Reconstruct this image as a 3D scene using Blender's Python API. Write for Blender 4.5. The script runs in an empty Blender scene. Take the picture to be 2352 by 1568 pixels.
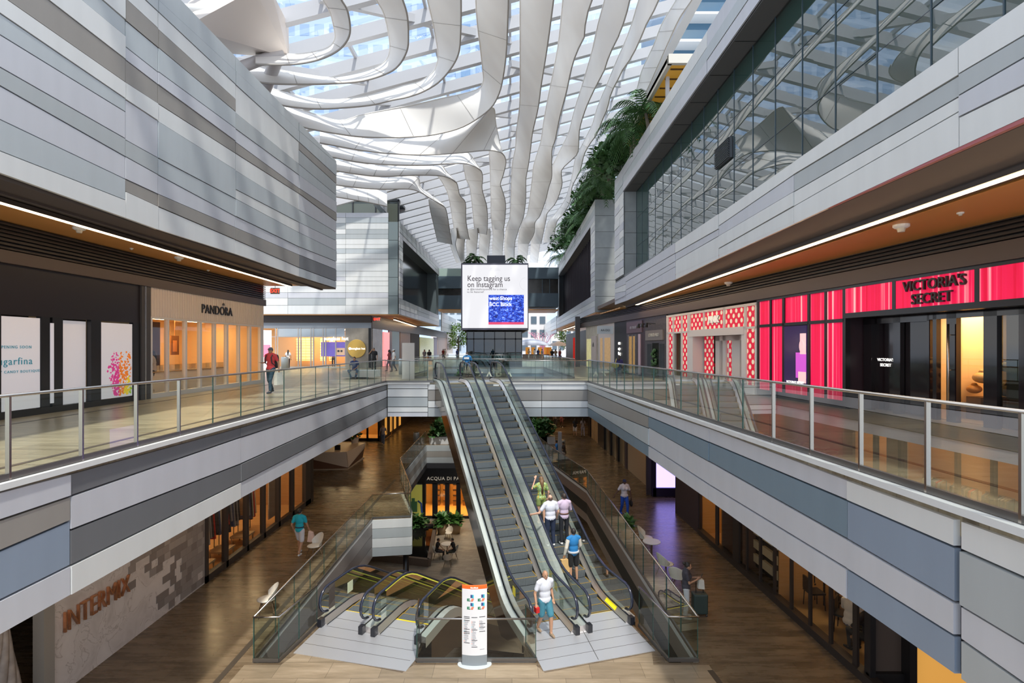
import bpy, bmesh, math, random
from mathutils import Vector, Matrix
from mathutils.geometry import tessellate_polygon
random.seed(7)
scene = bpy.context.scene
COL = scene.collection
# ---------------------------------------------------------------- camera, sky, sun, exposure
EYE, F, CX, HZ = 1.72, 1230.0, 1176.0, 797.0       # eye height over the upper floor; focal length and horizon in pixels of a 2352x1568 frame
cd = bpy.data.cameras.new('camera'); cam = bpy.data.objects.new('camera', cd); COL.objects.link(cam)
cd.sensor_width = 36.0; cd.lens = 36.0 * F / 2352.0; cd.shift_y = (HZ - 784.0) / 2352.0
cd.clip_start = 0.05; cd.clip_end = 600
cam.location = (0, 0, EYE); cam.rotation_euler = (math.radians(90), 0, 0)
scene.camera = cam
vs = scene.view_settings
vs.view_transform = 'Standard'; vs.look = 'None'; vs.gamma = 1.0; vs.exposure = 0.0; vs.use_curve_mapping = False
scene.cycles.transparent_max_bounces = 32
scene.cycles.max_bounces = 8
scene.cycles.sample_clamp_indirect = 6.0

w = bpy.data.worlds.new('sky'); scene.world = w; w.use_nodes = True
nt = w.node_tree; nt.nodes.clear()
out = nt.nodes.new('ShaderNodeOutputWorld'); bg = nt.nodes.new('ShaderNodeBackground')
tc = nt.nodes.new('ShaderNodeTexCoord'); mp = nt.nodes.new('ShaderNodeMapping'); mp.inputs['Scale'].default_value = (1.0, 1.0, 2.2)
nz = nt.nodes.new('ShaderNodeTexNoise'); nz.inputs['Scale'].default_value = 2.2; nz.inputs['Detail'].default_value = 6; nz.inputs['Roughness'].default_value = .55
cr = nt.nodes.new('ShaderNodeValToRGB')
cr.color_ramp.elements[0].position = .40; cr.color_ramp.elements[0].color = (.50, .68, .96, 1)
cr.color_ramp.elements[1].position = .56; cr.color_ramp.elements[1].color = (1.0, 1.0, 1.0, 1)
nt.links.new(tc.outputs['Generated'], mp.inputs[0]); nt.links.new(mp.outputs[0], nz.inputs['Vector']); nt.links.new(nz.outputs['Fac'], cr.inputs[0])
nt.links.new(cr.outputs[0], bg.inputs['Color']); bg.inputs['Strength'].default_value = 1.7
nt.links.new(bg.outputs[0], out.inputs[0])

sd = bpy.data.lights.new('sun', 'SUN'); sun = bpy.data.objects.new('sun', sd); COL.objects.link(sun)
sd.energy = 4.5; sd.angle = math.radians(2.5); sd.color = (1.0, .95, .86)
sun.rotation_euler = Vector((-.16, .44, -.88)).to_track_quat('-Z', 'Y').to_euler()

# ---------------------------------------------------------------- helpers
def V(*a): return Vector(a)
def uv(px, py): return (px - CX) / F, (HZ - py) / F
def at_y(px, py, Y):
    u, v = uv(px, py); return V(u * Y, Y, EYE + v * Y)
def at_z(px, py, z):
    u, v = uv(px, py); Y = (z - EYE) / v; return V(u * Y, Y, z)
def at_x(px, py, a, b=0.0):                       # on the upright plane X = a + b*Y
    u, v = uv(px, py); Y = a / (u - b); return V(u * Y, Y, EYE + v * Y)
def at_s(px, py, a, b):                           # on the sloping plane Z = a + b*X
    u, v = uv(px, py); Y = (a - EYE) / (v - b * u); return V(u * Y, Y, EYE + v * Y)

def mat(name, col=(.5, .5, .5), rough=.5, metal=0.0, emit=None, estr=1.0, spec=.5, noise=None, bump=None):
    m = bpy.data.materials.new(name); m.use_nodes = True
    n = m.node_tree.nodes; l = m.node_tree.links; b = n['Principled BSDF']
    b.inputs['Base Color'].default_value = (*col, 1); b.inputs['Roughness'].default_value = rough
    b.inputs['Metallic'].default_value = metal; b.inputs['Specular IOR Level'].default_value = spec
    if emit:
        b.inputs['Emission Color'].default_value = (*emit, 1); b.inputs['Emission Strength'].default_value = estr
    if noise:                                     # (scale, amount)
        t = n.new('ShaderNodeTexCoord'); z = n.new('ShaderNodeTexNoise'); z.inputs['Scale'].default_value = noise[0]; z.inputs['Detail'].default_value = 5
        mx = n.new('ShaderNodeMix'); mx.data_type = 'RGBA'; mx.blend_type = 'MIX'
        mx.inputs['A'].default_value = (*[c * (1 - noise[1]) for c in col], 1); mx.inputs['B'].default_value = (*[min(1, c * (1 + noise[1])) for c in col], 1)
        l.new(t.outputs['Object'], z.inputs['Vector']); l.new(z.outputs['Fac'], mx.inputs['Factor']); l.new(mx.outputs['Result'], b.inputs['Base Color'])
    return m
def glass(name, tint, refl=.10, rough=.0, k=1.0):
    """thin architectural glass: clear tinted sheet with a Fresnel reflection"""
    m = bpy.data.materials.new(name); m.use_nodes = True
    n = m.node_tree.nodes; l = m.node_tree.links; n.clear()
    o = n.new('ShaderNodeOutputMaterial'); mx = n.new('ShaderNodeMixShader'); tr = n.new('ShaderNodeBsdfTransparent'); gl = n.new('ShaderNodeBsdfGlossy')
    tr.inputs[0].default_value = (*tint, 1); gl.inputs['Roughness'].default_value = rough
    lw = n.new('ShaderNodeLayerWeight'); lw.inputs['Blend'].default_value = .35
    ma = n.new('ShaderNodeMath'); ma.operation = 'MULTIPLY_ADD'; ma.inputs[1].default_value = k; ma.inputs[2].default_value = refl; ma.use_clamp = True
    l.new(lw.outputs['Fresnel'], ma.inputs[0]); l.new(ma.outputs[0], mx.inputs[0]); l.new(tr.outputs[0], mx.inputs[1]); l.new(gl.outputs[0], mx.inputs[2]); l.new(mx.outputs[0], o.inputs[0])
    return m
def coords(n, l, scale=(1, 1, 1), rot=(0, 0, 0), src='Object'):
    t = n.new('ShaderNodeTexCoord'); mp = n.new('ShaderNodeMapping'); mp.inputs['Scale'].default_value = scale; mp.inputs['Rotation'].default_value = rot
    l.new(t.outputs[src], mp.inputs[0]); return mp.outputs[0]
def ramp(n, l, src, stops):
    c = n.new('ShaderNodeValToRGB'); e = c.color_ramp.elements
    while len(e) < len(stops): e.new(.5)
    for i, (p, col) in enumerate(stops): e[i].position = p; e[i].color = (*col, 1)
    l.new(src, c.inputs[0]); return c.outputs[0]

class MB:
    def __init__(s): s.v = []; s.f = []; s.m = []; s.uv = []
    def face(s, pts, m=0, uvs=None):
        i = len(s.v); s.v += [tuple(p) for p in pts]; s.f.append(tuple(range(i, i + len(pts)))); s.m.append(m); s.uv.append(uvs)
    def mesh(s, vs_, fs, m=0):
        i = len(s.v); s.v += [tuple(p) for p in vs_]
        for f in fs: s.f.append(tuple(i + k for k in f)); s.m.append(m); s.uv.append(None)
    def box(s, a, b, m=0):
        x0, x1 = sorted((a[0], b[0])); y0, y1 = sorted((a[1], b[1])); z0, z1 = sorted((a[2], b[2]))
        s.mesh([(x0, y0, z0), (x1, y0, z0), (x1, y1, z0), (x0, y1, z0), (x0, y0, z1), (x1, y0, z1), (x1, y1, z1), (x0, y1, z1)],
               [(0, 3, 2, 1), (4, 5, 6, 7), (0, 1, 5, 4), (1, 2, 6, 5), (2, 3, 7, 6), (3, 0, 4, 7)], m)
        return s
    def slab(s, q, n, t, m=0):                   # quad q thickened by vector n*t
        q = [Vector(p) for p in q]; k = len(q); o = [p + n * t for p in q]
        fs = [tuple(range(k)), tuple(range(2 * k - 1, k - 1, -1))] + [(i, k + i, k + (i + 1) % k, (i + 1) % k) for i in range(k)]
        s.mesh(q + o, fs, m); return s
    def bar(s, a, b, w_, h_, m=0, up=(0, 0, 1)): # box beam from a to b, w_ wide, h_ high
        a, b = Vector(a), Vector(b); d = (b - a).normalized(); up = Vector(up)
        if abs(d.dot(up)) > .99: up = V(0, 1, 0)
        sd_ = d.cross(up).normalized(); u2 = sd_.cross(d).normalized()
        c = []
        for p in (a, b):
            for sx, sz in ((-1, -1), (1, -1), (1, 1), (-1, 1)): c.append(p + sd_ * (sx * w_ / 2) + u2 * (sz * h_ / 2))
        s.mesh(c, [(0, 1, 2, 3), (7, 6, 5, 4), (0, 4, 5, 1), (1, 5, 6, 2), (2, 6, 7, 3), (3, 7, 4, 0)], m); return s
    def tube(s, pts, r, n=8, m=0, cap=True, flat=1.0):
        pts = [Vector(p) for p in pts]; rs = r if isinstance(r, (list, tuple)) else [r] * len(pts)
        vs_ = []; prev = None
        for i, p in enumerate(pts):
            d = (pts[min(i + 1, len(pts) - 1)] - pts[max(i - 1, 0)])
            d = d.normalized() if d.length > 1e-9 else V(0, 0, 1)
            if prev is None: prev = V(0, 0, 1) if abs(d.z) < .9 else V(1, 0, 0)
            a_ = (prev - d * prev.dot(d)).normalized(); b_ = d.cross(a_); prev = a_
            for k in range(n):
                t = 2 * math.pi * k / n; vs_.append(p + a_ * (math.cos(t) * rs[i] * flat) + b_ * (math.sin(t) * rs[i]))
        fs = []
        for i in range(len(pts) - 1):
            for k in range(n): fs.append((i * n + k, i * n + (k + 1) % n, (i + 1) * n + (k + 1) % n, (i + 1) * n + k))
        if cap: fs.append(tuple(range(n - 1, -1, -1))); fs.append(tuple((len(pts) - 1) * n + k for k in range(n)))
        s.mesh(vs_, fs, m); return s
    def lathe(s, prof, c=(0, 0, 0), n=20, m=0):  # prof: (r, z) list
        vs_ = []; fs = []
        for r, z in prof:
            for k in range(n):
                t = 2 * math.pi * k / n; vs_.append((c[0] + r * math.cos(t), c[1] + r * math.sin(t), c[2] + z))
        for i in range(len(prof) - 1):
            for k in range(n): fs.append((i * n + k, i * n + (k + 1) % n, (i + 1) * n + (k + 1) % n, (i + 1) * n + k))
        fs.append(tuple(range(n - 1, -1, -1))); fs.append(tuple((len(prof) - 1) * n + k for k in range(n)))
        s.mesh(vs_, fs, m); return s
    def ball(s, c, r, m=0, n=10, k=7, rot=None):
        c = Vector(c); r = (r, r, r) if not isinstance(r, (tuple, list)) else r
        vs_ = []; fs = []
        for i in range(k + 1):
            ph = math.pi * i / k
            for j in range(n):
                t = 2 * math.pi * j / n
                p = V(r[0] * math.sin(ph) * math.cos(t), r[1] * math.sin(ph) * math.sin(t), r[2] * math.cos(ph))
                if rot: p = rot @ p
                vs_.append(c + p)
        for i in range(k):
            for j in range(n): fs.append((i * n + j, (i + 1) * n + j, (i + 1) * n + (j + 1) % n, i * n + (j + 1) % n))
        s.mesh(vs_, fs, m); return s
    def poly(s, pts, z0, z1, m=0, hole=None):     # flat slab of a polygon (with an optional hole)
        loops = [[V(p[0], p[1], 0) for p in pts]] + ([[V(p[0], p[1], 0) for p in hole]] if hole else [])
        allp = [p for lp in loops for p in lp]; tri = tessellate_polygon(loops)
        for t in tri:
            a = [allp[i] for i in t]
            if (a[1] - a[0]).cross(a[2] - a[0]).z < 0: a.reverse()
            s.face([(p.x, p.y, z1) for p in a], m); s.face([(p.x, p.y, z0) for p in reversed(a)], m)
        for lp in loops:
            for i in range(len(lp)):
                p, q = lp[i], lp[(i + 1) % len(lp)]; s.face([(p.x, p.y, z0), (q.x, q.y, z0), (q.x, q.y, z1), (p.x, p.y, z1)], m)
        return s
    def build(s, name, mats, parent=None, smooth=False, loc=None):
        me = bpy.data.meshes.new(name); me.from_pydata(s.v, [], s.f)
        mats = mats if isinstance(mats, (list, tuple)) else [mats]
        for m in mats: me.materials.append(m)
        me.polygons.foreach_set('material_index', s.m)
        if any(u for u in s.uv):
            ul = me.uv_layers.new(name='uv'); i = 0
            for p, u in zip(me.polygons, s.uv):
                for j in range(p.loop_total): ul.data[p.loop_start + j].uv = u[j] if u else (0, 0)
        if smooth: me.polygons.foreach_set('use_smooth', [True] * len(me.polygons))
        me.update()
        o = bpy.data.objects.new(name, me); COL.objects.link(o)
        if parent: o.parent = parent
        if loc: o.location = loc
        return o
def tag(o, label, cat, group=None, kind=None):
    o['label'] = label; o['category'] = cat
    if group: o['group'] = group
    if kind: o['kind'] = kind
    return o
def struct(o, label=None):
    o['kind'] = 'structure'
    if label: o['label'] = label
    return o
def thing(name, label, cat, loc=(0, 0, 0), rz=0.0, group=None):
    o = bpy.data.objects.new(name, None); COL.objects.link(o); o.location = loc; o.rotation_euler = (0, 0, rz); o.empty_display_size = .2
    return tag(o, label, cat, group)
def kids(o): return [c for c in bpy.data.objects if c.parent == o]
def dup(root, loc=None, rz=None, label=None):
    r = root.copy(); COL.objects.link(r)
    if loc is not None: r.location = loc
    if rz is not None: r.rotation_euler = (0, 0, rz)
    if label: r['label'] = label
    for ch in kids(root):
        c = ch.copy(); COL.objects.link(c); c.parent = r
        for g in kids(ch):
            d = g.copy(); COL.objects.link(d); d.parent = c
    return r
def text(body, name, size, m, parent=None, M=None, extrude=.01, align='CENTER', sx=1.0, spacing=1.0, bold=0.0):
    cu = bpy.data.curves.new('t', 'FONT'); cu.body = body; cu.size = size; cu.extrude = extrude; cu.align_x = align; cu.align_y = 'CENTER'
    cu.space_character = spacing; cu.offset = bold; cu.resolution_u = 3
    to = bpy.data.objects.new('t', cu); COL.objects.link(to); dg = bpy.context.evaluated_depsgraph_get(); dg.update()
    me = bpy.data.meshes.new_from_object(to.evaluated_get(dg)); bpy.data.objects.remove(to)
    if sx != 1.0: me.transform(Matrix.Diagonal((sx, 1, 1, 1)))
    if M is not None: me.transform(M)
    me.materials.clear(); me.materials.append(m)
    o = bpy.data.objects.new(name, me); COL.objects.link(o); o.parent = parent; return o
def frameM(o, x, y):                              # matrix with local x,y axes as given, origin o
    x = Vector(x).normalized(); y = Vector(y).normalized(); z = x.cross(y)
    M = Matrix((x, y, z)).transposed().to_4x4(); M.translation = Vector(o); return M
FRONT = lambda o: frameM(o, (1, 0, 0), (0, 0, 1))     # text facing the camera (-Y)
LEFTW = lambda o: frameM(o, (0, 1, 0), (0, 0, 1))     # text on a wall facing +X
RIGHTW = lambda o: frameM(o, (0, -1, 0), (0, 0, 1))   # text on a wall facing -X
Z1, Z0 = -5.7, -11.4                                   # middle and bottom floor levels
# ---------------------------------------------------------------- materials
def brushed(name, col, rough=.42, metal=.25):
    m = mat(name, col, rough, metal); n = m.node_tree.nodes; l = m.node_tree.links; b = n['Principled BSDF']
    c = coords(n, l, (2.5, 2.5, .35)); z = n.new('ShaderNodeTexNoise'); z.inputs['Scale'].default_value = 1.2; z.inputs['Detail'].default_value = 3; l.new(c, z.inputs['Vector'])
    o = ramp(n, l, z.outputs['Fac'], [(.3, tuple(x * .97 for x in col)), (.7, tuple(min(1, x * 1.03) for x in col))]); l.new(o, b.inputs['Base Color'])
    return m
TONE = {'W': brushed('panel_light', (.72, .73, .72)), 'L': brushed('panel_lavender', (.58, .59, .63)), 'B': brushed('panel_blue_grey', (.49, .53, .55)),
        'M': brushed('panel_mid_grey', (.44, .47, .48)), 'T': brushed('panel_taupe', (.32, .30, .275)), 'D': brushed('panel_dark_grey', (.17, .175, .185)),
        'S': brushed('panel_slate_blue', (.20, .27, .33)), 'N': brushed('panel_steel_blue', (.27, .33, .42))}
TK = list(TONE); TM = [TONE[k] for k in TK]
M_groove = mat('groove_dark', (.03, .03, .035), .6)
M_body = mat('block_body', (.22, .23, .24), .7)
M_steel = mat('brushed_steel', (.46, .43, .40), .26, 1.0)
M_steel_dk = mat('dark_steel', (.20, .19, .18), .35, .8)
M_black = mat('black_frame', (.012, .012, .014), .3)
M_rubber = mat('black_rubber', (.012, .013, .018), .35)
M_white = mat('white_paint', (.82, .82, .80), .5)
M_cap = mat('edge_cap_stone', (.62, .62, .61), .5, noise=(3, .08))
M_brown = mat('bronze_bulkhead', (.085, .062, .055), .45)
M_louvre = mat('dark_louvre', (.030, .022, .020), .5)
M_soff = mat('dark_soffit', (.07, .055, .048), .6)
M_glass = glass('railing_glass', (.86, .94, .90), .03, k=.55)
M_glass_edge = mat('glass_edge', (.03, .10, .085), .2)
M_shopglass = glass('shop_glass', (.88, .90, .90), .03, k=.35)
M_winglass = glass('curtain_wall_glass', (.50, .66, .63), .22, k=.85)
M_winbase = mat('window_teal', (.30, .42, .41), .5)
M_roofglass = glass('roof_glass', (.90, .94, .98), .02, k=.3)
M_darkglass = glass('dark_glass', (.10, .13, .13), .06, k=.8)
M_conc = mat('concrete', (.30, .32, .32), .75, noise=(2.0, .18))
M_led = mat('warm_led', (1, .8, .5), .5, emit=(1.0, .70, .38), estr=16.0)
M_ledw = mat('shop_light', (1, .9, .75), .5, emit=(1.0, .70, .36), estr=20.0)
M_exit = mat('exit_red', (1, .05, .02), .5, emit=(1.0, .04, .02), estr=3.0)
M_foliage = mat('palm_leaf', (.05, .13, .035), .5, noise=(6, .5))
M_leaf2 = mat('shrub_leaf', (.06, .17, .04), .5, noise=(8, .5))
M_trunk = mat('trunk', (.20, .17, .13), .8, noise=(6, .3))
M_bronze_mirror = mat('bronze_mirror', (.16, .125, .095), .12, .85)
def ribbon_mat():
    m = mat('ribbon_membrane', (.84, .81, .77), .55); n = m.node_tree.nodes; l = m.node_tree.links; b = n['Principled BSDF']
    c = coords(n, l, (.25, .25, .25)); z = n.new('ShaderNodeTexNoise'); z.inputs['Scale'].default_value = 1.5; l.new(c, z.inputs['Vector'])
    o = ramp(n, l, z.outputs['Fac'], [(.35, (.78, .75, .72)), (.65, (.86, .84, .81))]); l.new(o, b.inputs['Base Color'])
    return m
M_ribbon = ribbon_mat(); M_seam = mat('ribbon_edge', (.42, .39, .36), .6); M_struct = mat('roof_steel', (.50, .50, .52), .5)
def wood_soffit():
    m = mat('orange_wood_soffit', (.50, .20, .05), .45); n = m.node_tree.nodes; l = m.node_tree.links; b = n['Principled BSDF']
    c = coords(n, l, (12, .3, 1)); wv = n.new('ShaderNodeTexWave'); wv.bands_direction = 'X'; wv.inputs['Scale'].default_value = .8; wv.inputs['Distortion'].default_value = .6; l.new(c, wv.inputs['Vector'])
    o = ramp(n, l, wv.outputs['Fac'], [(.0, (.45, .19, .05)), (.35, (.70, .34, .10)), (1, (.78, .40, .13))]); l.new(o, b.inputs['Base Color'])
    return m
M_woodsoff = wood_soffit()
def floor_mat(name, c1, c2, c3, rough=.28, tile=(1.2, .6), rot=0.0):
    m = mat(name, c1, rough, 0.0, spec=.6); n = m.node_tree.nodes; l = m.node_tree.links; b = n['Principled BSDF']
    c = coords(n, l, (.35, 2.6, 1), (0, 0, rot)); z = n.new('ShaderNodeTexNoise'); z.inputs['Scale'].default_value = 2.2; z.inputs['Detail'].default_value = 8; z.inputs['Roughness'].default_value = .65; l.new(c, z.inputs['Vector'])
    o = ramp(n, l, z.outputs['Fac'], [(.28, c2), (.50, c1), (.74, c3)])
    c2_ = coords(n, l, (1, 1, 1), (0, 0, rot)); br = n.new('ShaderNodeTexBrick'); br.inputs['Scale'].default_value = 1.0; br.inputs['Brick Width'].default_value = tile[0]; br.inputs['Row Height'].default_value = tile[1]
    br.inputs['Mortar Size'].default_value = .006; br.inputs['Color1'].default_value = (1, 1, 1, 1); br.inputs['Color2'].default_value = (.80, .80, .80, 1); br.inputs['Mortar'].default_value = (.5, .5, .5, 1); l.new(c2_, br.inputs['Vector'])
    mx = n.new('ShaderNodeMix'); mx.data_type = 'RGBA'; mx.blend_type = 'MULTIPLY'; mx.inputs['Factor'].default_value = 1; l.new(o, mx.inputs['A']); l.new(br.outputs['Color'], mx.inputs['B']); l.new(mx.outputs['Result'], b.inputs['Base Color'])
    r = n.new('ShaderNodeMapRange'); r.inputs[3].default_value = rough * .7; r.inputs[4].default_value = rough * 1.5; l.new(z.outputs['Fac'], r.inputs[0]); l.new(r.outputs[0], b.inputs['Roughness'])
    return m
M_floor_up = floor_mat('upper_marble', (.36, .30, .20), (.25, .20, .13), (.50, .43, .31))
M_floor_mid = floor_mat('middle_marble', (.150, .108, .066), (.085, .06, .036), (.23, .175, .115), .25)
M_floor_low = floor_mat('bottom_stone', (.33, .29, .23), (.24, .20, .155), (.42, .38, .31), .45, (.6, .3), .35)
def plate_mat():
    m = mat('ribbed_aluminium', (.66, .67, .70), .38, .7); n = m.node_tree.nodes; l = m.node_tree.links; b = n['Principled BSDF']
    c = coords(n, l, (1, 1, 1), (0, 0, .3)); wv = n.new('ShaderNodeTexWave'); wv.bands_direction = 'Y'; wv.inputs['Scale'].default_value = 30; l.new(c, wv.inputs['Vector'])
    bp = n.new('ShaderNodeBump'); bp.inputs['Strength'].default_value = .25; bp.inputs['Distance'].default_value = .01; l.new(wv.outputs['Fac'], bp.inputs['Height']); l.new(bp.outputs[0], b.inputs['Normal'])
    return m
M_plate = plate_mat()
def polka():
    m = mat('polka_dot_print', (.8, .02, .06), .35); n = m.node_tree.nodes; l = m.node_tree.links; b = n['Principled BSDF']
    t = n.new('ShaderNodeUVMap'); mp = n.new('ShaderNodeMapping'); mp.inputs['Rotation'].default_value = (0, 0, math.radians(45)); mp.inputs['Scale'].default_value = (3.6, 3.6, 1); l.new(t.outputs[0], mp.inputs[0])
    vo = n.new('ShaderNodeTexVoronoi'); vo.voronoi_dimensions = '2D'; vo.inputs['Randomness'].default_value = 0; vo.inputs['Scale'].default_value = 1; l.new(mp.outputs[0], vo.inputs['Vector'])
    o = ramp(n, l, vo.outputs['Distance'], [(.0, (.88, .78, .56)), (.30, (.88, .78, .56)), (.325, (.78, .01, .05)), (1, (.78, .01, .05))])
    l.new(o, b.inputs['Base Color']); l.new(o, b.inputs['Emission Color']); b.inputs['Emission Strength'].default_value = .35
    return m
M_polka = polka()
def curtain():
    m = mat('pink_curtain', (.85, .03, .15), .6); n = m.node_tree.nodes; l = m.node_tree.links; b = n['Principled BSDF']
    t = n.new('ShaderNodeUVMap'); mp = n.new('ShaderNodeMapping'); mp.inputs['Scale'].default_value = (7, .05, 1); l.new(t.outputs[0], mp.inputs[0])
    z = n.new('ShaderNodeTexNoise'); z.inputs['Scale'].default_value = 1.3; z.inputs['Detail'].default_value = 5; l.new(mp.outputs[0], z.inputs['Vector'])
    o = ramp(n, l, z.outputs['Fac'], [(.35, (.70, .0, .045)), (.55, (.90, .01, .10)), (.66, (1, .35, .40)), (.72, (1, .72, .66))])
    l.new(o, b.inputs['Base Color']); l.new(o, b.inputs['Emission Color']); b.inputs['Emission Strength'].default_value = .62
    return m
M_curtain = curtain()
def intermix():
    m = mat('pale_stone_wall', (.60, .55, .52), .6); n = m.node_tree.nodes; l = m.node_tree.links; b = n['Principled BSDF']
    c = coords(n, l, (1, 1, 1)); z = n.new('ShaderNodeTexNoise'); z.inputs['Scale'].default_value = 1.4; z.inputs['Detail'].default_value = 9; z.inputs['Distortion'].default_value = 1.2; l.new(c, z.inputs['Vector'])
    o = ramp(n, l, z.outputs['Fac'], [(.30, (.50, .45, .42)), (.485, (.62, .57, .54)), (.50, (.42, .37, .34)), (.512, (.62, .57, .54)), (.8, (.68, .63, .60))]); l.new(o, b.inputs['Base Color'])
    return m
M_imx = intermix()
M_mos = [mat('mosaic_a', (.22, .19, .175), .6), mat('mosaic_b', (.29, .255, .235), .6), mat('mosaic_c', (.36, .32, .295), .6)]
M_copper = mat('copper_letters', (.75, .36, .19), .25, .9)
M_shopwall = mat('shop_wall_warm', (.75, .50, .26), .7)
M_shopdark = mat('shop_wall_dark', (.07, .05, .04), .7)
M_shopfloor = mat('shop_floor', (.42, .30, .17), .4)
M_wood = mat('light_wood', (.50, .33, .17), .5, noise=(5, .2))
M_dkwood = mat('dark_wood', (.12, .07, .04), .5, noise=(5, .3))
M_cream = mat('pandora_cream', (.72, .62, .54), .6)
M_poster = mat('glowing_white', (.8, .78, .82), .5, emit=(.80, .78, .84), estr=.22)  # white window covers carry a faint glow of their own
M_letter = mat('letter_black', (.02, .02, .02), .4)
M_lit = mat('letter_lit', (1, 1, 1), .5, emit=(1, .97, .9), estr=1.6)
def skinm(i, c): return mat('skin_%s' % i, c, .55)
SKIN = {'light': skinm('light', (.62, .36, .25)), 'tan': skinm('tan', (.42, .23, .14)), 'dark': skinm('dark', (.10, .05, .035))}
CL = {}
def cloth(c):
    if c not in CL: CL[c] = mat('cloth_%d' % len(CL), c, .8, noise=(9, .12))
    return CL[c]
# ---------------------------------------------------------------- the shell: slabs, fascias, blocks
def clad(name, P, nrm, cols, label=None, gap=.022, th=.07, seed=1):
    """banded metal cladding. cols: (xL, xR, ysL, ysR, tones)"""
    rnd = random.Random(seed); mb = MB(); bk = MB(); nrm = Vector(nrm).normalized()
    for xL, xR, yl, yr, tones in cols:
        a, b, c, d = P(xL, yl[0]), P(xR, yr[0]), P(xR, yr[-1]), P(xL, yl[-1])
        bk.slab([a, b, c, d], -nrm, .04, len(TM))
        for i, t in enumerate(tones):
            q = [P(xL, yl[i]), P(xR, yr[i]), P(xR, yr[i + 1]), P(xL, yl[i + 1])]
            h = (q[1] - q[0]).normalized() * .006; g = V(0, 0, gap)
            q = [q[0] + h - g, q[1] - h - g, q[2] - h, q[3] + h]
            mb.slab(q, nrm, th - rnd.choice((0, .012, .02)), TK.index(t))
    mb.v += []; n0 = len(mb.v)
    mb.v += bk.v; mb.f += [tuple(n0 + k for k in f) for f in bk.f]; mb.m += bk.m; mb.uv += bk.uv
    return struct(mb.build(name, TM + [M_groove]), label)
s29, s46, s42 = 2.9025, 4.611, 4.2386
c1 = lambda *a: [y / s29 for y in a]
c2 = lambda *a: [y / s46 for y in a]
c3 = lambda *a: [y / s42 + 300 for y in a]
PL = lambda x, y: at_x(x, y, -8.6)
topL = lambda x: (x - 413) * 1.034
cols = [
 (-420, 282, [topL(-420)] + [-.0 + (-577 - 1218 * .86) / s29, (-437 - 1218 * .825) / s29, (-237 - 1218 * .765) / s29, (-24 - 1218 * .694) / s29, (100 - 1218 * .677) / s29, (240 - 1218 * .612) / s29, (455 - 1218 * .567) / s29, (578 - 1218 * .563) / s29, (800 - 1218 * .474) / s29, (1022 - 1218 * .40) / s29, (1158 - 1218 * .355) / s29],
  [topL(282)] + c1(128, 237, 392, 545, 655, 742, 920, 1040, 1190, 1330, 1452), 'WBWTWBLMLBW'),
 (282.5, 357.3, [topL(282.5)] + c1(-126, -14, 135, 308, 395, 545, 660, 928, 1040, 1190, 1272, 1452), [topL(357.3)] + c1(75, 185, 315, 478, 560, 685, 802, 1048, 1160, 1290, 1372, 1530), 'BWTBLTWLMLTW'),
 (357.7, 536.5, [topL(357.7)] + c2(-10, 120, 305, 500, 755, 890, 1090, 1280) + c3(262, 425, 612, 735, 960), [topL(536.5)] + c2(745, 890, 1048, 1180, 1355, 1490, 1617, 1794) + c3(660, 830, 938, 1058, 1200), 'BBWTBLTWBBLTW'),
 (537, 683.5, [topL(537), 161.6, 194, 258, 295.3, 325.5, 351] + c3(385, 568, 660, 830, 940, 1060, 1200), [topL(683.5), 300, 326, 376, 401.5, 432, 444] + c3(768, 890, 990, 1128, 1205, 1330, 1418), 'BBWMLTWBWBLTW'),
 (684, 770, [topL(684), 300, 326, 343.6, 376, 401.5, 432, 444] + c3(768, 890, 990, 1128, 1205, 1330, 1418), [369, 374.5, 404, 421.5, 447.5, 463, 489, 507.6] + c3(985, 1068, 1168, 1272, 1350, 1465, 1530), 'BBTMBLTLBLBLDB')]
clad('wall_upper_left', PL, (1, 0, 0), cols, 'long overhanging upper wall of grey metal bands on the left')
mb = MB(); mb.box((-20, 2, 4.75), (-8.66, 26.0, 10.75)); struct(mb.build('wall_upper_left_body', M_body))
# right block: spandrel, head, window strip
PR = lambda x, y: at_x(x, y, 6.6)
cols = [
 (2212, 2900, [104.5, 168.5, 218, 267.6, 337.3], [-366, -140, -90, 25, 50], 'WMLW'),
 (1829, 2211.5, [370, 400, 439, 472.4, 514], [104.5, 171, 219.4, 254, 337.3], 'WMWW'),
 (1655, 1828.5, [490, 517.8, 541, 570, 593], [370, 400, 439, 472.4, 514], 'WLWW'),
 (1554.5, 1654.5, [556.5, 581, 598, 641.5], [490, 525, 541, 593], 'WLW'),
 (1439.5, 1554, [634, 647, 666, 678, 691], [556.5, 581, 599.4, 611.6, 641.5], 'LLLL'),
 (1414, 1439, [651, 663, 673, 690, 699.5], [634, 652, 668, 678, 691], 'LWLL')]
ba = (273.3 - 337.3) / 141.0
cols[0] = (2212, 2640, [104.5, 168.5, 218, 267.6, 337.3], [104.5 - 428 * .684, 168.5 - 428 * .585, 218 - 428 * .575, 267.6 - 428 * .49, 337.3 - 428 * .456], 'WMLW')
clad('wall_upper_right', PR, (-1, 0, 0), cols, 'pale metal spandrel bands under the long window on the right', seed=2)
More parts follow.
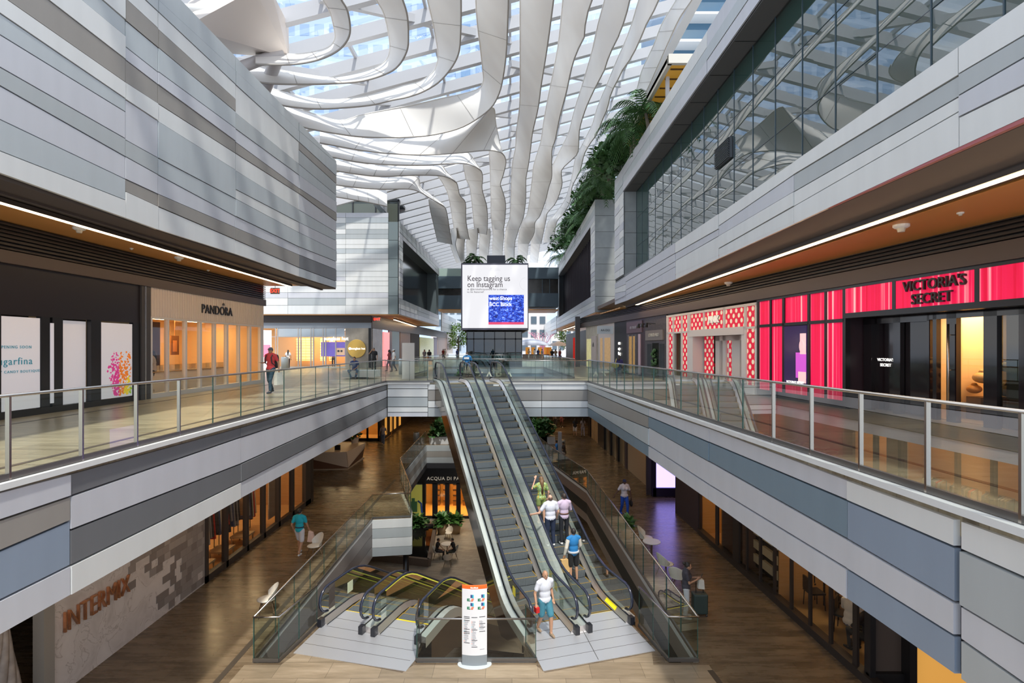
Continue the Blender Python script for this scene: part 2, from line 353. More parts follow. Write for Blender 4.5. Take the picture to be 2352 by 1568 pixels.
# head over the window and the pier at its far end: band lines by height
def band_wall(name, X, y0, y1, zs, tones, nrm, jo=(), seed=3, label=None, axis='x', gap=.02):
    """upright banded wall. axis 'x': plane X=const running along Y; axis 'y': plane Y=X running along X"""
    rnd = random.Random(seed); mb = MB(); edges = [y0] + list(jo) + [y1]; nrm = Vector(nrm)
    for a, b in zip(edges[:-1], edges[1:]):
        for i, t in enumerate(tones):
            if t == '-': continue
            tt = t if rnd.random() > .22 else rnd.choice('WLBM') if t in 'WL' else t
            za, zb = zs[i] + gap / 2, zs[i + 1] - gap / 2
            q = [(X, a + .01, za), (X, b - .01, za), (X, b - .01, zb), (X, a + .01, zb)]
            if axis == 'y': q = [(p[1], p[0], p[2]) for p in q]
            mb.slab([Vector(p) for p in q], nrm, .06 - rnd.choice((0, .015)), TK.index(tt))
    q = [(X, y0, zs[0]), (X, y1, zs[0]), (X, y1, zs[-1]), (X, y0, zs[-1])]
    if axis == 'y': q = [(p[1], p[0], p[2]) for p in q]
    mb.slab([Vector(p) for p in q], -nrm, .05, len(TM))
    return struct(mb.build(name, TM + [M_groove]), label)
band_wall('wall_upper_right_head', 6.6, 4.0, 34.2, [10.9, 11.35, 11.8, 12.35], 'LBL', (-1, 0, 0), (11, 18, 25.5, 31.6), 4)
zs = [6.0 + i * .445 for i in range(12)]
band_wall('wall_upper_right_pier', 6.6, 31.55, 34.2, zs, 'WLWWLWLWWLW', (-1, 0, 0), (32.6,), 5)
mb = MB()
mb.box((6.62, 3, 4.66), (20, 34.2, 4.9), 0); mb.box((8.0, 3, 4.9), (20, 34.2, 12.3), 0); mb.box((6.62, 3, 10.9), (8.0, 34.2, 12.33), 0)
mb.box((6.62, 3, 4.9), (7.42, 34.2, 5.95), 0); mb.box((6.62, 31.55, 5.9), (8, 34.2, 10.95), 0)
struct(mb.build('wall_upper_right_body', M_body))
mb = MB()
for i in range(4): mb.box((6.64, 31.50, 5.98 + i * 1.24), (7.35, 31.56, 5.98 + i * 1.24 + 1.21))
struct(mb.build('wall_window_reveal', M_conc))
mb = MB(); mb.box((6.62, 3, 10.86), (7.9, 31.5, 10.92), 0)
for i in range(14): mb.box((6.66, 4.0 + i * 2.0, 10.85), (7.3, 4.02 + i * 2.0, 10.862), 1)
struct(mb.build('ceiling_window_soffit', [mat('soffit_panel', (.10, .10, .10), .7), M_black]))
# long window strip
win = bpy.data.objects.new('window_1', None); COL.objects.link(win); struct(win, 'long strip window of green reflecting glass on the right')
mb = MB(); g = MB(); ys = [31.4 - i * 1.38 for i in range(21)]
for y in ys: mb.box((7.285, y - .012, 5.95), (7.31, y + .012, 10.86))
for z in (7.6, 9.25): mb.box((7.29, ys[-1], z - .006), (7.31, ys[0], z + .006))
mb.build('window_frame', mat('window_mullion', (.05, .08, .10), .4), win)
for i, (a, b) in enumerate(zip(ys[1:], ys[:-1])):
    rnd = random.Random(i); t = rnd.uniform(-.005, .005)
    gq = MB()
    for z0_, z1_ in ((5.95, 7.6), (7.6, 9.25), (9.25, 10.86)):
        e = rnd.uniform(-.003, .003)
        gq.face([(7.3 + t, a + .02, z0_), (7.3 - t + e, a + .02, z1_), (7.3 - t, b - .02, z1_), (7.3 + t + e, b - .02, z0_)])
    gq.build('window_pane', M_winglass, win)
mb = MB(); mb.box((7.36, 3, 5.95), (7.42, 31.5, 10.9)); struct(mb.build('wall_behind_window', M_winbase))
mb = MB(); mb.box((7.23, 17.75, 8.02), (7.3, 19.05, 8.72), 0)
for i in range(12): mb.bar((7.2, 17.78, 8.06 + i * .057), (7.2, 19.02, 8.06 + i * .057), .05, .02, 0)
tag(mb.build('ventilation_grille', mat('grille_dark', (.07, .08, .09), .5)), 'dark louvred vent grille set in the long green window', 'vent')
# blocks further back
zsR2 = [4.45, 4.95, 5.4, 5.9]
band_wall('wall_far_right_spandrel', 6.56, 42, 78, zsR2, 'LWL', (-1, 0, 0), (50, 60, 69), 6)
band_wall('wall_far_right_head', 6.56, 42, 78, [11.7, 12.2, 12.7, 13.3], 'LBL', (-1, 0, 0), (52, 65), 7)
zs = [5.9 + i * .3625 for i in range(17)]
band_wall('wall_far_right_pier', 6.56, 42, 44.4, zs, 'WLWWLWLWWLWLWWLW', (-1, 0, 0), (), 8)
mb = MB()
for i in range(7): mb.box((6.5, 41.95, 4.45 + i * 1.265), (8.6, 42.02, 4.45 + i * 1.265 + 1.24), 0)
mb.box((8.6, 41.9, 4.45), (20, 42.0, 13.3), 0)
struct(mb.build('wall_far_right_end', M_conc), 'grey concrete end wall of the far right block')
mb = MB(); mb.box((7.9, 42.05, 4.5), (20, 78, 13.2)); mb.box((6.6, 42.05, 4.5), (7.9, 78, 5.9)); mb.box((6.6, 42.05, 11.7), (7.9, 78, 13.25)); mb.box((6.6, 42.05, 5.9), (7.9, 44.4, 11.7)); mb.box((6.6, 75, 5.9), (7.9, 78, 11.7))
struct(mb.build('wall_far_right_body', M_body))
fins = MB()
for i in range(31): fins.box((7.2, 44.9 + i * 1.0, 5.9), (7.75, 45.0 + i * 1.0, 11.7))
struct(fins.build('wall_far_right_fins', mat('aubergine_fin', (.06, .045, .055), .5)))
mb = MB(); mb.box((7.8, 44.4, 5.9), (7.85, 75, 11.7)); struct(mb.build('window_2', mat('dark_window', (.02, .02, .03), .15)))
# far left block
zsL = [4.42, 5.15, 5.75, 6.2, 6.75, 7.15, 7.5, 7.95, 8.6, 8.95, 9.4, 9.8, 10.15, 10.6, 11.0, 11.4, 11.9, 12.35, 12.75]
band_wall('wall_far_left_front', 44.0, -24, -10.15, zsL, 'WWLWWLWWWWBWWMWWWL', (0, -1, 0), (-18.4, -13.65), 9, 'pale banded front wall of the far left block', 'y')
band_wall('wall_far_left_spandrel', -9.3, 44, 68, [4.42, 4.9, 5.3, 5.75], 'LWL', (1, 0, 0), (52, 60), 10)
band_wall('wall_far_left_head', -9.3, 44, 68, [10.8, 11.2, 11.6, 12.05], 'LBL', (1, 0, 0), (52, 60), 11)
band_wall('wall_distant_left', -9.5, 72, 99, [3.9, 4.5, 5.1, 5.7, 6.4], 'WWWW', (1, 0, 0), (80, 90), 31)
band_wall('wall_distant_right', 6.7, 80, 112, [3.9, 4.5, 5.1, 5.7, 6.4], 'WWWW', (-1, 0, 0), (92,), 32)
zs = [5.75 + i * .36 for i in range(15)]
band_wall('wall_far_left_pier', -9.3, 44, 45.4, zs, 'LWWLWLWWLWLWWL', (1, 0, 0), (), 12)
mb = MB(); mb.box((-24, 44.05, 4.5), (-10.6, 68, 12.6)); mb.box((-10.6, 44.05, 4.5), (-9.35, 68, 5.75)); mb.box((-10.6, 44.05, 10.8), (-9.35, 68, 12.0)); mb.box((-10.6, 44.05, 5.75), (-9.35, 45.4, 10.8)); mb.box((-10.6, 66, 5.75), (-9.35, 68, 10.8))
struct(mb.build('wall_far_left_body', mat('dark_slate', (.11, .14, .15), .5)))
mb = MB()
for i in range(5): mb.box((-10.12, 43.9, 4.42 + i * 1.52), (-9.36, 43.98, 4.42 + i * 1.52 + 1.49))
struct(mb.build('wall_far_left_corner', mat('slate_panel', (.16, .20, .21), .6)))
mb = MB(); mb.box((-10.5, 45.4, 5.75), (-10.45, 66, 10.8)); struct(mb.build('window_3', mat('dark_window_left', (.02, .02, .025), .12)))
# glass lobby on the roof of the far left block
mb = MB(); mb.box((-20, 47, 12.6), (-9.9, 47.1, 14.6), 0); mb.box((-20, 46.9, 14.5), (-9.9, 50, 14.7), 1)
for i in range(6): mb.box((-20 + i * 2, 46.9, 12.6), (-19.9 + i * 2, 47, 14.6), 1)
struct(mb.build('wall_roof_lobby', [mat('lobby_glass', (.10, .11, .09), .1), M_black]))

# ---- floors
def hole_mid():
    return [(-6.12, 12.6), (-5.47, 12.6), (-5.15, 14.3), (-4.83, 15.15), (-2.20, 14.35), (-2.35, 13.3), (-2.25, 12.6), (.57, 12.6), (.30, 13.3), (.25, 14.3), (2.97, 15.15), (3.45, 13.6), (3.69, 12.6),
            (4.41, 12.6), (3.91, 27.66), (2.57, 33.7), (1.72, 39.2), (1.5, 40.6), (-6.5, 40.6), (-6.4, 30.6), (-4.55, 24.2), (-4.4, 23.3), (-6.05, 23.05)]
HOLE = hole_mid()
mb = MB(); mb.poly([(-30, -4), (30, -4), (30, 95), (-30, 95)], Z1 - .25, Z1, 0, HOLE); struct(mb.build('floor_middle', M_floor_mid), 'brown polished marble walkway floor of the middle level')
LE = lambda y: -6.36 + (y - 6.65) * (.36 / 19.15)       # left void edge of the upper floor
RE = lambda y: 4.84 - .0591 * (y - 5.06)                # right void edge of the upper floor
hole_up = [(LE(-4), -4), (RE(-4), -4), (RE(25.3), 25.3), (LE(25.3), 25.3)]
mb = MB(); mb.poly([(-30, -4.2), (LE(-4), -4.2), (LE(25.5), 25.5), (-30, 25.5)], -.3, 0)
mb.poly([(RE(-4), -4.2), (30, -4.2), (30, 25.5), (RE(25.5), 25.5)], -.3, 0)
mb.poly([(-30, 25.5), (30, 25.5), (30, 95), (-30, 95)], -.3, 0, 0, [(LE(29.6), 29.6), (3.4, 29.6), (2.6, 44), (-6.0, 44)])
struct(mb.build('floor_upper', M_floor_up), 'tan polished marble walkway floor of the upper level')
mb = MB(); mb.box((-30, 4, Z0 - .2), (30, 95, Z0)); struct(mb.build('floor_bottom', M_floor_low), 'grey brown stone floor of the bottom level')
# ceilings under the slabs
mb = MB(); mb.poly([(-30, -4.2), (LE(-4) - .3, -4.2), (LE(25.5) - .3, 25.8), (-30, 25.8)], -1.55, -1.45); mb.poly([(RE(-4) + .3, -4.2), (30, -4.2), (30, 25.8), (RE(25.5) + .3, 25.8)], -1.55, -1.45)
mb.poly([(-30, 25.8), (30, 25.8), (30, 95), (-30, 95)], -1.55, -1.45, 0, [(LE(29.6), 29.6), (3.4, 29.6), (2.6, 44), (-6.0, 44)])
struct(mb.build('ceiling_middle', mat('middle_ceiling', (.30, .22, .16), .7)))
H2 = [(x * 1.03, y + (.3 if y > 20 else -.3)) for x, y in HOLE]
mb = MB(); mb.poly([(-30, 4), (30, 4), (30, 95), (-30, 95)], Z1 - 1.5, Z1 - 1.42, 0, H2); struct(mb.build('ceiling_bottom', mat('bottom_ceiling', (.10, .08, .06), .7)))
# fascias of the upper floor
PF = lambda x, y: at_x(x, y, -6.485, .0188)
cols = [(-500, 151, [1123 + 500 * .2526, 1187 + 500 * .331, 1257 + 500 * .424, 1370 + 500 * .49, 1449 + 500 * .556], [1085, 1137, 1193, 1296, 1365], 'LTNL'),
        (151.7, 546, [1085, 1137, 1214.6, 1296, 1365], [980, 1003, 1063.5, 1105.6, 1144], 'DLDW'),
        (546.5, 890, [980, 1003, 1063.5, 1105.6, 1144], [881, 892, 909.6, 932, 955], 'DLDL')]
cols[0] = (-300, 151, [1123 + 300 * .2526, 1187 + 300 * .331, 1257 + 300 * .424, 1370 + 300 * .49, 1449 + 300 * .556], [1085, 1137, 1193, 1296, 1365], 'LTNL')
clad('wall_fascia_left', PF, (1, 0, 0), cols, 'banded grey metal edge of the upper floor on the left', .03, .08, 21)
PG = lambda x, y: at_x(x, y, 5.139, -.0591)
cols = [(1354, 1495, [882, 895, 925, 935, 955], [936, 955, 982, 1022, 1050], 'BTBS'),
        (1495.4, 1635, [936, 955, 980, 1022, 1050], [981, 1014, 1058, 1111, 1147], 'LSLL'),
        (1635.4, 1957, [981, 1014, 1058, 1111, 1147], [1099, 1147, 1235.6, 1303.5, 1374], 'LSLL'),
        (1957.6, 2208, [1099, 1147, 1235.6, 1303.5, 1374], [1187, 1253, 1380, 1457, 1547], 'WNLN'),
        (2220, 2640, [1191, 1259, 1387, 1465, 1557], [1191 + 420 * .347, 1259 + 420 * .437, 1387 + 420 * .586, 1465 + 420 * .69, 1557 + 420 * .78], 'WMLM')]
clad('wall_fascia_right', PG, (-1, 0, 0), cols, 'banded blue grey metal edge of the upper floor on the right', .03, .08, 22)
PB = lambda x, y: at_y(x, y, 25.5)
cols = [(891, 983, [881, 891.5, 910.6, 933, 945.7, 956], [881, 891.5, 910.6, 933, 945.7, 956], 'WWMWL'),
        (983.5, 1244, [881, 894.5, 919, 935, 956], [881, 894.5, 919, 935, 956], 'WTWM'),
        (1244.5, 1353, [881, 894.5, 919, 935, 956], [881, 894.5, 919, 935, 956], 'WTWM')]
clad('wall_fascia_bridge', PB, (0, -1, 0), cols, 'banded grey front edge of the bridge at the top of the escalators', .03, .07, 23)
mb = MB()
mb.bar((LE(-3), -3, .0), (LE(25.5), 25.5, .0), .22, .08); mb.bar((RE(-3), -3, .0), (RE(25.5), 25.5, .0), .26, .08); mb.bar((LE(25.5), 25.5, .0), (-3.9, 25.5, 0), .25, .08); mb.bar((-.3, 25.5, .0), (RE(25.5), 25.5, 0), .25, .08)
struct(mb.build('trim_1', M_cap), 'pale stone capping along the upper floor edge')
mb = MB()
for x0, y0, x1, y1 in ((-7.3, 3, -7.05, 25), (-11.2, 5, -11.15, 25), (6.2, 3, 5.0, 25)):
    mb.bar((x0, y0, .003), (x1, y1, .003), .10, .006)
struct(mb.build('trim_2', mat('inlay_dark', (.10, .08, .07), .4)))
# fascias of the second upper void and its far side
band_wall('wall_second_void_left', -6.03, 29.6, 44, [-1.6, -1.0, -.5, -.04], 'MBL', (1, 0, 0), (36,), 24)
band_wall('wall_second_void_far', 44.0, -6.0, 2.6, [-1.7, -1.1, -.45, -.04], 'SSB', (0, -1, 0), (-2,), 25, None, 'y')
mb = MB(); mb.slab([(3.4, 29.6, -1.6), (2.6, 44, -1.6), (2.6, 44, 0), (3.4, 29.6, 0)], V(1, 0, 0), .1); mb.box((-6, 29.5, -1.6), (3.4, 29.6, 0)); struct(mb.build('wall_second_void_right', TONE['B']))
# fascias of the middle floor edge
def fascia_run(name, pts, z, bands, mats_, label=None):
    mb = MB()
    for (x0, y0), (x1, y1) in zip(pts[:-1], pts[1:]):
        a, b = V(x0, y0, 0), V(x1, y1, 0); d = (b - a).normalized(); n = V(-d.y, d.x, 0)
        zz = z
        for h, mi in bands:
            q = [a + V(0, 0, zz - .015), b + V(0, 0, zz - .015), b + V(0, 0, zz - h), a + V(0, 0, zz - h)]; mb.slab(q, n, .05, mi); zz -= h
    return struct(mb.build(name, mats_), label)
bl = [(.12, 0), (.55, 1), (.42, 2), (.50, 1)]
fascia_run('wall_middle_fascia_left', [(-6.05, 23.05), (-6.12, 12.6)], Z1, [(.12, 0), (.5, 1), (.5, 2), (.5, 1)], [TONE['W'], mat('brown_grey_a', (.28, .25, .24), .4, .3), mat('brown_grey_b', (.20, .175, .17), .4, .3)], 'banded metal edge of the middle floor on the left')
fascia_run('wall_middle_fascia_bump', [(-4.55, 24.2), (-4.4, 23.3), (-6.05, 23.05)], Z1, [(.38, 0), (.42, 1), (.40, 0), (.38, 1)], [TONE['W'], TONE['M']], 'bright banded corner where the middle floor juts out')
fascia_run('wall_middle_fascia_back', [(1.72, 39.2), (1.5, 40.6), (-6.5, 40.6), (-6.4, 30.6), (-4.55, 24.2)], Z1, [(.45, 0), (.45, 1), (.45, 0), (.4, 2)], [TONE['M'], TONE['T'], M_groove])
fascia_run('wall_middle_fascia_right', [(4.41, 12.6), (3.91, 27.66), (2.57, 33.7), (1.72, 39.2)], Z1, [(.14, 0), (.50, 1), (.55, 2), (.42, 1)], [TONE['W'], mat('brown_band', (.24, .205, .185), .4, .3), mat('recess_black', (.01, .014, .012), .6)], 'banded metal edge of the middle floor on the right')
fascia_run('wall_middle_fascia_near', [(.57, 12.6), (-2.25, 12.6)][::-1], Z1, [(.14, 0), (1.3, 1)], [M_cap, mat('dark_brown_board', (.075, .055, .04), .5)])
mb = MB(); mb.box((-6.1, 12.5, Z0), (4.4, 12.62, Z1 - 1.4)); struct(mb.build('wall_bottom_near', mat('dark_board', (.06, .045, .035), .6)))

# ---- walkway soffits with their light strips
mb = MB()
mb.box((-9.3, 2, 4.55), (-8.62, 26.2, 4.66), 0)
mb.box((-10.35, 2, 4.70), (-9.3, 26.2, 4.76), 0)
mb.box((-9.35, 2, 4.50), (-9.25, 26.2, 4.70), 0)
mb.box((-12.6, 2, 4.72), (-10.4, 26.2, 4.80), 1); mb.box((-13, 2, 4.80), (-8.7, 26.2, 4.9), 0)
struct(mb.build('ceiling_upper_left', [M_soff, M_woodsoff]), 'orange timber soffit over the left walkway')
mb = MB(); mb.bar((-9.95, 2, 4.63), (-10.45, 25.3, 4.63), .14, .10, 0); mb.bar((-9.95, 2, 4.575), (-10.45, 25.3, 4.575), .11, .02, 1)
tag(mb.build('strip_light', [M_soff, M_led]), 'long glowing warm strip light under the left overhang', 'light')
mb = MB()
mb.slab([(6.64, 3, 4.60), (7.25, 3, 4.34), (7.25, 34.2, 4.34), (6.64, 34.2, 4.60)], V(0, 0, 1), .05, 0); mb.box((7.25, 3, 4.22), (7.50, 34.2, 4.36), 2)
mb.slab([(7.66, 3, 4.23), (10.6, 3, 4.23), (7.85, 30, 4.23), (7.66, 31, 4.23)], V(0, 0, 1), .07, 1); mb.box((6.7, 3, 4.66), (20, 42, 4.9), 0)
mb.slab([(7.50, 3, 4.30), (7.66, 3, 4.30), (7.66, 34, 4.30), (7.50, 34, 4.30)], V(0, 0, 1), .05, 2); mb.slab([(6.9, 34.2, 4.2), (7.4, 34.2, 4.2), (6.6, 47, 4.2), (6.4, 47, 4.2)], V(0, 0, 1), .07, 1)
struct(mb.build('ceiling_upper_right', [mat('perforated_soffit', (.16, .12, .10), .6), M_woodsoff, M_soff]), 'orange timber soffit over the right walkway')
mb = MB(); mb.box((6.55, 3, 4.60), (6.62, 34, 4.655)); struct(mb.build('trim_3', mat('rosy_edge', (.40, .12, .13), .5)))
def led_r(px0, py0, px1, py1, label):
    a, b = at_z(px0, py0, 4.2), at_z(px1, py1, 4.2)
    mb = MB(); mb.bar(a + V(0, 0, .06), b + V(0, 0, .06), .14, .08, 0); mb.bar(a, b, .11, .02, 1)
    return tag(mb.build('strip_light', [M_soff, M_led]), label, 'light')
led_r(2500, 345, 1462, 700, 'long glowing warm strip light under the right overhang')
led_r(1398, 725, 1293, 758, 'short warm strip light under the far right block')
led_r(905, 734, 975, 756, 'short warm strip light under the far left block')
mb = MB(); mb.box((-24, 44.0, 4.35), (-9.3, 68, 4.42), 0); mb.box((6.56, 42, 4.38), (12, 90, 4.45), 0); struct(mb.build('ceiling_far', M_woodsoff))
mb = MB(); mb.poly([(-6.35, 5), (4.75, 5), (4.6, 12.5), (3.3, 12.5), (3.4, 13.0), (.75, 12.2), (.55, 12.5), (-2.3, 12.5), (-2.5, 12.2), (-5.2, 13.0), (-5.4, 12.5), (-6.25, 12.5)], Z1, Z1 + .005)
struct(mb.build('floor_landing_zone', floor_mat('tan_marble', (.29, .225, .15), (.20, .155, .10), (.40, .32, .225), .3)), 'paler tan marble floor zone in front of the escalators')
# ---------------------------------------------------------------- glass roof and white ribbons
SB = .28
roof = bpy.data.objects.new('ceiling_glass_roof', None); COL.objects.link(roof); struct(roof, 'sloping glass roof on white steel beams above the atrium')
rz = lambda x, a=17.4: a + SB * x
xl = lambda y: -17 if y < 44 else -11.2
XR = 9.4
y = 8.0; k = 0
while y < 96:
    mb = MB(); mb.bar((xl(y), y, rz(xl(y))), (XR, y + .6, rz(XR)), .30, .60); mb.build('rafter', M_struct, roof); y += 2.2
for x in (-14.5, -11.2, -7.5, -3.8, -.1, 3.6, 7.3):
    mb = MB(); mb.bar((x, 8 if x > -11.5 else 8, rz(x, 17.75)), (x, 96 if x > -11.5 else 44, rz(x, 17.75)), .12, .2); mb.build('purlin', M_struct, roof)
rnd = random.Random(3)
for i in range(9):
    ya = 12 + i * 8.8
    for x0, x1 in ((-14.5, -7.5), (-7.5, -.1), (-.1, 7.3)):
        if x0 < -12 and ya > 36: continue
        mb = MB(); mb.bar((x0, ya, rz(x0)), (x1, ya + 6.6, rz(x1)), .22, .35); mb.build('brace', M_struct, roof)
g = MB()
for i in range(11):
    a, b = 8 + i * 8, 16 + i * 8; x0 = xl(a + 4)
    g.face([(x0, a, rz(x0, 17.95)), (XR, a, rz(XR, 17.95)), (XR, b, rz(XR, 17.95)), (x0, b, rz(x0, 17.95))])
g.build('roof_glass', M_roofglass, roof)
mb = MB(); mb.bar((XR, 6, rz(XR) - .2), (XR, 96, rz(XR) - .2), .5, 1.0); mb.build('edge_beam', M_struct, roof)
mb = MB(); mb.bar((-11.2, 44, rz(-11.2) - .2), (-11.2, 96, rz(-11.2) - .2), .5, 1.2)
for i in range(12): mb.bar((-11.2, 46 + i * 4.2, rz(-11.2) - .5), (-10.9, 48.1 + i * 4.2, 12.2), .12, .12); mb.bar((-10.9, 48.1 + i * 4.2, 12.2), (-11.2, 50.2 + i * 4.2, rz(-11.2) - .5), .12, .12)
mb.build('edge_truss', M_struct, roof)

A_LO, A_HI = 14.3, 16.1
def resample(pts, n):
    pts = [Vector(p) for p in pts]; d = [0]
    for a, b in zip(pts[:-1], pts[1:]): d.append(d[-1] + (b - a).length)
    # Catmull-Rom through the points
    out = []
    for i in range(n):
        t = d[-1] * i / (n - 1); j = 0
        while j < len(pts) - 2 and d[j + 1] < t: j += 1
        u_ = (t - d[j]) / max(1e-6, d[j + 1] - d[j])
        p0, p1, p2, p3 = pts[max(j - 1, 0)], pts[j], pts[j + 1], pts[min(j + 2, len(pts) - 1)]
        out.append(.5 * ((2 * p1) + (p2 - p0) * u_ + (2 * p0 - 5 * p1 + 4 * p2 - p3) * u_ ** 2 + (3 * p1 - p0 - 3 * p2 + p3) * u_ ** 3))
    return out
def strip(mb, lo, hi, alo=A_LO, ahi=A_HI, n=56, b=SB):
    L = resample([at_s(x, y, alo, b) for x, y in lo], n); H = resample([at_s(x, y, ahi, b) for x, y in hi], n)
    V_ = []; m = 4
    for p, q in zip(L, H):
        for k_ in range(m + 1): V_.append(p.lerp(q, k_ / m))
    fs = []
    for i in range(n - 1):
        for k_ in range(m): fs.append((i * (m + 1) + k_, (i + 1) * (m + 1) + k_, (i + 1) * (m + 1) + k_ + 1, i * (m + 1) + k_ + 1))
    mb.mesh(V_, fs, 0)
    for E in (L, H): mb.tube(E, .035, 6, 1 if E is L else 0)
    for i in range(9, n - 5, 9):
        o = (H[i] - L[i]).cross(L[i + 1] - L[i]).normalized() * .012
        for s_ in (1, -1): mb.bar(L[i] + o * s_, H[i] + o * s_, .016, .01, 1)
A3 = lambda pts: [(900 + x / 2.8, y / 2.8) for x, y in pts]
A2 = lambda pts: [(400 + x / 3.485, y / 3.485) for x, y in pts]
A4 = lambda pts: [(750 + x / 3.92, 300 + y / 3.92) for x, y in pts]
def ribbon(label, parts):
    mb = MB()
    for p in parts: strip(mb, *p)
    o = mb.build('canopy_ribbon', [M_ribbon, M_seam], smooth=True)
    return tag(o, label, 'canopy ribbon', 'white ribbons under the glass roof')
ribbon('white canopy ribbon directly above the big screen, left of the straight group', [(
  A3([(1055, -120), (1040, 0), (1000, 300), (960, 550), (940, 700), (905, 850), (893, 950), (880, 1050), (862, 1150), (862, 1200), (860, 1300), (845, 1400), (825, 1450), (805, 1510), (790, 1568)]) + [(1180, 600)],
  A3([(825, -120), (825, 0), (825, 300), (825, 550), (820, 700), (800, 850), (795, 950), (775, 1050), (770, 1150), (768, 1200), (765, 1300), (758, 1400), (740, 1450), (730, 1510), (725, 1568)]) + [(1160, 600)])])
ribbon('white canopy ribbon second of the straight group counting from the screen side', [(
  A3([(1310, -120), (1290, 0), (1250, 110), (1235, 250), (1205, 300), (1160, 420), (1120, 600), (1080, 750), (1050, 900), (1030, 960), (1028, 1050), (1028, 1140), (1010, 1200), (985, 1300), (950, 1390), (920, 1430), (915, 1500), (880, 1568)]),
  A3([(1110, -120), (1100, 0), (1090, 110), (1075, 250), (1068, 300), (1045, 430), (1010, 600), (980, 760), (960, 900), (940, 970), (910, 1070), (905, 1130), (895, 1210), (882, 1310), (865, 1390), (838, 1430), (820, 1500), (810, 1568)]))])
ribbon('white canopy ribbon third of the straight group, with a sharp kink above the palms', [(
  A3([(1560, -120), (1530, 0), (1500, 120), (1450, 250), (1400, 350), (1360, 470), (1330, 520), (1290, 600), (1250, 690), (1220, 780), (1205, 850), (1200, 950), (1185, 1000), (1100, 1080), (1090, 1120), (1095, 1180), (1080, 1240), (1050, 1310), (1000, 1370), (990, 1420), (960, 1568)]),
  A3([(1395, -120), (1370, 0), (1335, 120), (1305, 250), (1285, 340), (1250, 460), (1230, 530), (1205, 610), (1178, 695), (1155, 785), (1135, 860), (1100, 930), (1060, 1010), (1030, 1080), (1025, 1130), (1010, 1200), (998, 1260), (985, 1330), (950, 1400), (915, 1450), (900, 1568)]))])
ribbon('white canopy ribbon fourth of the straight group, running behind the palms', [(
  A3([(1750, -120), (1720, 0), (1690, 60), (1640, 150), (1590, 270), (1540, 370), (1490, 440), (1450, 520), (1410, 600), (1385, 700), (1350, 780), (1320, 860), (1270, 930), (1235, 1000), (1210, 1100), (1160, 1200), (1150, 1290), (1100, 1380), (1060, 1430), (1040, 1560)]),
  A3([(1620, -120), (1590, 0), (1570, 60), (1545, 150), (1500, 270), (1455, 370), (1425, 440), (1390, 530), (1355, 610), (1315, 710), (1292, 795), (1255, 870), (1215, 950), (1180, 1020), (1165, 1100), (1145, 1190), (1110, 1290), (1045, 1380), (1000, 1440), (975, 1560)]))])
ribbon('broad white canopy ribbon farthest to the right, beside the tower', [(
  A3([(1985, -100), (1930, 0), (1850, 120), (1780, 270), (1700, 450), (1660, 540), (1620, 620)]),
  A3([(1880, -100), (1830, 0), (1740, 150), (1680, 300), (1610, 450), (1580, 560), (1560, 620)]), 15.0, 16.6)])
ribbon('smallest curling white ribbon at the top left beside the folded beam', [(
  A2([(1300, -90), (1340, 0), (1385, 80), (1408, 200), (1400, 290), (1350, 370), (1270, 430), (1150, 480), (1000, 510), (850, 518), (650, 512)]),
  A2([(1160, -90), (1195, 0), (1250, 100), (1280, 220), (1290, 300), (1260, 360), (1200, 395), (1100, 420), (980, 435), (850, 430), (650, 400)]))])
ribbon('second curling white ribbon at the top left, outside the smallest one', [(
  A2([(1790, -100), (1830, 0), (1865, 120), (1875, 270), (1865, 400), (1800, 520), (1700, 590), (1500, 650), (1250, 670), (1000, 675), (760, 668), (560, 640)]),
  A2([(1580, -100), (1620, 0), (1680, 110), (1720, 290), (1725, 410), (1690, 490), (1600, 545), (1450, 590), (1250, 620), (1050, 598), (830, 560), (560, 510)]))])
ribbon('third curling white ribbon, above the widest sweep', [(
  A3([(440, -120), (445, 0), (443, 200), (430, 340), (380, 440), (300, 530), (200, 590), (100, 625), (0, 645)]) + A2([(1600, 838), (1400, 860), (1150, 872), (900, 850), (700, 800)]),
  A3([(215, -120), (230, 0), (265, 150), (295, 320), (293, 400), (260, 470), (180, 525), (80, 550), (0, 575)]) + A2([(1600, 755), (1450, 785), (1200, 800), (920, 750), (700, 680)]))])
ribbon('widest sweeping white ribbon turning from the top centre to the left wall', [(
  A3([(750, -120), (750, 0), (745, 150), (735, 350), (715, 500), (690, 600), (640, 690), (540, 770), (420, 830), (250, 870), (100, 882), (0, 885)]) + A2([(1500, 1095), (1300, 1070), (1060, 1025), (850, 960)]),
  A3([(535, -120), (540, 0), (550, 150), (572, 330), (585, 450), (588, 520), (560, 570), (450, 605), (330, 630), (200, 660), (100, 682), (0, 700)]) + A2([(1500, 920), (1320, 965), (1080, 900), (850, 830)]))])
ribbon('grey white ribbon folding down under the widest sweep', [
 (A4([(-60, 110), (300, 175), (600, 208), (900, 218), (1200, 200), (1400, 180), (1500, 180), (1570, 198), (1600, 225)]), A4([(-60, 0), (300, 62), (600, 60), (900, 30), (1180, -50), (1380, -150), (1500, -210), (1525, -60), (1560, 110)])),
 (A4([(1570, 195), (1600, 225), (1615, 290), (1590, 400), (1565, 480), (1580, 530), (1610, 640), (1610, 750), (1600, 850), (1590, 895)]), A4([(1465, 175), (1466, 230), (1470, 300), (1474, 400), (1476, 480), (1478, 540), (1480, 640), (1480, 750), (1490, 850), (1492, 890)]))])
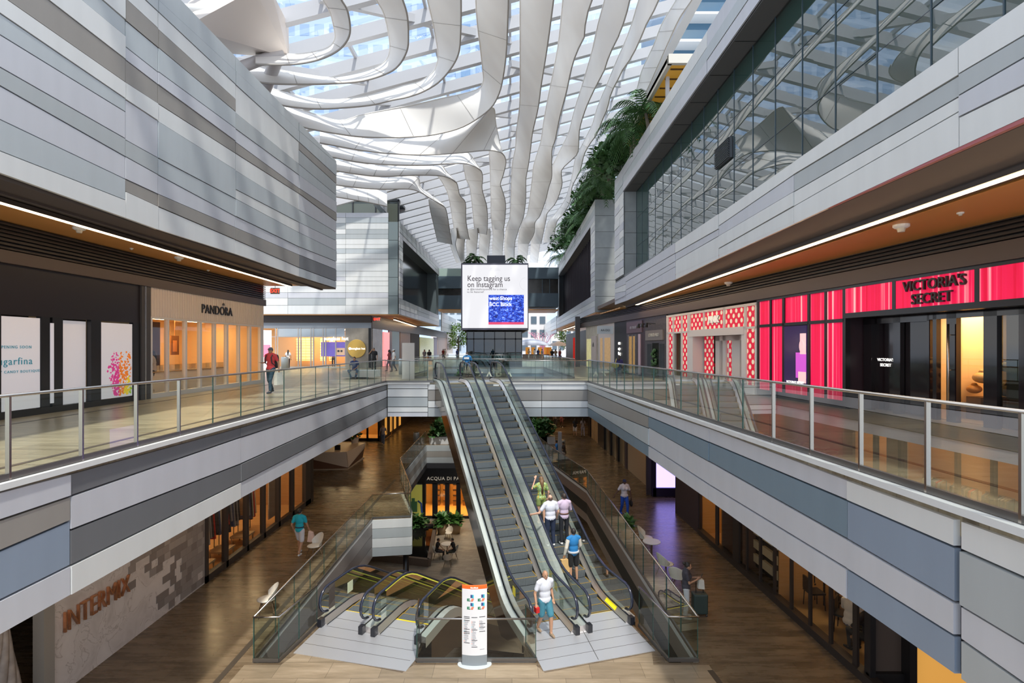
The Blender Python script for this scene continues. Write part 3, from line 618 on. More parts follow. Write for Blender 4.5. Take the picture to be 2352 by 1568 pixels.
ribbon('ribbon with two wavy bends left of the fold, ending above the screen', [
 (A4([(-40, 220), (300, 285), (600, 308), (900, 310), (1100, 298), (1250, 298), (1340, 325), (1390, 360)]), A4([(-40, 130), (300, 195), (600, 220), (900, 222), (1100, 210), (1270, 200), (1330, 270), (1380, 340)])),
 (A4([(1340, 325), (1390, 360), (1405, 420), (1400, 520), (1420, 600), (1445, 700), (1450, 850), (1440, 935)]), A4([(1230, 302), (1240, 350), (1255, 430), (1290, 510), (1303, 600), (1315, 710), (1328, 850), (1340, 920)]))])
ribbon('third wavy ribbon from the left above the screen', [
 (A4([(-20, 345), (300, 395), (500, 412), (800, 402), (1000, 405), (1100, 425), (1170, 470)]), A4([(-20, 245), (300, 300), (500, 315), (800, 318), (1020, 312), (1080, 370), (1150, 440)])),
 (A4([(1100, 425), (1170, 470), (1200, 580), (1250, 650), (1255, 800), (1275, 930), (1288, 980)]), A4([(1000, 405), (1040, 460), (1090, 560), (1112, 660), (1135, 800), (1155, 920), (1165, 970)]))])
ribbon('leftmost wavy ribbon, dropping beside the far left block', [
 (A4([(-20, 475), (300, 515), (500, 527), (750, 527), (850, 560), (920, 600), (1060, 685)]), A4([(-20, 372), (300, 405), (500, 420), (800, 412), (850, 510), (930, 570), (1050, 660)])),
 (A4([(1000, 650), (1060, 685), (1085, 750), (1110, 900), (1130, 1025)]), A4([(920, 615), (928, 680), (942, 750), (970, 870), (1000, 1000)]))])
ribbon('lowest white sheet of the ribbons above the far left block', [(A4([(-20, 580), (200, 615), (400, 650), (545, 682)]), A4([(-20, 490), (200, 512), (400, 525), (545, 535)]))])
lab = ['leftmost', 'second', 'third', 'fourth', 'fifth', 'sixth', 'seventh', 'eighth']
for i, (a0, a1, b0, b1) in enumerate(((1120, 1170, 1170, 1215), (1165, 1245, 1170, 1240), (1262, 1358, 1270, 1340), (1376, 1470, 1380, 1450), (1495, 1592, 1500, 1580), (1612, 1700, 1612, 1690), (1728, 1822, 1722, 1800), (1842, 1925, 1830, 1900))):
    ribbon('small pale far ribbon, %s of the row just above the screen' % lab[i], [(A4([(a1, 880), (a1 + 4, 950), (a1 - 6, 1040), (b1, 1190)]), A4([(a0, 890), (a0 + 4, 950), (a0 - 2, 1040), (b0, 1190)]), 15.5, 17.0, 14)])
# folded edge beam and struts at the top left
pts = [at_y(x, y, Y) for x, y, Y in ((425, 13, 17.2), (503, 14, 17.2), (648, 105, 21), (600, 126, 21), (535, 124, 20), (425, 62, 16), (585, -25, 17.5), (622, -25, 18.5), (663, 58, 22), (664, 133, 22), (500, -60, 18.5))]
bm = bmesh.new()
for p in pts: bm.verts.new(p)
bmesh.ops.convex_hull(bm, input=bm.verts); me = bpy.data.meshes.new('roof_beam'); bm.to_mesh(me); bm.free()
me.materials.append(mat('beige_cladding', (.74, .66, .60), .5)); o = bpy.data.objects.new('folded_roof_beam', me); COL.objects.link(o)
tag(o, 'big folded beige beam carrying the roof above the left wall', 'beam')
mb = MB(); mb.tube([at_y(400, 22, 16.6), at_y(502, 22, 17)], .16, 12); mb.build('edge_tube', M_white, o, True)
nd = at_y(642, 122, 21.3)
mb = MB(); mb.tube([nd, at_y(560, 152, 19.5), at_y(430, 205, 17)], .20, 14); tag(mb.build('roof_strut', mat('strut_paint', (.55, .52, .52), .4), smooth=True), 'round grey strut leaning left under the folded beam', 'strut')
mb = MB(); mb.tube([nd, at_y(612, 195, 21.6), at_y(575, 290, 22)], .24, 14); tag(mb.build('roof_strut', mat('strut_paint', (.55, .52, .52), .4), smooth=True), 'thick round grey strut dropping steeply behind the left wall', 'strut')
# ---------------------------------------------------------------- escalators
EH = 5.7; TAN = math.tan(math.radians(30)); LEN = EH / TAN + 2.0
def epath(s):                                       # height of the step band at run s
    a, b = .4, 1.6; k = TAN / (b - a)
    def g(x): return 0 if x < a else (k * (x - a) ** 2 / 2 if x < b else k * (b - a) ** 2 / 2 + TAN * (x - b))
    if s <= LEN / 2: return g(s)
    return EH - g(LEN - s)
M_step = mat('step_grey', (.17, .19, .20), .40, .5); M_yel = mat('step_yellow', (.32, .20, .03), .5)
M_deck = mat('inner_deck', (.70, .66, .64), .28, .85); M_deck2 = mat('outer_deck', (.56, .60, .56), .35, .6)
M_bal = glass('balustrade_glass', (.80, .90, .84), .05, k=.6)
M_balglow = mat('yellow_green_glow', (.5, .5, .1), .4, emit=(.62, .60, .05), estr=.6)
M_hand = mat('handrail_rubber', (.018, .022, .04), .22)
M_comb = mat('comb_yellow', (.80, .55, .02), .4)
def hprof(ext=.55, zoff=.98):
    """handrail centre line (s, z) with round newels at both ends"""
    pts = []; r = .34
    n0 = -ext; n1 = LEN + ext
    for i in range(9):
        t = math.radians(-90 - i * 22.5); pts.append((n0 + r * math.cos(t) , zoff - r + r * math.sin(t)))
    s = n0 + .1
    while s < n1: pts.append((s, epath(min(max(s, 0), LEN)) + zoff)); s += .3
    for i in range(9):
        t = math.radians(90 - i * 22.5); pts.append((n1 + r * math.cos(t), EH + zoff - r + r * math.sin(t)))
    return pts
def escalator(label, O, th, group, truss=True, glow=False, sticker=False):
    root = thing('escalator', label, 'escalator', O, th, group)
    HP = hprof(); H = .31
    for sgn in (-1, 1):
        x = sgn * .62
        mb = MB(); mb.tube([(x, s, z) for s, z in HP], .042, 8, 0, True, .7); mb.build('handrail', M_hand, root, True)
        gl = MB(); ss = [-.5 + .3 * i for i in range(int((LEN + 1.0) / .3) + 1)]
        up = [(s, epath(min(max(s, 0), LEN)) + .95) for s in ss]; lo = [(s, epath(min(max(s, 0), LEN)) + .16) for s in ss]
        for i in range(len(ss) - 1):
            gl.face([(x, lo[i][0], lo[i][1]), (x, lo[i + 1][0], lo[i + 1][1]), (x, up[i + 1][0], up[i + 1][1]), (x, up[i][0], up[i][1])])
        for c, zc, a0 in ((-.5, .61, 90), (LEN + .5, EH + .61, -90)):
            ring = [(x, c + .34 * math.cos(math.radians(a0 + k * 22.5)), zc + .34 * math.sin(math.radians(a0 + k * 22.5))) for k in range(9)]
            gl.face(ring)
        gl.build('glass_balustrade', M_bal, root)
        if glow:
            g2 = MB(); g2.tube([(x - sgn * .01, s, z - .045) for s, z in HP[9:-9]], .018, 6); g2.build('rail_lamp', M_balglow, root)
        d = MB()                                     # sloping inner deck, flat outer deck
        ss2 = [-.75] + [0.3 * i for i in range(int(LEN / .3) + 1)] + [LEN + .75]
        ez = lambda s: epath(min(max(s, 0), LEN))
        for a, b in zip(ss2[:-1], ss2[1:]):
            for (xa, za), (xb, zb), mi in (((.50, .04), (.60, .17), 0), ((.60, .17), (.64, .19), 2), ((.64, .17), (.80, .15), 1), ((.80, .15), (.80, -.12), 1), ((.50, -.2), (.50, .04), 2)):
                q = [(sgn * xa, a, ez(a) + za), (sgn * xa, b, ez(b) + za), (sgn * xb, b, ez(b) + zb), (sgn * xb, a, ez(a) + zb)]
                d.face(q if sgn > 0 else q[::-1], mi)
        for e, zz in ((-.75, 0), (LEN + .75, EH)):
            d.face([(sgn * .5, e, zz), (sgn * .8, e, zz), (sgn * .8, e, zz + .15), (sgn * .6, e, zz + .17), (sgn * .5, e, zz + .04)], 0)
        d.build('skirt_deck', [M_deck, M_deck2, M_rubber], root)
        for e, zz, dr in ((-.75, 0, -1), (LEN + .75, EH, 1)):
            inl = MB(); inl.box((x - .06, e, zz + .02), (x + .06, e + dr * .16, zz + .22)); inl.build('handrail_inlet', M_rubber, root)
    if truss:
        t = MB(); ss3 = [-.6] + [.6 * i for i in range(int(LEN / .6) + 1)] + [LEN + .4]; ez = lambda s: epath(min(max(s, 0), LEN))
        dep = lambda s: 1.0 if s > 1.2 else .35 + .54 * max(0, s)
        for a, b in zip(ss3[:-1], ss3[1:]):
            for sgn in (-1, 1):
                q = [(sgn * .79, a, ez(a) - dep(a)), (sgn * .79, b, ez(b) - dep(b)), (sgn * .79, b, ez(b) - .10), (sgn * .79, a, ez(a) - .10)]
                t.face(q if sgn > 0 else q[::-1])
            t.face([(-.79, a, ez(a) - dep(a)), (-.79, b, ez(b) - dep(b)), (.79, b, ez(b) - dep(b)), (.79, a, ez(a) - dep(a))])
        t.build('truss_cladding', M_bronze_mirror, root)
    st = MB(); st.box((-.495, 0, -.22), (.495, .40, 0), 0)
    st.v[0:0] = []
    for i in range(24): st.box((-.49 + i * .0415, .0, 0), (-.475 + i * .0415, .39, .008), 0)
    for i in range(20): st.box((-.485 + i * .05, -.012, -.21), (-.465 + i * .05, 0, -.01), 0)
    st.box((-.495, .0, .004), (.495, .022, .010), 1); st.box((-.497, 0, .006), (-.475, .40, .011), 1); st.box((.475, 0, .006), (.497, .40, .011), 1)
    s0 = st.build('step', [M_step, M_yel], root); s = 0.06; first = True
    while s < LEN - .3:
        o = s0 if first else s0.copy()
        if not first: COL.objects.link(o)
        z = epath(s + .2) if s > .5 else epath(s)
        o.location = (0, s, z - .012); first = False; s += .405
    for s, z in ((-.02, .0), (LEN - .1, EH)):
        cb = MB(); cb.box((-.5, s - .03, z - .03), (.5, s + .02, z + .004)); cb.build('comb_strip', M_comb, root)
    sg = MB()
    sg.face([(.515, -.15, .068), (.515, .45, .072), (.590, .45, .168), (.590, -.15, .160)])
    sg.v = [(x - .004, y, z + .006) for x, y, z in sg.v]
    if sticker: sg.build('warning_sticker', mat('sticker_yellow', (.95, .78, .02), .4, emit=(.95, .78, .02), estr=.1), root)
    return root
TH = math.radians(18.3)
r_ = V(math.cos(TH), math.sin(TH), 0); f_ = V(-math.sin(TH), math.cos(TH), 0)
O1 = V(.50, 13.42, Z1) + r_ * .62 + f_ * .86; O2 = O1 + r_ * 1.6
E1 = escalator('up escalator on the left of the tall pair, with one man walking down it', O1, TH, 'escalators')
E2 = escalator('escalator on the right of the tall pair, carrying four riders', O2, TH, 'escalators', sticker=True)
PH = math.radians(17)
nA = V(-5.08, 14.2, Z1); rr = V(math.cos(PH), -math.sin(PH), 0); aw = V(math.sin(PH), math.cos(PH), 0)
OA = nA + rr * .62 + aw * (.86 + LEN) + V(0, 0, -EH); OB = OA + rr * 1.6
E3 = escalator('down escalator nearest the left railing, sinking to the bottom floor', OA, math.pi - PH, 'escalators', glow=False)
E4 = escalator('down escalator with yellow green lit rails beside the directory sign', OB, math.pi - PH, 'escalators', glow=True)
# landing plates
mb = MB(); mb.poly([(-5.30, 12.98), (-2.43, 12.25), (-2.28, 12.75), (-2.32, 14.3), (-4.75, 15.1), (-5.1, 14.1)], Z1, Z1 + .012)
for k_ in range(1, 5):
    a_ = V(-5.30, 12.98, 0).lerp(V(-4.75, 15.1, 0), k_ / 5); b2 = V(-2.43, 12.25, 0).lerp(V(-2.32, 14.3, 0), k_ / 5); mb.bar(a_ + V(0, 0, Z1 + .0125), b2 + V(0, 0, Z1 + .0125), .012, .003, 1)
struct(mb.build('floor_landing_left', [M_plate, M_steel_dk]), 'ribbed metal landing plate before the down escalators')
mb = MB(); mb.poly([(.72, 12.26), (3.50, 13.08), (3.25, 14.0), (2.95, 15.1), (.28, 14.25), (.45, 13.3)], Z1, Z1 + .012)
for k_ in range(1, 5):
    a_ = V(.72, 12.26, 0).lerp(V(.28, 14.25, 0), k_ / 5); b2 = V(3.50, 13.08, 0).lerp(V(2.95, 15.1, 0), k_ / 5); mb.bar(a_ + V(0, 0, Z1 + .0125), b2 + V(0, 0, Z1 + .0125), .012, .003, 1)
mb.bar((2.05, 12.7, Z1 + .0125), (1.75, 14.7, Z1 + .0125), .015, .003, 1)
struct(mb.build('floor_landing_right', [M_plate, M_steel_dk]), 'ribbed metal landing plate before the tall escalators')
mb = MB(); mb.poly([tuple((O1 + f_ * (LEN + .0) - r_ * .8).xy), tuple((O2 + f_ * (LEN) + r_ * .8).xy), tuple((O2 + f_ * (LEN + 1.6) + r_ * .8).xy), tuple((O1 + f_ * (LEN + 1.6) - r_ * .8).xy)], .0, .012)
struct(mb.build('floor_landing_top', M_plate))
mb = MB(); b_ = -aw
mb.poly([tuple((OA - b_ * .1 - rr * .8).xy), tuple((OB - b_ * .1 + rr * .8).xy), tuple((OB - b_ * 2.0 + rr * .8).xy), tuple((OA - b_ * 2.0 - rr * .8).xy)][::-1], Z0, Z0 + .012)
struct(mb.build('floor_landing_bottom', M_plate))
# yellow notices on the balustrade glass and a paper notice
M_notice = mat('notice_yellow', (.80, .66, .03), .5, emit=(.8, .66, .03), estr=.15)
for esc_, xs_, lst in ((E1, .625, ((.55, .66, 'y'), (.95, .84, 'y'), (.15, .38, 'p'))), (E1, -.625, ((.55, .70, 'y'),)), (E3, .62, ((LEN - .5, EH + .5, 'p'),))):
    for s_, z_, kd in lst:
        mb = MB(); hw = .10 if kd == 'y' else .13; mb.box((xs_ - .004, s_ - hw, z_ - hw * 1.15), (xs_ + .004, s_ + hw, z_ + hw * 1.15)); mb.build('notice', M_notice if kd == 'y' else mat('notice_paper', (.50, .55, .38), .6), esc_)
# ---------------------------------------------------------------- railings
def railing(label, pts, h=1.08, step=1.12, start=None, posts=None, cap=True, group='glass railings', base=True, bw=.05):
    """glass railing along 3D base points"""
    root = thing('glass_railing', label, 'railing', pts[0], 0, group); o = Vector(pts[0])
    P = [Vector(p) - o for p in pts]
    hr = MB(); hr.tube([p + V(0, 0, h) for p in P], .028, 8, 0, True, .8); hr.build('handrail', M_steel, root, True)
    if base:
        bs = MB()
        for a, b in zip(P[:-1], P[1:]): bs.bar(a + V(0, 0, .04), b + V(0, 0, .04), bw, .08)
        bs.build('base_shoe', M_steel_dk, root)
    for a, b in zip(P[:-1], P[1:]):
        L_ = (b - a).length; d = (b - a) / L_; n = max(1, round(L_ / step)) if start is None else None
        if start is None: ts = [L_ * i / n for i in range(n + 1)]
        else:
            ts = [0]; t = start
            while t < L_ - .2:
                if t > .1: ts.append(t)
                t += step
            ts.append(L_)
        for i, (t0, t1) in enumerate(zip(ts[:-1], ts[1:])):
            p, q = a + d * (t0 + .008), a + d * (t1 - .008)
            g = MB(); nn = V(-d.y, d.x, 0)
            g.face([p + V(0, 0, .05), q + V(0, 0, .05), q + V(0, 0, h - .02), p + V(0, 0, h - .02)])
            for e in (p, q): g.slab([e + V(0, 0, .05), e + V(0, 0, h - .02), e + V(0, 0, h - .02) + d * .006, e + V(0, 0, .05) + d * .006], nn, .015, 1)
            g.build('glass_panel', [M_glass, M_glass_edge], root)
        if posts:
            for t in ts:
                w_ = (o + a + d * t)
                if posts(w_): pm = MB(); pm.bar(a + d * t, a + d * t + V(0, 0, h - .01), .055, .03, 0, d); pm.build('post', M_steel, root)
    return root
railing('glass railing with steel posts along the left upper walkway edge', [(LE(3.0), 3.0, .05), (LE(25.45), 25.45, .05)], 1.06, 1.12, .52 - .12, lambda p: p.y < 10.2)
railing('glass railing with steel posts along the right upper walkway edge', [(RE(3.0), 3.0, .05), (RE(25.45), 25.45, .05)], 1.06, 1.08, 1.0, lambda p: p.y < 9.9)
railing('glass railing on the bridge, left of the escalator tops', [(LE(25.5), 25.5, .04), (-3.75, 25.5, .04), (-4.2, 26.6, .04)], 1.04)
railing('glass railing on the bridge, right of the escalator tops', [(-.65, 26.9, .04), (-.15, 25.5, .04), (RE(25.5), 25.5, .04)], 1.04)
railing('glass railing along the far side of the bridge', [(-6.0, 29.5, .02), (3.4, 29.5, .02)], 1.05)
railing('glass railing left of the second opening beyond the bridge', [(-6.05, 29.6, .02), (-6.0, 44.0, .02)], 1.05, 1.8)
railing('glass railing right of the second opening beyond the bridge', [(3.45, 29.6, .02), (2.6, 44, .02)], 1.05, 1.8)
railing('farthest upper glass railing in front of the lift tower', [(-6.0, 44.1, .02), (2.6, 44.1, .02)], 1.05, 1.4)
zz = Z1 + .02
railing('left railing of the middle floor, running up beside the walkway to the jutting corner', [(-6.08, 12.6, zz), (-6.01, 23.05, zz)], 1.05, 1.16)
railing('railing around the jutting corner of the middle floor', [(-6.01, 23.1, zz), (-4.42, 23.33, zz), (-4.57, 24.25, zz), (-6.4, 30.6, zz), (-6.5, 40.5, zz)], 1.05, 1.3)
railing('right railing of the middle floor beside the purple lit walkway', [(4.38, 12.6, zz), (3.88, 27.66, zz), (2.57, 33.7, zz), (1.74, 39.2, zz)], 1.05, 1.15)
railing('small glass enclosure at the near left corner of the opening', [(-6.08, 12.6, zz), (-5.49, 12.6, zz), (-5.2, 14.3, zz)], 1.05, .9)
railing('low glass screen behind the directory sign, between the landing plates', [(-2.36, 13.6, zz), (-2.25, 12.62, zz), (.57, 12.62, zz), (.34, 13.3, zz)], 1.0, 3.0)
railing('small glass enclosure at the near right corner of the opening', [(3.36, 14.2, zz), (3.69, 12.62, zz), (4.38, 12.62, zz)], 1.05, .9)
# ---------------------------------------------------------------- directory totem
b0 = at_z(1089, 1535, Z1); R0 = V(b0.x, b0.y + .12, Z1)
root = thing('directory_sign', 'tall curved white directory sign with orange header on a grey foot', 'sign', R0)
def curved(mb, w_, z0_, z1_, y0, sag, m=0, n=12, thick=.05, x0=None):
    for i in range(n):
        xa, xb = -w_ / 2 + w_ * i / n, -w_ / 2 + w_ * (i + 1) / n
        f = lambda x: y0 - sag * (1 - (2 * x / w_) ** 2)
        mb.slab([(xa, f(xa), z0_), (xb, f(xb), z0_), (xb, f(xb), z1_), (xa, f(xa), z1_)], V(0, 1, 0), thick, m)
W_ = .58
mb = MB(); curved(mb, W_, .26, 1.80, 0, .05, 0); mb.build('sign_panel', mat('sign_white', (.74, .74, .76), .35), root)
mb = MB(); curved(mb, W_, 1.80, 1.875, 0, .05, 0); mb.build('sign_header', mat('sign_orange', (.85, .14, .02), .4), root)
mb = MB(); curved(mb, W_, .0, .26, 0, .05, 0, 12, .14); mb.build('foot', mat('foot_grey', (.23, .26, .28), .5), root)
mb = MB(); mb.lathe([(.40, 0), (.40, .015), (.37, .02)], (0, .08, 0), 32); bp = mb.build('base_plate', mat('base_pale', (.5, .54, .56), .4), root); bp.scale = (1, .55, 1)
fy = lambda x: -.055 - .0 + .05 * (2 * x / W_) ** 2
mk = MB(); rd = random.Random(5)
MC = [mat('map_teal', (.03, .45, .55), .5), mat('map_green', (.03, .20, .10), .5), mat('map_navy', (.04, .08, .25), .5), mat('map_orange', (.80, .16, .04), .5), mat('map_grey', (.30, .30, .32), .5), mat('map_black', (.03, .03, .03), .5)]
def dab(x0, z0_, w, h, m):
    n = max(1, int(w / .05))
    for i in range(n):
        a, b = x0 + w * i / n, x0 + w * (i + 1) / n
        mk.slab([(a, fy(a), z0_), (b, fy(b), z0_), (b, fy(b), z0_ + h), (a, fy(a), z0_ + h)], V(0, 1, 0), .004, m)
for bx, bz in ((-.20, 1.54), (.05, 1.54), (-.20, 1.35), (.05, 1.35)):
    dab(bx + .11, bz + .06, .045, .07, 2); dab(bx + .155, bz + .05, .03, .08, 0); dab(bx + .03, bz - .02, .035, .06, 1); dab(bx + .065, bz - .02, .04, .02, 1); dab(bx + .065, bz + .02, .03, .02, 1)
    for q in range(3): dab(bx + .115 + .01 * q, bz - .02 + q * .022, .055, .013, 3)
for cx_, ztop, zs_ in ((-.245, 1.15, (1.15, 1.115, 1.065, .86, .80, .765, .545)), (-.065, 1.14, (1.14, .85, .61, .455)), (.115, 1.15, (1.15, .99, .905, .81))):
    for z_ in zs_: dab(cx_, z_, .135, .010, 5)
    z_ = ztop - .09
    while z_ > zs_[-1] + .03:
        dab(cx_, z_, .012, .006, 3 if rd.random() < .5 else 0); dab(cx_ + .02, z_, rd.uniform(.04, .09), .0045, 4); z_ -= .022
dab(.13, .40, .1, .006, 4)
mk.build('map_and_lists', MC, root)
text('StoreBlock', 'header_lettering', .040, M_lit, root, FRONT((0, -.058, 1.835)), .002)
# ---------------------------------------------------------------- shopfronts
class Wall:
    """upright shopfront plane X = a + b*Y; out = towards the open middle (+X for the left side, -X for the right)"""
    def __init__(s, a, b, sgn): s.a, s.b = a, b; s.d = V(b, 1, 0).normalized(); s.n = V(1, -b, 0).normalized() * sgn; s.sgn = sgn
    def y(s, px): return s.a / ((px - CX) / F - s.b)
    def p(s, Y, z, o=0): return V(s.a + s.b * Y, Y, z) + s.n * o
    def box(s, mb, Y0, Y1, z0, z1, o0=0.0, o1=.05, m=0, uv_=False):
        a, b, c, d = s.p(Y0, z0, o0), s.p(Y1, z0, o0), s.p(Y1, z1, o0), s.p(Y0, z1, o0)
        if uv_: q = [p + s.n * (o1 - o0) for p in (a, b, c, d)]; mb.face(q, m, [(Y0, z0), (Y1, z0), (Y1, z1), (Y0, z1)])
        else: mb.slab([a, b, c, d], s.n, o1 - o0, m)
    def px(s, mb, p0, p1, z0, z1, o0=0.0, o1=.05, m=0, uv_=False): s.box(mb, s.y(p0), s.y(p1), z0, z1, o0, o1, m, uv_)
    def part(s, name, m, root, p0, p1, z0, z1, o0=0.0, o1=.05, uv_=False):
        mb = MB(); s.px(mb, p0, p1, z0, z1, o0, o1, 0, uv_); return mb.build(name, m, root)
    def M(s, Y, z, o):
        x = s.d * s.sgn; return frameM(s.p(Y, z, o), x, (0, 0, 1))
LW = Wall(-12.1, 0, 1); RW = Wall(10.8, -.1, -1); ML = Wall(-9.65, 0, 1); MR = Wall(8.3, -.0395, -1)
def interior(name, W, p0, p1, z0, z1, depth, wall, floor, light, o1=-.12):
    mb = MB(); Y0, Y1 = sorted((W.y(p0), W.y(p1)))
    W.box(mb, Y0, Y1, z0, z1, -depth - .05, -depth, 0)
    for Y in (Y0 - .05, Y1): W.box(mb, Y, Y + .05, z0, z1, -depth, o1, 0)
    W.box(mb, Y0, Y1, z1, z1 + .05, -depth, o1, 0); W.box(mb, Y0, Y1, z0, z0 + .015, -depth, o1, 1)
    o = struct(mb.build(name, [wall, floor]))
    if light:
        mb = MB(); c = (Y0 + Y1) / 2; n = max(1, int((Y1 - Y0) / 2.5))
        for i in range(n):
            yy = Y0 + (Y1 - Y0) * (i + .5) / n; W.box(mb, yy - .5, yy + .5, z1 - .04, z1, -depth * .62, -depth * .38)
        tag(mb.build('ceiling_light', light), 'glowing ceiling panels inside the shop behind ' + name.replace('_', ' '), 'light')
    return o
# --- bulkheads: bronze beams and black louvres along both walkways
def bulkhead(name, W, Y0, Y1, zb, zt, zl, label=None):
    mb = MB(); W.box(mb, Y0, Y1, zb, zt, -.1, .12, 0); W.box(mb, Y0, Y1, zt, zl, -.1, -.02, 1); k = 0; z = zt + .03
    while z < zl - .03: W.box(mb, Y0, Y1, z, z + .035, -.02, .10, 2); z += .095
    return struct(mb.build(name, [M_brown, M_black, M_louvre]), label)
bulkhead('wall_bulkhead_left', LW, 2, 26.1, 3.72, 4.02, 4.74, 'black louvred bulkhead over the left shops')
bulkhead('wall_bulkhead_right', RW, 3, 48, 3.42, 3.80, 4.26, 'black louvred bulkhead over the right shops')
# --- left: closed candy shop
t = thing('shopfront', 'black fronted candy shop with white covered windows at the far left', 'shopfront', (0, 0, 0))
mb = MB(); LW.box(mb, 5, 17.5, 2.50, 3.72, -.1, .02); mb.build('black_header', mat('header_black', (.018, .013, .015), .35), t)
mb = MB(); LW.box(mb, 5, 17.5, 0, .16, -.1, .04)
for a, b in ((92, 112), (118, 142), (207, 230), (304, 320), (0, -300)): LW.px(mb, a, b, .1, 2.5, -.1, .03)
LW.px(mb, 112, 118, .1, 2.5, -.14, -.1); LW.px(mb, 140, 210, .1, 2.5, -.2, -.16)
mb.build('black_frame', M_black, t)
LW.part('door_edge_light', mat('white_plate', (.7, .68, .74), .4, emit=(.7, .68, .76), estr=.3), t, 113, 121, .25, 2.35, -.02, 0.035)
p = LW.part('window_cover', M_poster, t, -420, 91, .18, 2.46, -.02, .01)
LW.part('window_cover', M_poster, t, 145, 205, .16, 2.45, -.12, -.10)
LW.part('window_cover', M_poster, t, 231, 303, .18, 2.45, -.02, .01)
tq = mat('turquoise_letter', (.10, .42, .55), .5)
text('sugarfina', 'lettering', .25, tq, t, LW.M(LW.y(29), 1.37, .02), .004, spacing=1.15)
text('OPENING SOON', 'lettering', .10, tq, t, LW.M(LW.y(33), 1.72, .02), .003, spacing=1.25)
text('LUXURY CANDY BOUTIQUE', 'lettering', .09, tq, t, LW.M(LW.y(30), 1.12, .02), .003, spacing=1.3)
mb = MB(); rd = random.Random(11)
SPL = [mat('splash_%d' % i_, c_, .5, emit=c_, estr=.22) for i_, c_ in enumerate(((.80, .06, .32), (.95, .25, .02), (.95, .70, .02), (.35, .6, .03)))]  # splash colours glow slightly so they stay bright on the glowing covers
for i in range(620):
    fy_ = rd.random(); z_ = .25 + 1.35 * (1 - rd.random() ** .8 * 1.0); Ymax = 17.0; wd = 1.05 - .45 * abs(z_ - 1.0)
    Y_ = Ymax - wd * rd.random() ** (.8 if z_ < 1.3 else .7)
    if z_ > 1.2 and rd.random() < (z_ - 1.1) * 1.6: continue
    if rd.random() < (17.0 - Y_) ** 3 * .75: continue
    q = (17.0 - Y_) ; v_ = q * .9 + (z_ - .3) * .28
    m_ = 3 if v_ < .08 else 2 if v_ < .30 and z_ < .8 else 1 if q < .52 else 0
    r = rd.uniform(.012, .045); c = LW.p(Y_, z_, .013)
    mb.face([c + V(rd.uniform(0, .004), r * math.cos(a), r * math.sin(a)) for a in [k * math.pi / 3 for k in range(6)]], m_)
mb.build('paint_splash', SPL, t)
t = thing('shop_pillar', 'dark grey pillar with a pale metal strip left of the cream jewellery shop', 'pillar', (0, 0, 0))
mb = MB(); LW.px(mb, 320, 341, 0, 3.72, -.1, .08); mb.build('pillar', mat('pillar_dark', (.06, .055, .055), .5), t)
mb = MB(); LW.px(mb, 326.5, 329.5, 0, 3.72, .08, .10); mb.build('metal_strip', M_steel, t)
# --- left: cream jewellery shop
t = thing('shopfront', 'cream ribbed jewellery shop with tall windows glowing orange', 'shopfront', (0, 0, 0))
mb = MB(); LW.px(mb, 342, 603, 2.74, 3.72, -.1, .05); n = 58
Ya, Yb = LW.y(342), LW.y(603)
for i in range(n): yy = Ya + (Yb - Ya) * (i + .5) / n; LW.box(mb, yy - .035, yy + .03, 2.76, 3.72, .05, .07)
mb.build('ribbed_header', M_cream, t)
fr = MB()
for a, b in ((342, 347), (382, 385.5), (423, 427), (457, 461), (490, 493.5), (518, 522), (546.5, 549), (571, 575), (596, 603)): LW.px(fr, a, b, 0, 2.74, -.08, .05)
LW.px(fr, 342, 603, 0, .16, -.08, .06); LW.px(fr, 342, 603, 2.68, 2.74, -.08, .06); fr.build('window_frame', mat('cream_frame', (.70, .66, .62), .5), t)
for a, b in ((347, 382), (385.5, 423), (427, 457), (461, 490), (493.5, 518), (522, 546.5), (549, 571), (575, 596)): LW.part('window_pane', M_shopglass, t, a, b, .16, 2.68, -.03, -.02, True)
text('PANDORA', 'lettering', .50, M_letter, t, LW.M(LW.y(495), 3.20, .09), .02, sx=.92, spacing=1.05)
mb = MB(); c = LW.p(LW.y(508), 3.50, .10)
for k in range(3): mb.ball(c + V(0, (k - 1) * .05, .03 - abs(k - 1) * .012), .018)
mb.bar(c + V(0, -.07, -.03), c + V(0, .07, -.03), .03, .03); mb.build('crown_mark', M_letter, t)
interior('wall_shop_jewellery', LW, 344, 601, 0, 2.9, 4.0, M_shopwall, M_shopfloor, M_ledw)
for i, (a, b) in enumerate(((350, 385), (400, 430), (436, 466), (470, 500), (505, 530), (535, 560))):
    u = thing('display_counter', 'white display counter in the cream shop, number %s from the left window' % ['one', 'two', 'three', 'four', 'five', 'six'][i], 'counter', (0, 0, 0), 0, 'jewellery display counters')
    u['label'] = 'white counter with glass box behind the %s orange lit window' % ['first', 'second', 'third', 'fourth', 'fifth', 'sixth'][i]
    mb = MB(); LW.px(mb, a, b, .02, .80, -1.3, -.8); mb.build('cabinet', mat('counter_white', (.78, .70, .58), .5), u)
    mb = MB(); LW.px(mb, a, b, .80, .84, -1.35, -.75); mb.build('counter_top', M_wood, u)
    mb = MB(); LW.px(mb, a + 3, b - 3, .84, 1.05, -1.25, -.85); mb.build('glass_box', M_shopglass, u)
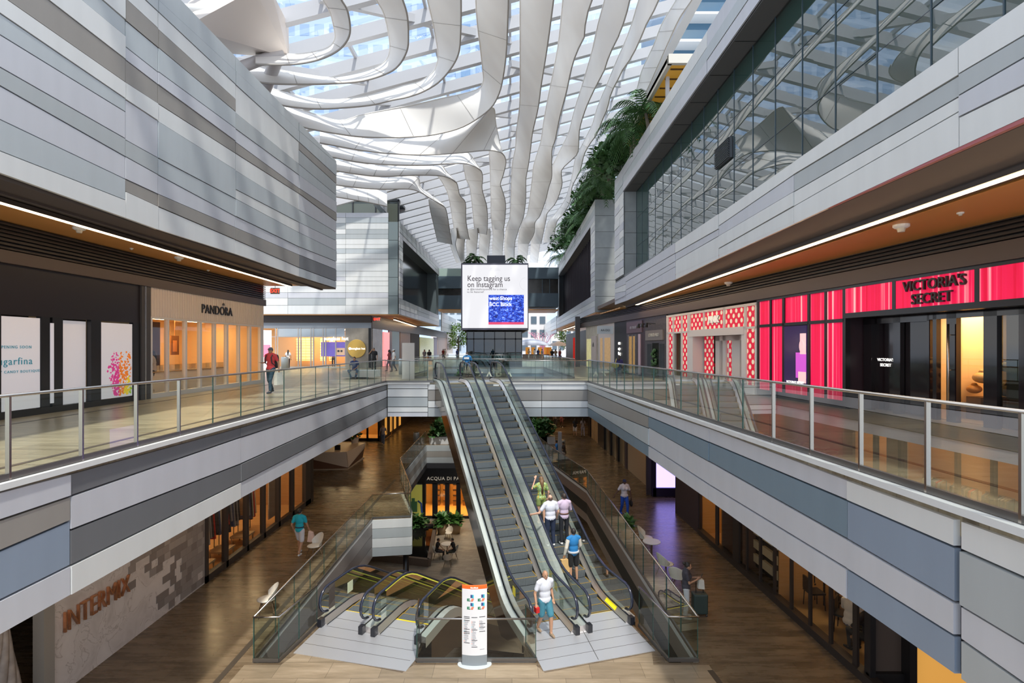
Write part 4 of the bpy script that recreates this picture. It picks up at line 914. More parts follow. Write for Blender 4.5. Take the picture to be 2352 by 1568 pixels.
for i, (px_, z_, c, w_, h_, l) in enumerate(((398, 2.05, (.22, .05, .03), .5, .8, 'dark red portrait poster hanging inside the cream shop'), (420, 1.6, (.10, .06, .05), .1, .1, ''), (352, 1.9, (.5, .25, .10), .6, .7, 'amber wall picture at the left inside the cream shop'), (510, 1.8, (.35, .12, .03), .5, .8, 'orange brown poster behind the fifth window of the cream shop'))):
    if not l: continue
    mb = MB(); Y = LW.y(px_); LW.box(mb, Y - w_ / 2, Y + w_ / 2, z_ - h_ / 2, z_ + h_ / 2, -2.0, -1.95, 0); LW.box(mb, Y - w_ / 3, Y + w_ / 5, z_ - h_ / 3, z_ + h_ / 4, -1.95, -1.94, 1)
    LW.box(mb, Y - .01, Y + .01, z_ + h_ / 2, 2.9, -1.98, -1.96, 0)
    tag(mb.build('poster', [mat('poster_c%d' % i, c, .5), mat('poster_d%d' % i, tuple(min(1, q * 3) for q in c), .5)]), l, 'poster')
mb = MB(); LW.px(mb, 427, 457, .1, 2.68, -1.6, -1.5); tag(mb.build('dark_panel', mat('aubergine_panel', (.07, .035, .045), .4)), 'dark aubergine panel behind the third window of the cream shop', 'panel')
# --- far left sunglasses shop facing the camera
YF = 44.4
def FX(px): return (px - CX) / F * YF
t = thing('shopfront', 'glass fronted sunglasses shop in the far left block', 'shopfront', (0, 0, 0))
mb = MB(); mb.box((FX(560), YF - .05, 3.30), (FX(853), YF + .1, 3.75), 0); mb.box((FX(560), YF - .1, 3.75), (FX(853), YF + .1, 4.4), 1)
for i in range(6): mb.box((FX(560), YF - .2, 3.8 + i * .1), (FX(853), YF - .1, 3.84 + i * .1), 2)
mb.build('header', [mat('header_blue_grey', (.20, .23, .27), .4), M_brown, M_louvre], t)
mb = MB()
for a in (632, 637, 684, 690, 713, 719, 741, 747, 770, 793): mb.box((FX(a), YF - .04, 0), (FX(a + 2.5), YF + .06, 3.3))
mb.box((FX(600), YF - .03, 2.55), (FX(793), YF + .03, 2.62)); mb.box((FX(632), YF - .03, 0), (FX(793), YF + .03, .12)); mb.build('window_frame', mat('alu_frame', (.42, .40, .38), .4, .5), t)
mb = MB(); mb.box((FX(637), YF - .02, 2.62), (FX(792), YF, 3.28)); mb.build('transom_panel', mat('pale_blue_panel', (.38, .44, .50), .3), t)
mb = MB(); mb.face([(FX(635), YF, .1), (FX(793), YF, .1), (FX(793), YF, 2.6), (FX(635), YF, 2.6)]); mb.build('window_pane', M_shopglass, t)
mb = MB(); mb.box((FX(794), YF - .05, 0), (FX(847), YF + .1, 3.3)); mb.build('stone_pier', mat('mottled_stone', (.28, .25, .21), .4, noise=(1.5, .5)), t)
mb = MB(); mb.box((FX(847), YF - .08, 0), (FX(853), YF + .1, 3.3)); mb.build('corner_post', M_black, t)
mb = MB()
mb.lathe([(.74, -.03), (.76, 0), (.74, .03)], (0, 0, 0), 40); d = mb.build('round_sign', mat('mustard_disc', (.42, .27, .06), .4, emit=(.42, .27, .06), estr=.3), t); d.rotation_euler = (math.pi / 2, 0, 0); d.location = (FX(820), YF - .12, 1.60)
text('sunglass hut', 'lettering', .24, M_lit, t, FRONT((FX(824), YF - .17, 1.60)), .01)
text('sunglass hut', 'lettering', .42, M_lit, t, FRONT((FX(773), YF - .12, 2.42)), .02)
mb = MB(); mb.ball((FX(805), YF - .17, 1.6), (.11, .02, .11)); mb.build('round_mark', M_lit, t)
mb = MB(); mb.box((FX(560), YF + 4, 0), (FX(850), YF + 4.1, 3.3), 0); mb.box((FX(560), YF + .2, 3.25), (FX(850), YF + 4, 3.3), 0); mb.box((FX(560), YF + .2, .0), (FX(850), YF + 4, .02), 1)
struct(mb.build('wall_shop_sunglasses', [M_shopwall, M_shopfloor]))
mb = MB()
for a, b in ((640, 680), (695, 735), (750, 790)): mb.box((FX(a), YF + 1.5, 3.2), (FX(b), YF + 2.6, 3.24))
tag(mb.build('ceiling_light', M_ledw), 'glowing ceiling panels inside the sunglasses shop', 'light')
M_shelf = mat('lit_shelf', (1, .75, .4), .5, emit=(1, .62, .22), estr=1.6)
for i, (a, b) in enumerate(((641, 662), (664, 682), (700, 711), (722, 738))):
    u = thing('display_shelf', 'amber lit shelf rack number %d of the sunglasses shop' % i, 'shelf', (0, 0, 0), 0, 'lit shelves of the sunglasses shop')
    u['label'] = 'tall amber backlit shelf, %s from the left in the sunglasses shop' % ['first', 'second', 'third', 'fourth'][i]
    mb = MB(); mb.box((FX(a), YF + 3.6, .5), (FX(b), YF + 3.7, 2.5)); mb.build('back_panel', M_shelf, u)
    mb = MB()
    for k in range(8): mb.box((FX(a), YF + 3.3, .6 + k * .25), (FX(b), YF + 3.6, .63 + k * .25))
    mb.build('shelf_boards', M_wood, u)
t = thing('poster_board', 'purple blue advertising screen with sunglasses in the shop window', 'poster', (0, 0, 0))
mb = MB(); mb.box((FX(735), YF + .25, .95), (FX(793), YF + .32, 2.15)); mb.build('screen', mat('purple_screen', (.12, .08, .35), .4, emit=(.16, .10, .45), estr=.8, noise=(1, .5)), t)
mb = MB(); mb.box((FX(768), YF + .18, 1.05), (FX(790), YF + .24, 1.65)); mb.build('portrait', mat('portrait', (.70, .45, .28), .5, emit=(.7, .45, .28), estr=.5), t)
mb = MB(); mb.ball((FX(776), YF + .15, 1.40), (.10, .02, .08)); mb.ball((FX(783), YF + .15, 1.40), (.10, .02, .08)); mb.build('sunglasses', M_black, t)
t = thing('light_box', 'tall pink and white advertising light box left of the sunglasses shop', 'poster', (0, 0, 0))
mb = MB(); mb.box((FX(600), YF - .6, .0), (FX(630), YF - .5, 3.1)); mb.build('panel', mat('pinkwhite', (.9, .78, .80), .4, emit=(.95, .80, .84), estr=.9), t)
mb = MB(); mb.box((FX(601), YF - .62, .9), (FX(629), YF - .605, 1.9), 0); mb.box((FX(604), YF - .63, 1.9), (FX(627), YF - .61, 2.3), 1); mb.build('pink_picture', [mat('pink_a', (.85, .20, .32), .4, emit=(.85, .2, .32), estr=.7), mat('pink_b', (.92, .45, .5), .4, emit=(.92, .5, .55), estr=.7)], t)
# side fronts of the far left block
SW = Wall(-11.65, 0, 1)
t = thing('shopfront', 'row of small lit shopfronts along the side of the far left block', 'shopfront', (0, 0, 0))
mb = MB(); SW.px(mb, 853, 1030, 3.3, 4.3, -.1, .1, 0); mb.build('header', M_brown, t)
mb = MB()
for a, b, z1_, m_ in ((855, 878, 3.3, 0), (880, 893, 3.1, 1), (893.5, 900, 3.3, 2), (900, 917, 3.3, 3), (919, 942, 3.3, 4), (943, 963, 3.3, 5), (964, 996, 3.0, 6), (997, 1004, 3.2, 2), (1005, 1030, 3.3, 4)): SW.px(mb, a, b, 0, z1_, -.1, .02 + (m_ == 1) * .05, m_)
mb.build('shop_windows', [mat('brown_marbled', (.22, .17, .13), .2, noise=(1.2, .6)), mat('pink_lightbox', (.9, .3, .3), .4, emit=(.95, .32, .34), estr=.9), mat('lilac', (.32, .26, .36), .5), mat('teal_front', (.04, .12, .11), .3), mat('rose_front', (.40, .28, .24), .5), M_shopdark, mat('yellow_green_window', (.42, .40, .14), .3, emit=(.42, .40, .12), estr=.35, noise=(5, .6))], t)
# --- right: pink curtain lingerie shop
t = thing('shopfront', 'lingerie shop with glowing pink curtains and black entrance on the right', 'shopfront', (0, 0, 0))
rows = [(.22, 2.42), (2.52, 3.34)]
for a, b in ((1745, 1770), (1773.5, 1799), (1862, 1896), (1900, 1938)):
    for z0_, z1_ in rows: RW.part('curtain_window', M_curtain, t, a, b, z0_, z1_, -.05, 0, True)
RW.part('curtain_window', M_curtain, t, 1804, 1857, 2.52, 3.34, -.05, 0, True); RW.part('curtain_window', M_curtain, t, 1804, 1857, .22, .50, -.05, 0, True)
for a, b in ((1945, 2053), (2061, 2243), (2254, 2420), (2430, 2620)): RW.part('curtain_window', M_curtain, t, a, b, 2.66, 3.36, .0, .04, True)
fr = MB(); RW.px(fr, 1742, 2700, 3.34, 3.42, -.1, .06); RW.px(fr, 1742, 1941, 0, .22, -.1, .04); RW.px(fr, 1742, 1941, 2.42, 2.52, -.1, .04)
for a, b in ((1740, 1745), (1770, 1773.5), (1799, 1804), (1857, 1862), (1896, 1900), (1938, 1945)): RW.px(fr, a, b, 0, 3.42, -.1, .04)
for a, b in ((2053, 2061), (2243, 2254), (2420, 2430)): RW.px(fr, a, b, 2.60, 3.42, -.1, .05)
RW.px(fr, 1941, 2700, 2.52, 2.66, -.3, .06); fr.build('black_frame', M_black, t)
text("VICTORIA'S", 'lettering', .34, M_letter, t, RW.M(RW.y(2150), 3.15, .08), .03, sx=.92, bold=.003)
text("SECRET", 'lettering', .34, M_letter, t, RW.M(RW.y(2146), 2.83, .08), .03, sx=.92, bold=.003)
mb = MB(); RW.px(mb, 1945, 2700, 0, 2.55, -.62, -.6)
en = MB()
for a, b in ((1945, 1962), (2010, 2026), (2085, 2090), (2098, 2106), (2128, 2150), (2210, 2240), (2288, 2312)): RW.px(en, a, b, 0, 2.52, -.62, -.5)
RW.px(en, 1945, 2090, 2.35, 2.55, -.62, -.5); RW.px(en, 1962, 2010, .05, 2.4, -.66, -.62); RW.px(en, 2026, 2085, .05, 2.4, -.68, -.64); RW.px(en, 2090, 2500, 2.38, 2.55, -.62, -.5)
en.build('glossy_black_panels', mat('gloss_black', (.012, .008, .010), .08), t)
for a, b in ((2090, 2098), (2106, 2128), (2150, 2210), (2240, 2288), (2312, 2500)): RW.part('door_pane', M_darkglass if a > 2220 else M_shopglass, t, a, b, .03, 2.38, -.58, -.57, True)
mb = MB()
for px_ in (2141, 2316):
    Y = RW.y(px_); mb.tube([RW.p(Y, .15, -.40), RW.p(Y, 2.25, -.40)], .022, 8)
    for z_ in (.4, 1.2, 2.0): mb.tube([RW.p(Y, z_, -.40), RW.p(Y, z_, -.55)], .012, 6)
dh = mb.build('door_handle', M_steel, t, True); dh.parent = next(o for o in t.children if o.name.startswith('glossy'))
text("VICTORIA'S", 'lettering', .11, M_lit, t, RW.M(RW.y(1986), 1.38, -.60), .004); text("SECRET", 'lettering', .11, M_lit, t, RW.M(RW.y(1986), 1.24, -.60), .004)
interior('wall_shop_lingerie', RW, 2240, 2088, 0, 2.6, 3.4, M_shopwall, M_shopfloor, None, -.72)
mb = MB(); RW.box(mb, 3, RW.y(1941), 0, 2.6, -3.6, -3.5); RW.px(mb, 1939, 1943, 0, 2.6, -3.6, -.1); RW.box(mb, 3, RW.y(1941), 2.55, 2.62, -3.6, -.3); struct(mb.build('wall_shop_lingerie_dark', mat('plum_black', (.03, .015, .02), .4)))
mb = MB(); Y0 = RW.y(2205); Y1 = RW.y(2090); RW.box(mb, Y0, Y1, 2.5, 2.54, -2.2, -1.2); tag(mb.build('ceiling_light', M_ledw), 'glowing ceiling panel inside the lingerie shop', 'light')
rd = random.Random(8)
pal = [(.45, .20, .04), (.5, .30, .10), (.2, .09, .04), (.55, .4, .2), (.3, .12, .05)]
for i in range(12):
    Y = RW.y(2105 + i * 9); c = RW.p(Y, .72 + (i % 3) * .28, -1.5 - .12 * (i % 4)); s_ = rd.uniform(.13, .20)
    mb = MB(); mb.ball(c, (s_ * 1.1, s_, s_ * .7), 0, 12, 8); mb.tube([c + V(0, 0, s_ * .6), c + V(0, 0, s_ * 1.0)], [s_ * .5, s_ * .3], 10)
    tag(mb.build('gift_basket', mat('basket_%d' % i, pal[i % 5], .6), smooth=True), 'rounded amber gift basket on the display tables behind the glass doors', 'basket', 'baskets in the lingerie shop')
for i in range(3):
    mb = MB(); RW.px(mb, 2104 + i * 36, 2104 + i * 36 + 30, 0.02, .55 + .0 * i, -2.0, -1.3); tag(mb.build('display_table', M_dkwood), ['left', 'middle', 'right'][i] + ' dark display table behind the black framed doors', 'table')
t = thing('advertising_screen', 'tall screen showing a figure in magenta between the pink curtains', 'screen', (0, 0, 0))
RW.part('screen_panel', mat('screen_dark', (.02, .012, .04), .1, emit=(.03, .015, .06), estr=1), t, 1805, 1856, .52, 2.40, .0, .06)
RW.part('screen_figure', mat('screen_magenta', (.5, .05, .5), .3, emit=(.55, .10, .55), estr=.8), t, 1832, 1856, .75, 1.55, .06, .065)
mb = MB(); Y = RW.y(1845); mb.ball(RW.p(Y, 1.75, .063), (.02, .14, .2)); RW.px(mb, 1838, 1856, .60, .95, .065, .07); RW.px(mb, 1842, 1856, 1.5, 2.15, .065, .068); mb.build('screen_portrait', mat('screen_pink', (.8, .5, .5), .3, emit=(.85, .55, .58), estr=.7), t)
text("VICTORIA'S SECRET", 'lettering', .10, M_lit, t, RW.M(RW.y(1831), .60, .08), .003)
# --- right: white shop with red polka dots
t = thing('shopfront', 'white framed shop covered in red panels with cream polka dots', 'shopfront', (0, 0, 0))
fr = MB()
for a, b in ((1533, 1537), (1547, 1549.5), (1566.5, 1569), (1581, 1587), (1712, 1716.5), (1737, 1741)): RW.px(fr, a, b, 0, 3.30, -.1, .06)
for z0_, z1_ in ((0, .32), (2.40, 2.48), (3.24, 3.34)): RW.px(fr, 1533, 1587, z0_, z1_, -.1, .06); RW.px(fr, 1712, 1741, z0_, z1_, -.1, .06)
RW.px(fr, 1587, 1712, 3.24, 3.34, -.1, .06); RW.px(fr, 1587, 1712, 2.20, 2.50, -.1, .10); RW.px(fr, 1587, 1594, 0, 2.3, -.5, .06); RW.px(fr, 1706, 1712, 0, 2.3, -.5, .06)
for a, b in ((1617.5, 1620), (1663.5, 1667)): RW.px(fr, a, b, 2.4, 3.34, -.1, .06)
fr.build('white_frame', mat('white_frame', (.74, .70, .68), .45), t)
for a, b in ((1537, 1547), (1549.5, 1566.5), (1569, 1581)): RW.part('dotted_panel', M_polka, t, a, b, 2.48, 3.24, -.02, .0, True)
for a, b in ((1537, 1547), (1569, 1581), (1716.5, 1737)): RW.part('dotted_panel', M_polka, t, a, b, .32, 2.40, -.02, .0, True)
RW.part('dotted_panel', M_polka, t, 1716.5, 1737, 2.48, 3.24, -.02, .0, True)
for a, b in ((1587, 1617.5), (1620, 1663.5), (1667, 1712)): RW.part('dotted_panel', M_polka, t, a, b, 2.5, 3.24, -.02, .0, True)
RW.part('dotted_panel', M_polka, t, 1596, 1617, .32, 2.2, -.5, -.45, True)
RW.part('window_pane', M_shopglass, t, 1549.5, 1566.5, .32, 2.4, -.02, 0, True)
dr = MB(); 
for a, b in ((1618, 1627), (1634, 1641), (1654, 1672), (1680, 1696), (1703, 1707)): RW.px(dr, a, b, 0, 2.2, -.62, -.5)
RW.px(dr, 1618, 1707, 2.0, 2.2, -.62, -.5); RW.px(dr, 1594, 1707, 0, .30, -.6, -.5); dr.build('door_frame', mat('door_white', (.68, .64, .62), .5), t)
for a, b in ((1641, 1654), (1696, 1703)): RW.part('door_pane', M_polka, t, a, b, .3, 2.0, -.60, -.58, True)
RW.part('door_pane', mat('door_cream', (.5, .46, .42), .4), t, 1627, 1634, .1, 2.0, -.66, -.6); RW.part('door_pane', mat('door_cream2', (.5, .46, .42), .4), t, 1672, 1680, .1, 2.0, -.66, -.6)
mb = MB(); Y = RW.y(1651.5); mb.tube([RW.p(Y, .4, -.42), RW.p(Y, 1.9, -.42)], .018, 8); mb.build('door_handle', M_steel, t)
text('PINK', 'lettering', .42, mat('pink_letter', (.85, .80, .70), .4, emit=(.85, .8, .7), estr=.45), t, RW.M(RW.y(1641), 2.88, .05), .03, sx=1.0, bold=.006)  # cream letters given a slight glow to lift them off the dots
text('PINK', 'lettering_outline', .40, M_letter, t, RW.M(RW.y(1641) - .01, 2.875, .012), .008, sx=1.02, bold=.022)  # black outline behind the cream letters
mb = MB(); RW.px(mb, 1537, 1585, 0, 3.3, -.30, -.25); struct(mb.build('wall_shop_polka', mat('greenish_inside', (.22, .26, .18), .6)))
# --- right: further shops towards the back
t = thing('shopfront', 'dark grey carved herb shop front left of the polka dot shop', 'shopfront', (0, 0, 0))
RW.part('carved_front', mat('carved_grey', (.085, .075, .08), .5, noise=(9, .5)), t, 1482, 1531, 0, 3.42, -.1, .02)
RW.part('sign_board', mat('sign_taupe', (.22, .19, .17), .4), t, 1486, 1526, 2.10, 2.65, .02, .10)
RW.part('doorway', mat('door_black', (.01, .015, .012), .2), t, 1499, 1514, .0, 1.95, .02, .03)
RW.part('side_window', mat('win_greyblue', (.07, .08, .09), .1), t, 1488, 1497, .3, 1.9, .02, .04); RW.part('side_window', mat('win_greyblue2', (.07, .08, .09), .1), t, 1516, 1527, .3, 1.9, .02, .04)
text("L'ERBOLARIO", 'lettering', .26, mat('pale_letter', (.62, .60, .54), .5), t, RW.M(RW.y(1506), 2.38, .12), .01)
mb = MB(); rd = random.Random(4)
for i in range(40): mb.ball(RW.p(RW.y(1506) + rd.uniform(-.35, .35), rd.uniform(.1, 1.6), .10), rd.uniform(.05, .10), 0, 5, 4)
tag(mb.build('hanging_plants', M_foliage), 'dark green plants in the doorway of the grey carved shop', 'plant')
for i, px_ in enumerate((1487, 1496, 1506)):
    mb = MB(); Y = RW.y(px_); mb.tube([RW.p(Y, 3.0, 0), RW.p(Y, 3.05, .5)], .015, 6); mb.tube([RW.p(Y, 3.05, .5), RW.p(Y, 2.82, .55)], [.05, .11], 10)
    tag(mb.build('sign_spotlight', M_black), 'black arm spotlight, %s above the carved grey shop' % ['leftmost', 'middle', 'rightmost'][i], 'lamp')
t = thing('shopfront', 'dark plum shop with tall gold framed doors', 'shopfront', (0, 0, 0))
RW.part('plum_front', mat('plum_front', (.05, .03, .04), .4), t, 1439, 1482, 0, 3.42, -.1, .0); RW.part('plum_header', mat('plum_header', (.16, .10, .12), .4), t, 1441, 1476, 2.6, 3.3, .0, .06)
for a, b in ((1444, 1446), (1453, 1455), (1460, 1462)): RW.part('gold_mullion', M_steel, t, a, b, .1, 2.5, 0, .05)
RW.part('lit_opening', mat('amber_in', (.35, .2, .07), .5, emit=(.40, .22, .06), estr=.5, noise=(5, .6)), t, 1446, 1460, .1, 2.4, 0, .02); RW.part('white_red_strip', mat('strip_pale', (.6, .45, .5), .5), t, 1468, 1472, .1, 2.5, 0, .06)
text("en route", 'lettering', .34, mat('pale_letter2', (.5, .46, .5), .4), t, RW.M(RW.y(1457), 2.95, .09), .01)
t = thing('shopfront', 'black banner front with white words, beside the white blade sign', 'shopfront', (0, 0, 0))
RW.part('black_banner', mat('banner_black', (.015, .015, .018), .5), t, 1411, 1439, 0, 3.42, -.1, .0)
for s_, z_ in (('can', 2.0), ('sujer', 1.62), ('Quig', 1.30)): text(s_, 'lettering', .36 if z_ > 1.8 else .28, M_lit, t, RW.M(RW.y(1424), z_, .05), .01)
t = thing('blade_sign', 'white blade sign jutting out between the far right shops', 'sign', (0, 0, 0)); mb = MB()
Y = RW.y(1408); c = RW.p(Y, 2.95, 0); mb.box((c.x - 1.1, c.y - .06, 2.65), (c.x, c.y + .06, 3.2)); mb.build('panel', mat('blade_white', (.62, .66, .68), .5), t); text('AA DO', 'lettering', .2, M_letter, t, FRONT((c.x - .55, c.y - .08, 2.9)), .005)
t = thing('shopfront', 'white shop with orange script sign near the far right column', 'shopfront', (0, 0, 0))
RW.part('white_front', mat('front_white', (.62, .54, .50), .5), t, 1374, 1411, 0, 3.42, -.1, .0)
for a, b in ((1379, 1384), (1389, 1402)): RW.part('lit_window', mat('amber_window', (.5, .32, .16), .5, emit=(.5, .30, .12), estr=.4, noise=(6, .5)), t, a, b, .1, 2.4, 0, .02)
text('Pinko', 'lettering', .42, mat('orange_letter', (.65, .22, .03), .4), t, RW.M(RW.y(1392), 2.9, .05), .01)
t = thing('shopfront', 'pale shop with a tall letter A panel next to the white shop', 'shopfront', (0, 0, 0))
RW.part('pale_front', mat('front_pale', (.50, .45, .36), .5, noise=(2, .3)), t, 1346, 1373, 0, 3.42, -.1, .0); RW.part('panel', mat('panel_rose', (.55, .46, .42), .5), t, 1360, 1371, .1, 2.6, 0, .08)
text('A', 'lettering', .5, M_letter, t, RW.M(RW.y(1365), 1.9, .1), .01); RW.part('lit_window', mat('yellow_window', (.6, .55, .3), .5, emit=(.6, .55, .25), estr=.5, noise=(4, .5)), t, 1348, 1358, .1, 2.4, 0, .02)
RW2 = Wall(6.75, 0, -1)
mb = MB(); RW2.px(mb, 1300, 1346, 0, 3.3, -.15, 0, 0); struct(mb.build('wall_far_right_shops', mat('deep_dark', (.05, .045, .04), .5, noise=(3, .5))))
mb = MB(); mb.box((5.55, 46.8, 0), (5.95, 47.2, 4.4)); tag(mb.build('column', mat('column_dark', (.09, .08, .08), .5)), 'dark square column standing at the far right walkway', 'column')
mb = MB(); mb.tube([(5.9, 50, .0), (5.9, 50, .5), (5.9, 50, .55), (5.9, 50, 2.6)], [.05, .05, .2, .2], 8); tag(mb.build('red_lantern', mat('lantern_red', (.7, .02, .01), .4, emit=(.7, .02, .01), estr=.4)), 'red vertical lantern beside the far right column', 'lantern')
# --- middle level, left: pale stone shop with copper letters
t = thing('shopfront', 'pale veined stone shop wall with copper lettering and grey mosaic, lower left', 'shopfront', (0, 0, 0))
ML.part('stone_wall', M_imx, t, 118, 470, Z1, -1.6, -.15, 0)
mb = MB(); rd = random.Random(21); ch, cw = .205, .26
def mden(Y, z):
    q = (Y - 13.55) / 1.2; return q
zr = Z1 + .05; row = 0
while zr < -1.65:
    Y = 13.2 + (row % 2) * .07
    while Y < 16.75:
        e = Y + cw; lim = 14.2 + .55 * math.sin(zr * 2.3 + 1) + .3 * math.sin(zr * 5.1); pr = 0 if Y < lim - .8 else (.12 if Y < lim else (.72 if Y < lim + 1.0 else .97))
        if rd.random() < pr: ML.box(mb, Y, min(e - .0, 16.78), zr, zr + ch - .004, 0, .012, 0 if (Y < lim + 1.0 and rd.random() < .45) else rd.choice((0, 1, 1, 1, 2)) if Y > lim + 1 else rd.choice((0, 1)))
        Y += cw + .004
    zr += ch; row += 1
mb.build('mosaic_tiles', M_mos, t)
text('INTERMIX', 'lettering', .66, M_copper, t, ML.M(12.46, -4.22, .045), .03, sx=.68, bold=-.010)
ML.part('grey_pier', mat('pier_grey', (.30, .28, .25), .5), t, 92, 117, Z1, -1.6, -.15, .08)
t = thing('shopfront', 'clothes shop window wall glowing orange between stone wall and corner, lower left', 'shopfront', (0, 0, 0))
fr = MB()
for a, b in ((470, 476), (517, 522), (565, 569), (604, 608), (638, 642), (670, 674), (700, 712)): ML.px(fr, a, b, Z1, -1.6, -.12, .05)
ML.px(fr, 470, 712, Z1, Z1 + .22, -.12, .05); fr.build('window_frame', mat('dark_bronze', (.05, .04, .035), .4), t)
for a, b in ((476, 517), (522, 565), (569, 604), (608, 638), (642, 670), (674, 700)): ML.part('window_pane', M_shopglass, t, a, b, Z1 + .22, -1.7, -.05, -.04, True)
interior('wall_shop_clothes', ML, 472, 704, Z1, -1.7, 4.0, mat('amber_wall', (.42, .22, .09), .7), mat('amber_floor', (.45, .25, .10), .4), M_ledw)
rd = random.Random(31)
gp = [(.5, .45, .4), (.05, .05, .06), (.55, .04, .03), (.3, .3, .32), (.6, .5, .35), (.08, .1, .2), (.35, .2, .1)]
for r_i, (a, b) in enumerate(((480, 515), (526, 562), (572, 602), (611, 636))):
    u = thing('clothes_rack', 'metal clothes rack full of hanging garments behind the %s lower left window' % ['first', 'second', 'third', 'fourth'][r_i], 'clothes rack', (0, 0, 0), 0, 'clothes racks')
    Ya, Yb = ML.y(a), ML.y(b); mb = MB(); o_ = -1.1
    mb.tube([ML.p(Ya, Z1, o_), ML.p(Ya, Z1 + 1.75, o_), ML.p(Yb, Z1 + 1.75, o_), ML.p(Yb, Z1, o_)], .02, 6); mb.build('rack_frame', M_steel_dk, u)
    n = 9
    for i in range(n):
        Y = Ya + (Yb - Ya) * (i + .5) / n; g = MB(); c = gp[rd.randrange(7)]; hh = rd.uniform(.7, 1.15)
        x0 = ML.p(Y, 0, o_).x
        g.mesh([(x0 - .22, Y - .03, Z1 + 1.62), (x0 + .22, Y - .03, Z1 + 1.62), (x0 + .28, Y - .04, Z1 + 1.62 - hh), (x0 - .28, Y - .04, Z1 + 1.62 - hh), (x0 - .22, Y + .03, Z1 + 1.62), (x0 + .22, Y + .03, Z1 + 1.62), (x0 + .28, Y + .04, Z1 + 1.62 - hh), (x0 - .28, Y + .04, Z1 + 1.62 - hh), (x0, Y, Z1 + 1.73)],
               [(0, 3, 2, 1), (4, 5, 6, 7), (0, 4, 7, 3), (1, 2, 6, 5), (3, 7, 6, 2), (0, 1, 8), (1, 5, 8), (5, 4, 8), (4, 0, 8)])
        tag(g.build('garment', cloth(c)), 'garment hanging on the %s clothes rack from the near end, %s' % (['first', 'second', 'third', 'fourth'][r_i], {0: 'beige', 1: 'black', 2: 'red', 3: 'grey', 4: 'sand', 5: 'navy', 6: 'brown'}[gp.index(c)]), 'garment', 'garments on the racks')
for i, px_ in enumerate((500, 545, 590)):
    mb = MB(); Y = ML.y(px_); c = ML.p(Y, Z1 + .35, -.55); mb.box((c.x - .3, c.y - .35, Z1 + .30), (c.x + .3, c.y + .35, Z1 + .36)); 
    for sx_ in (-.25, .25):
        for sy_ in (-.3, .3): mb.box((c.x + sx_ - .02, c.y + sy_ - .02, Z1), (c.x + sx_ + .02, c.y + sy_ + .02, Z1 + .3))
    tag(mb.build('low_table', M_wood), 'low timber display table behind the %s clothes shop window' % ['first', 'second', 'third'][i], 'table')
mb = MB(); ML.px(mb, 643, 669, Z1 + .25, -1.8, -.5, -.45); tag(mb.build('curtain_panel', mat('pale_curtain', (.42, .33, .25), .7)), 'pale curtain panel behind the fifth clothes shop window', 'curtain')
mb = MB(); ML.box(mb, ML.y(712), ML.y(712) + .3, Z1, -1.6, -6, .06); struct(mb.build('wall_middle_left_end', mat('end_dark', (.04, .03, .025), .5)))
# driftwood sculpture shop at the lower left corner
mb = MB(); ML.box(mb, 4, ML.y(92), Z1, -1.6, -2.2, -2.1, 0); ML.box(mb, 4, ML.y(92), Z1, Z1 + .02, -2.1, 0, 1); struct(mb.build('wall_shop_driftwood', [M_shopdark, M_dkwood]))
rd = random.Random(2)
t = thing('driftwood_sculpture', 'twisted grey driftwood trunk in the window at the bottom left corner', 'sculpture', (-9.95, 10.35, Z1))
mb = MB()
for k in range(9):
    a = k * .7; pts = []; rs = []
    for i in range(9):
        q = i / 8; rr2 = .30 * (1 - q) ** 1.4 + .07; pts.append((rr2 * math.cos(a + q * 2.2), rr2 * math.sin(a + q * 2.2) * 1.0, 2.7 * q)); rs.append(.10 * (1 - q) + .03)
    mb.tube(pts, rs, 7)
mb.build('trunk', mat('driftwood', (.30, .27, .25), .7, noise=(7, .5)), t, True)
mb = MB()
for k in range(6): mb.tube([(0, 0, .25), (.28 * math.cos(k), .28 * math.sin(k), .1), (.55 * math.cos(k), .55 * math.sin(k), .0)], [.12, .09, .03], 7)
mb.build('roots', mat('driftwood_root', (.22, .19, .17), .7, noise=(7, .5)), t, True)
# --- middle level, right wall
mb = MB(); MR.box(mb, 4, 45, -1.85, -1.5, -.1, .06, 0); struct(mb.build('wall_middle_right_header', M_black))
t = thing('shopfront', 'row of dark framed shop windows along the lower right walkway', 'shopfront', (0, 0, 0))
fr = MB(); MR.px(fr, 1606, 2100, Z1, Z1 + .20, -.15, .08)
for a, b in ((1580, 1608), (1644, 1650), (1684, 1698), (1714, 1717), (1744, 1748), (1777, 1781), (1815, 1820), (1858, 1863), (1905, 1911), (1960, 1970)): MR.px(fr, a, b, Z1, -1.6, -.04, .02)
fr.build('window_frame', mat('frame_dark', (.028, .022, .02), .4), t)
for a, b in ((1608, 1644), (1652, 1682), (1698, 1714), (1718, 1744), (1749, 1777), (1782, 1815), (1821, 1858), (1864, 1905), (1912, 1960)): MR.part('window_pane', M_shopglass, t, a, b, Z1 + .2, -1.8, -.05, -.04, True)
ck = MB(); MR.px(ck, 1698, 1778, Z1 + .1, -1.8, -.6, -.55, 1); row = 0; z = Z1 + .3
while z < -1.9:
    for a, b in ((1700, 1713), (1719, 1741), (1750, 1774)): MR.px(ck, a, b, z, z + .26, -.55, -.45, 0)
    z += .46
ck.build('brick_screen', [mat('cream_brick', (.62, .50, .32), .6), M_black], t)
interior('wall_shop_cafe', MR, 1975, 1780, Z1, -1.8, 4.5, mat('cafe_wall', (.34, .19, .08), .7), mat('cafe_floor', (.26, .17, .08), .4), M_ledw)
interior('wall_shop_right_small', MR, 1650, 1606, Z1, -1.8, 3.0, mat('amber_wall2', (.5, .28, .08), .7), mat('amber_floor2', (.35, .2, .08), .4), M_ledw)
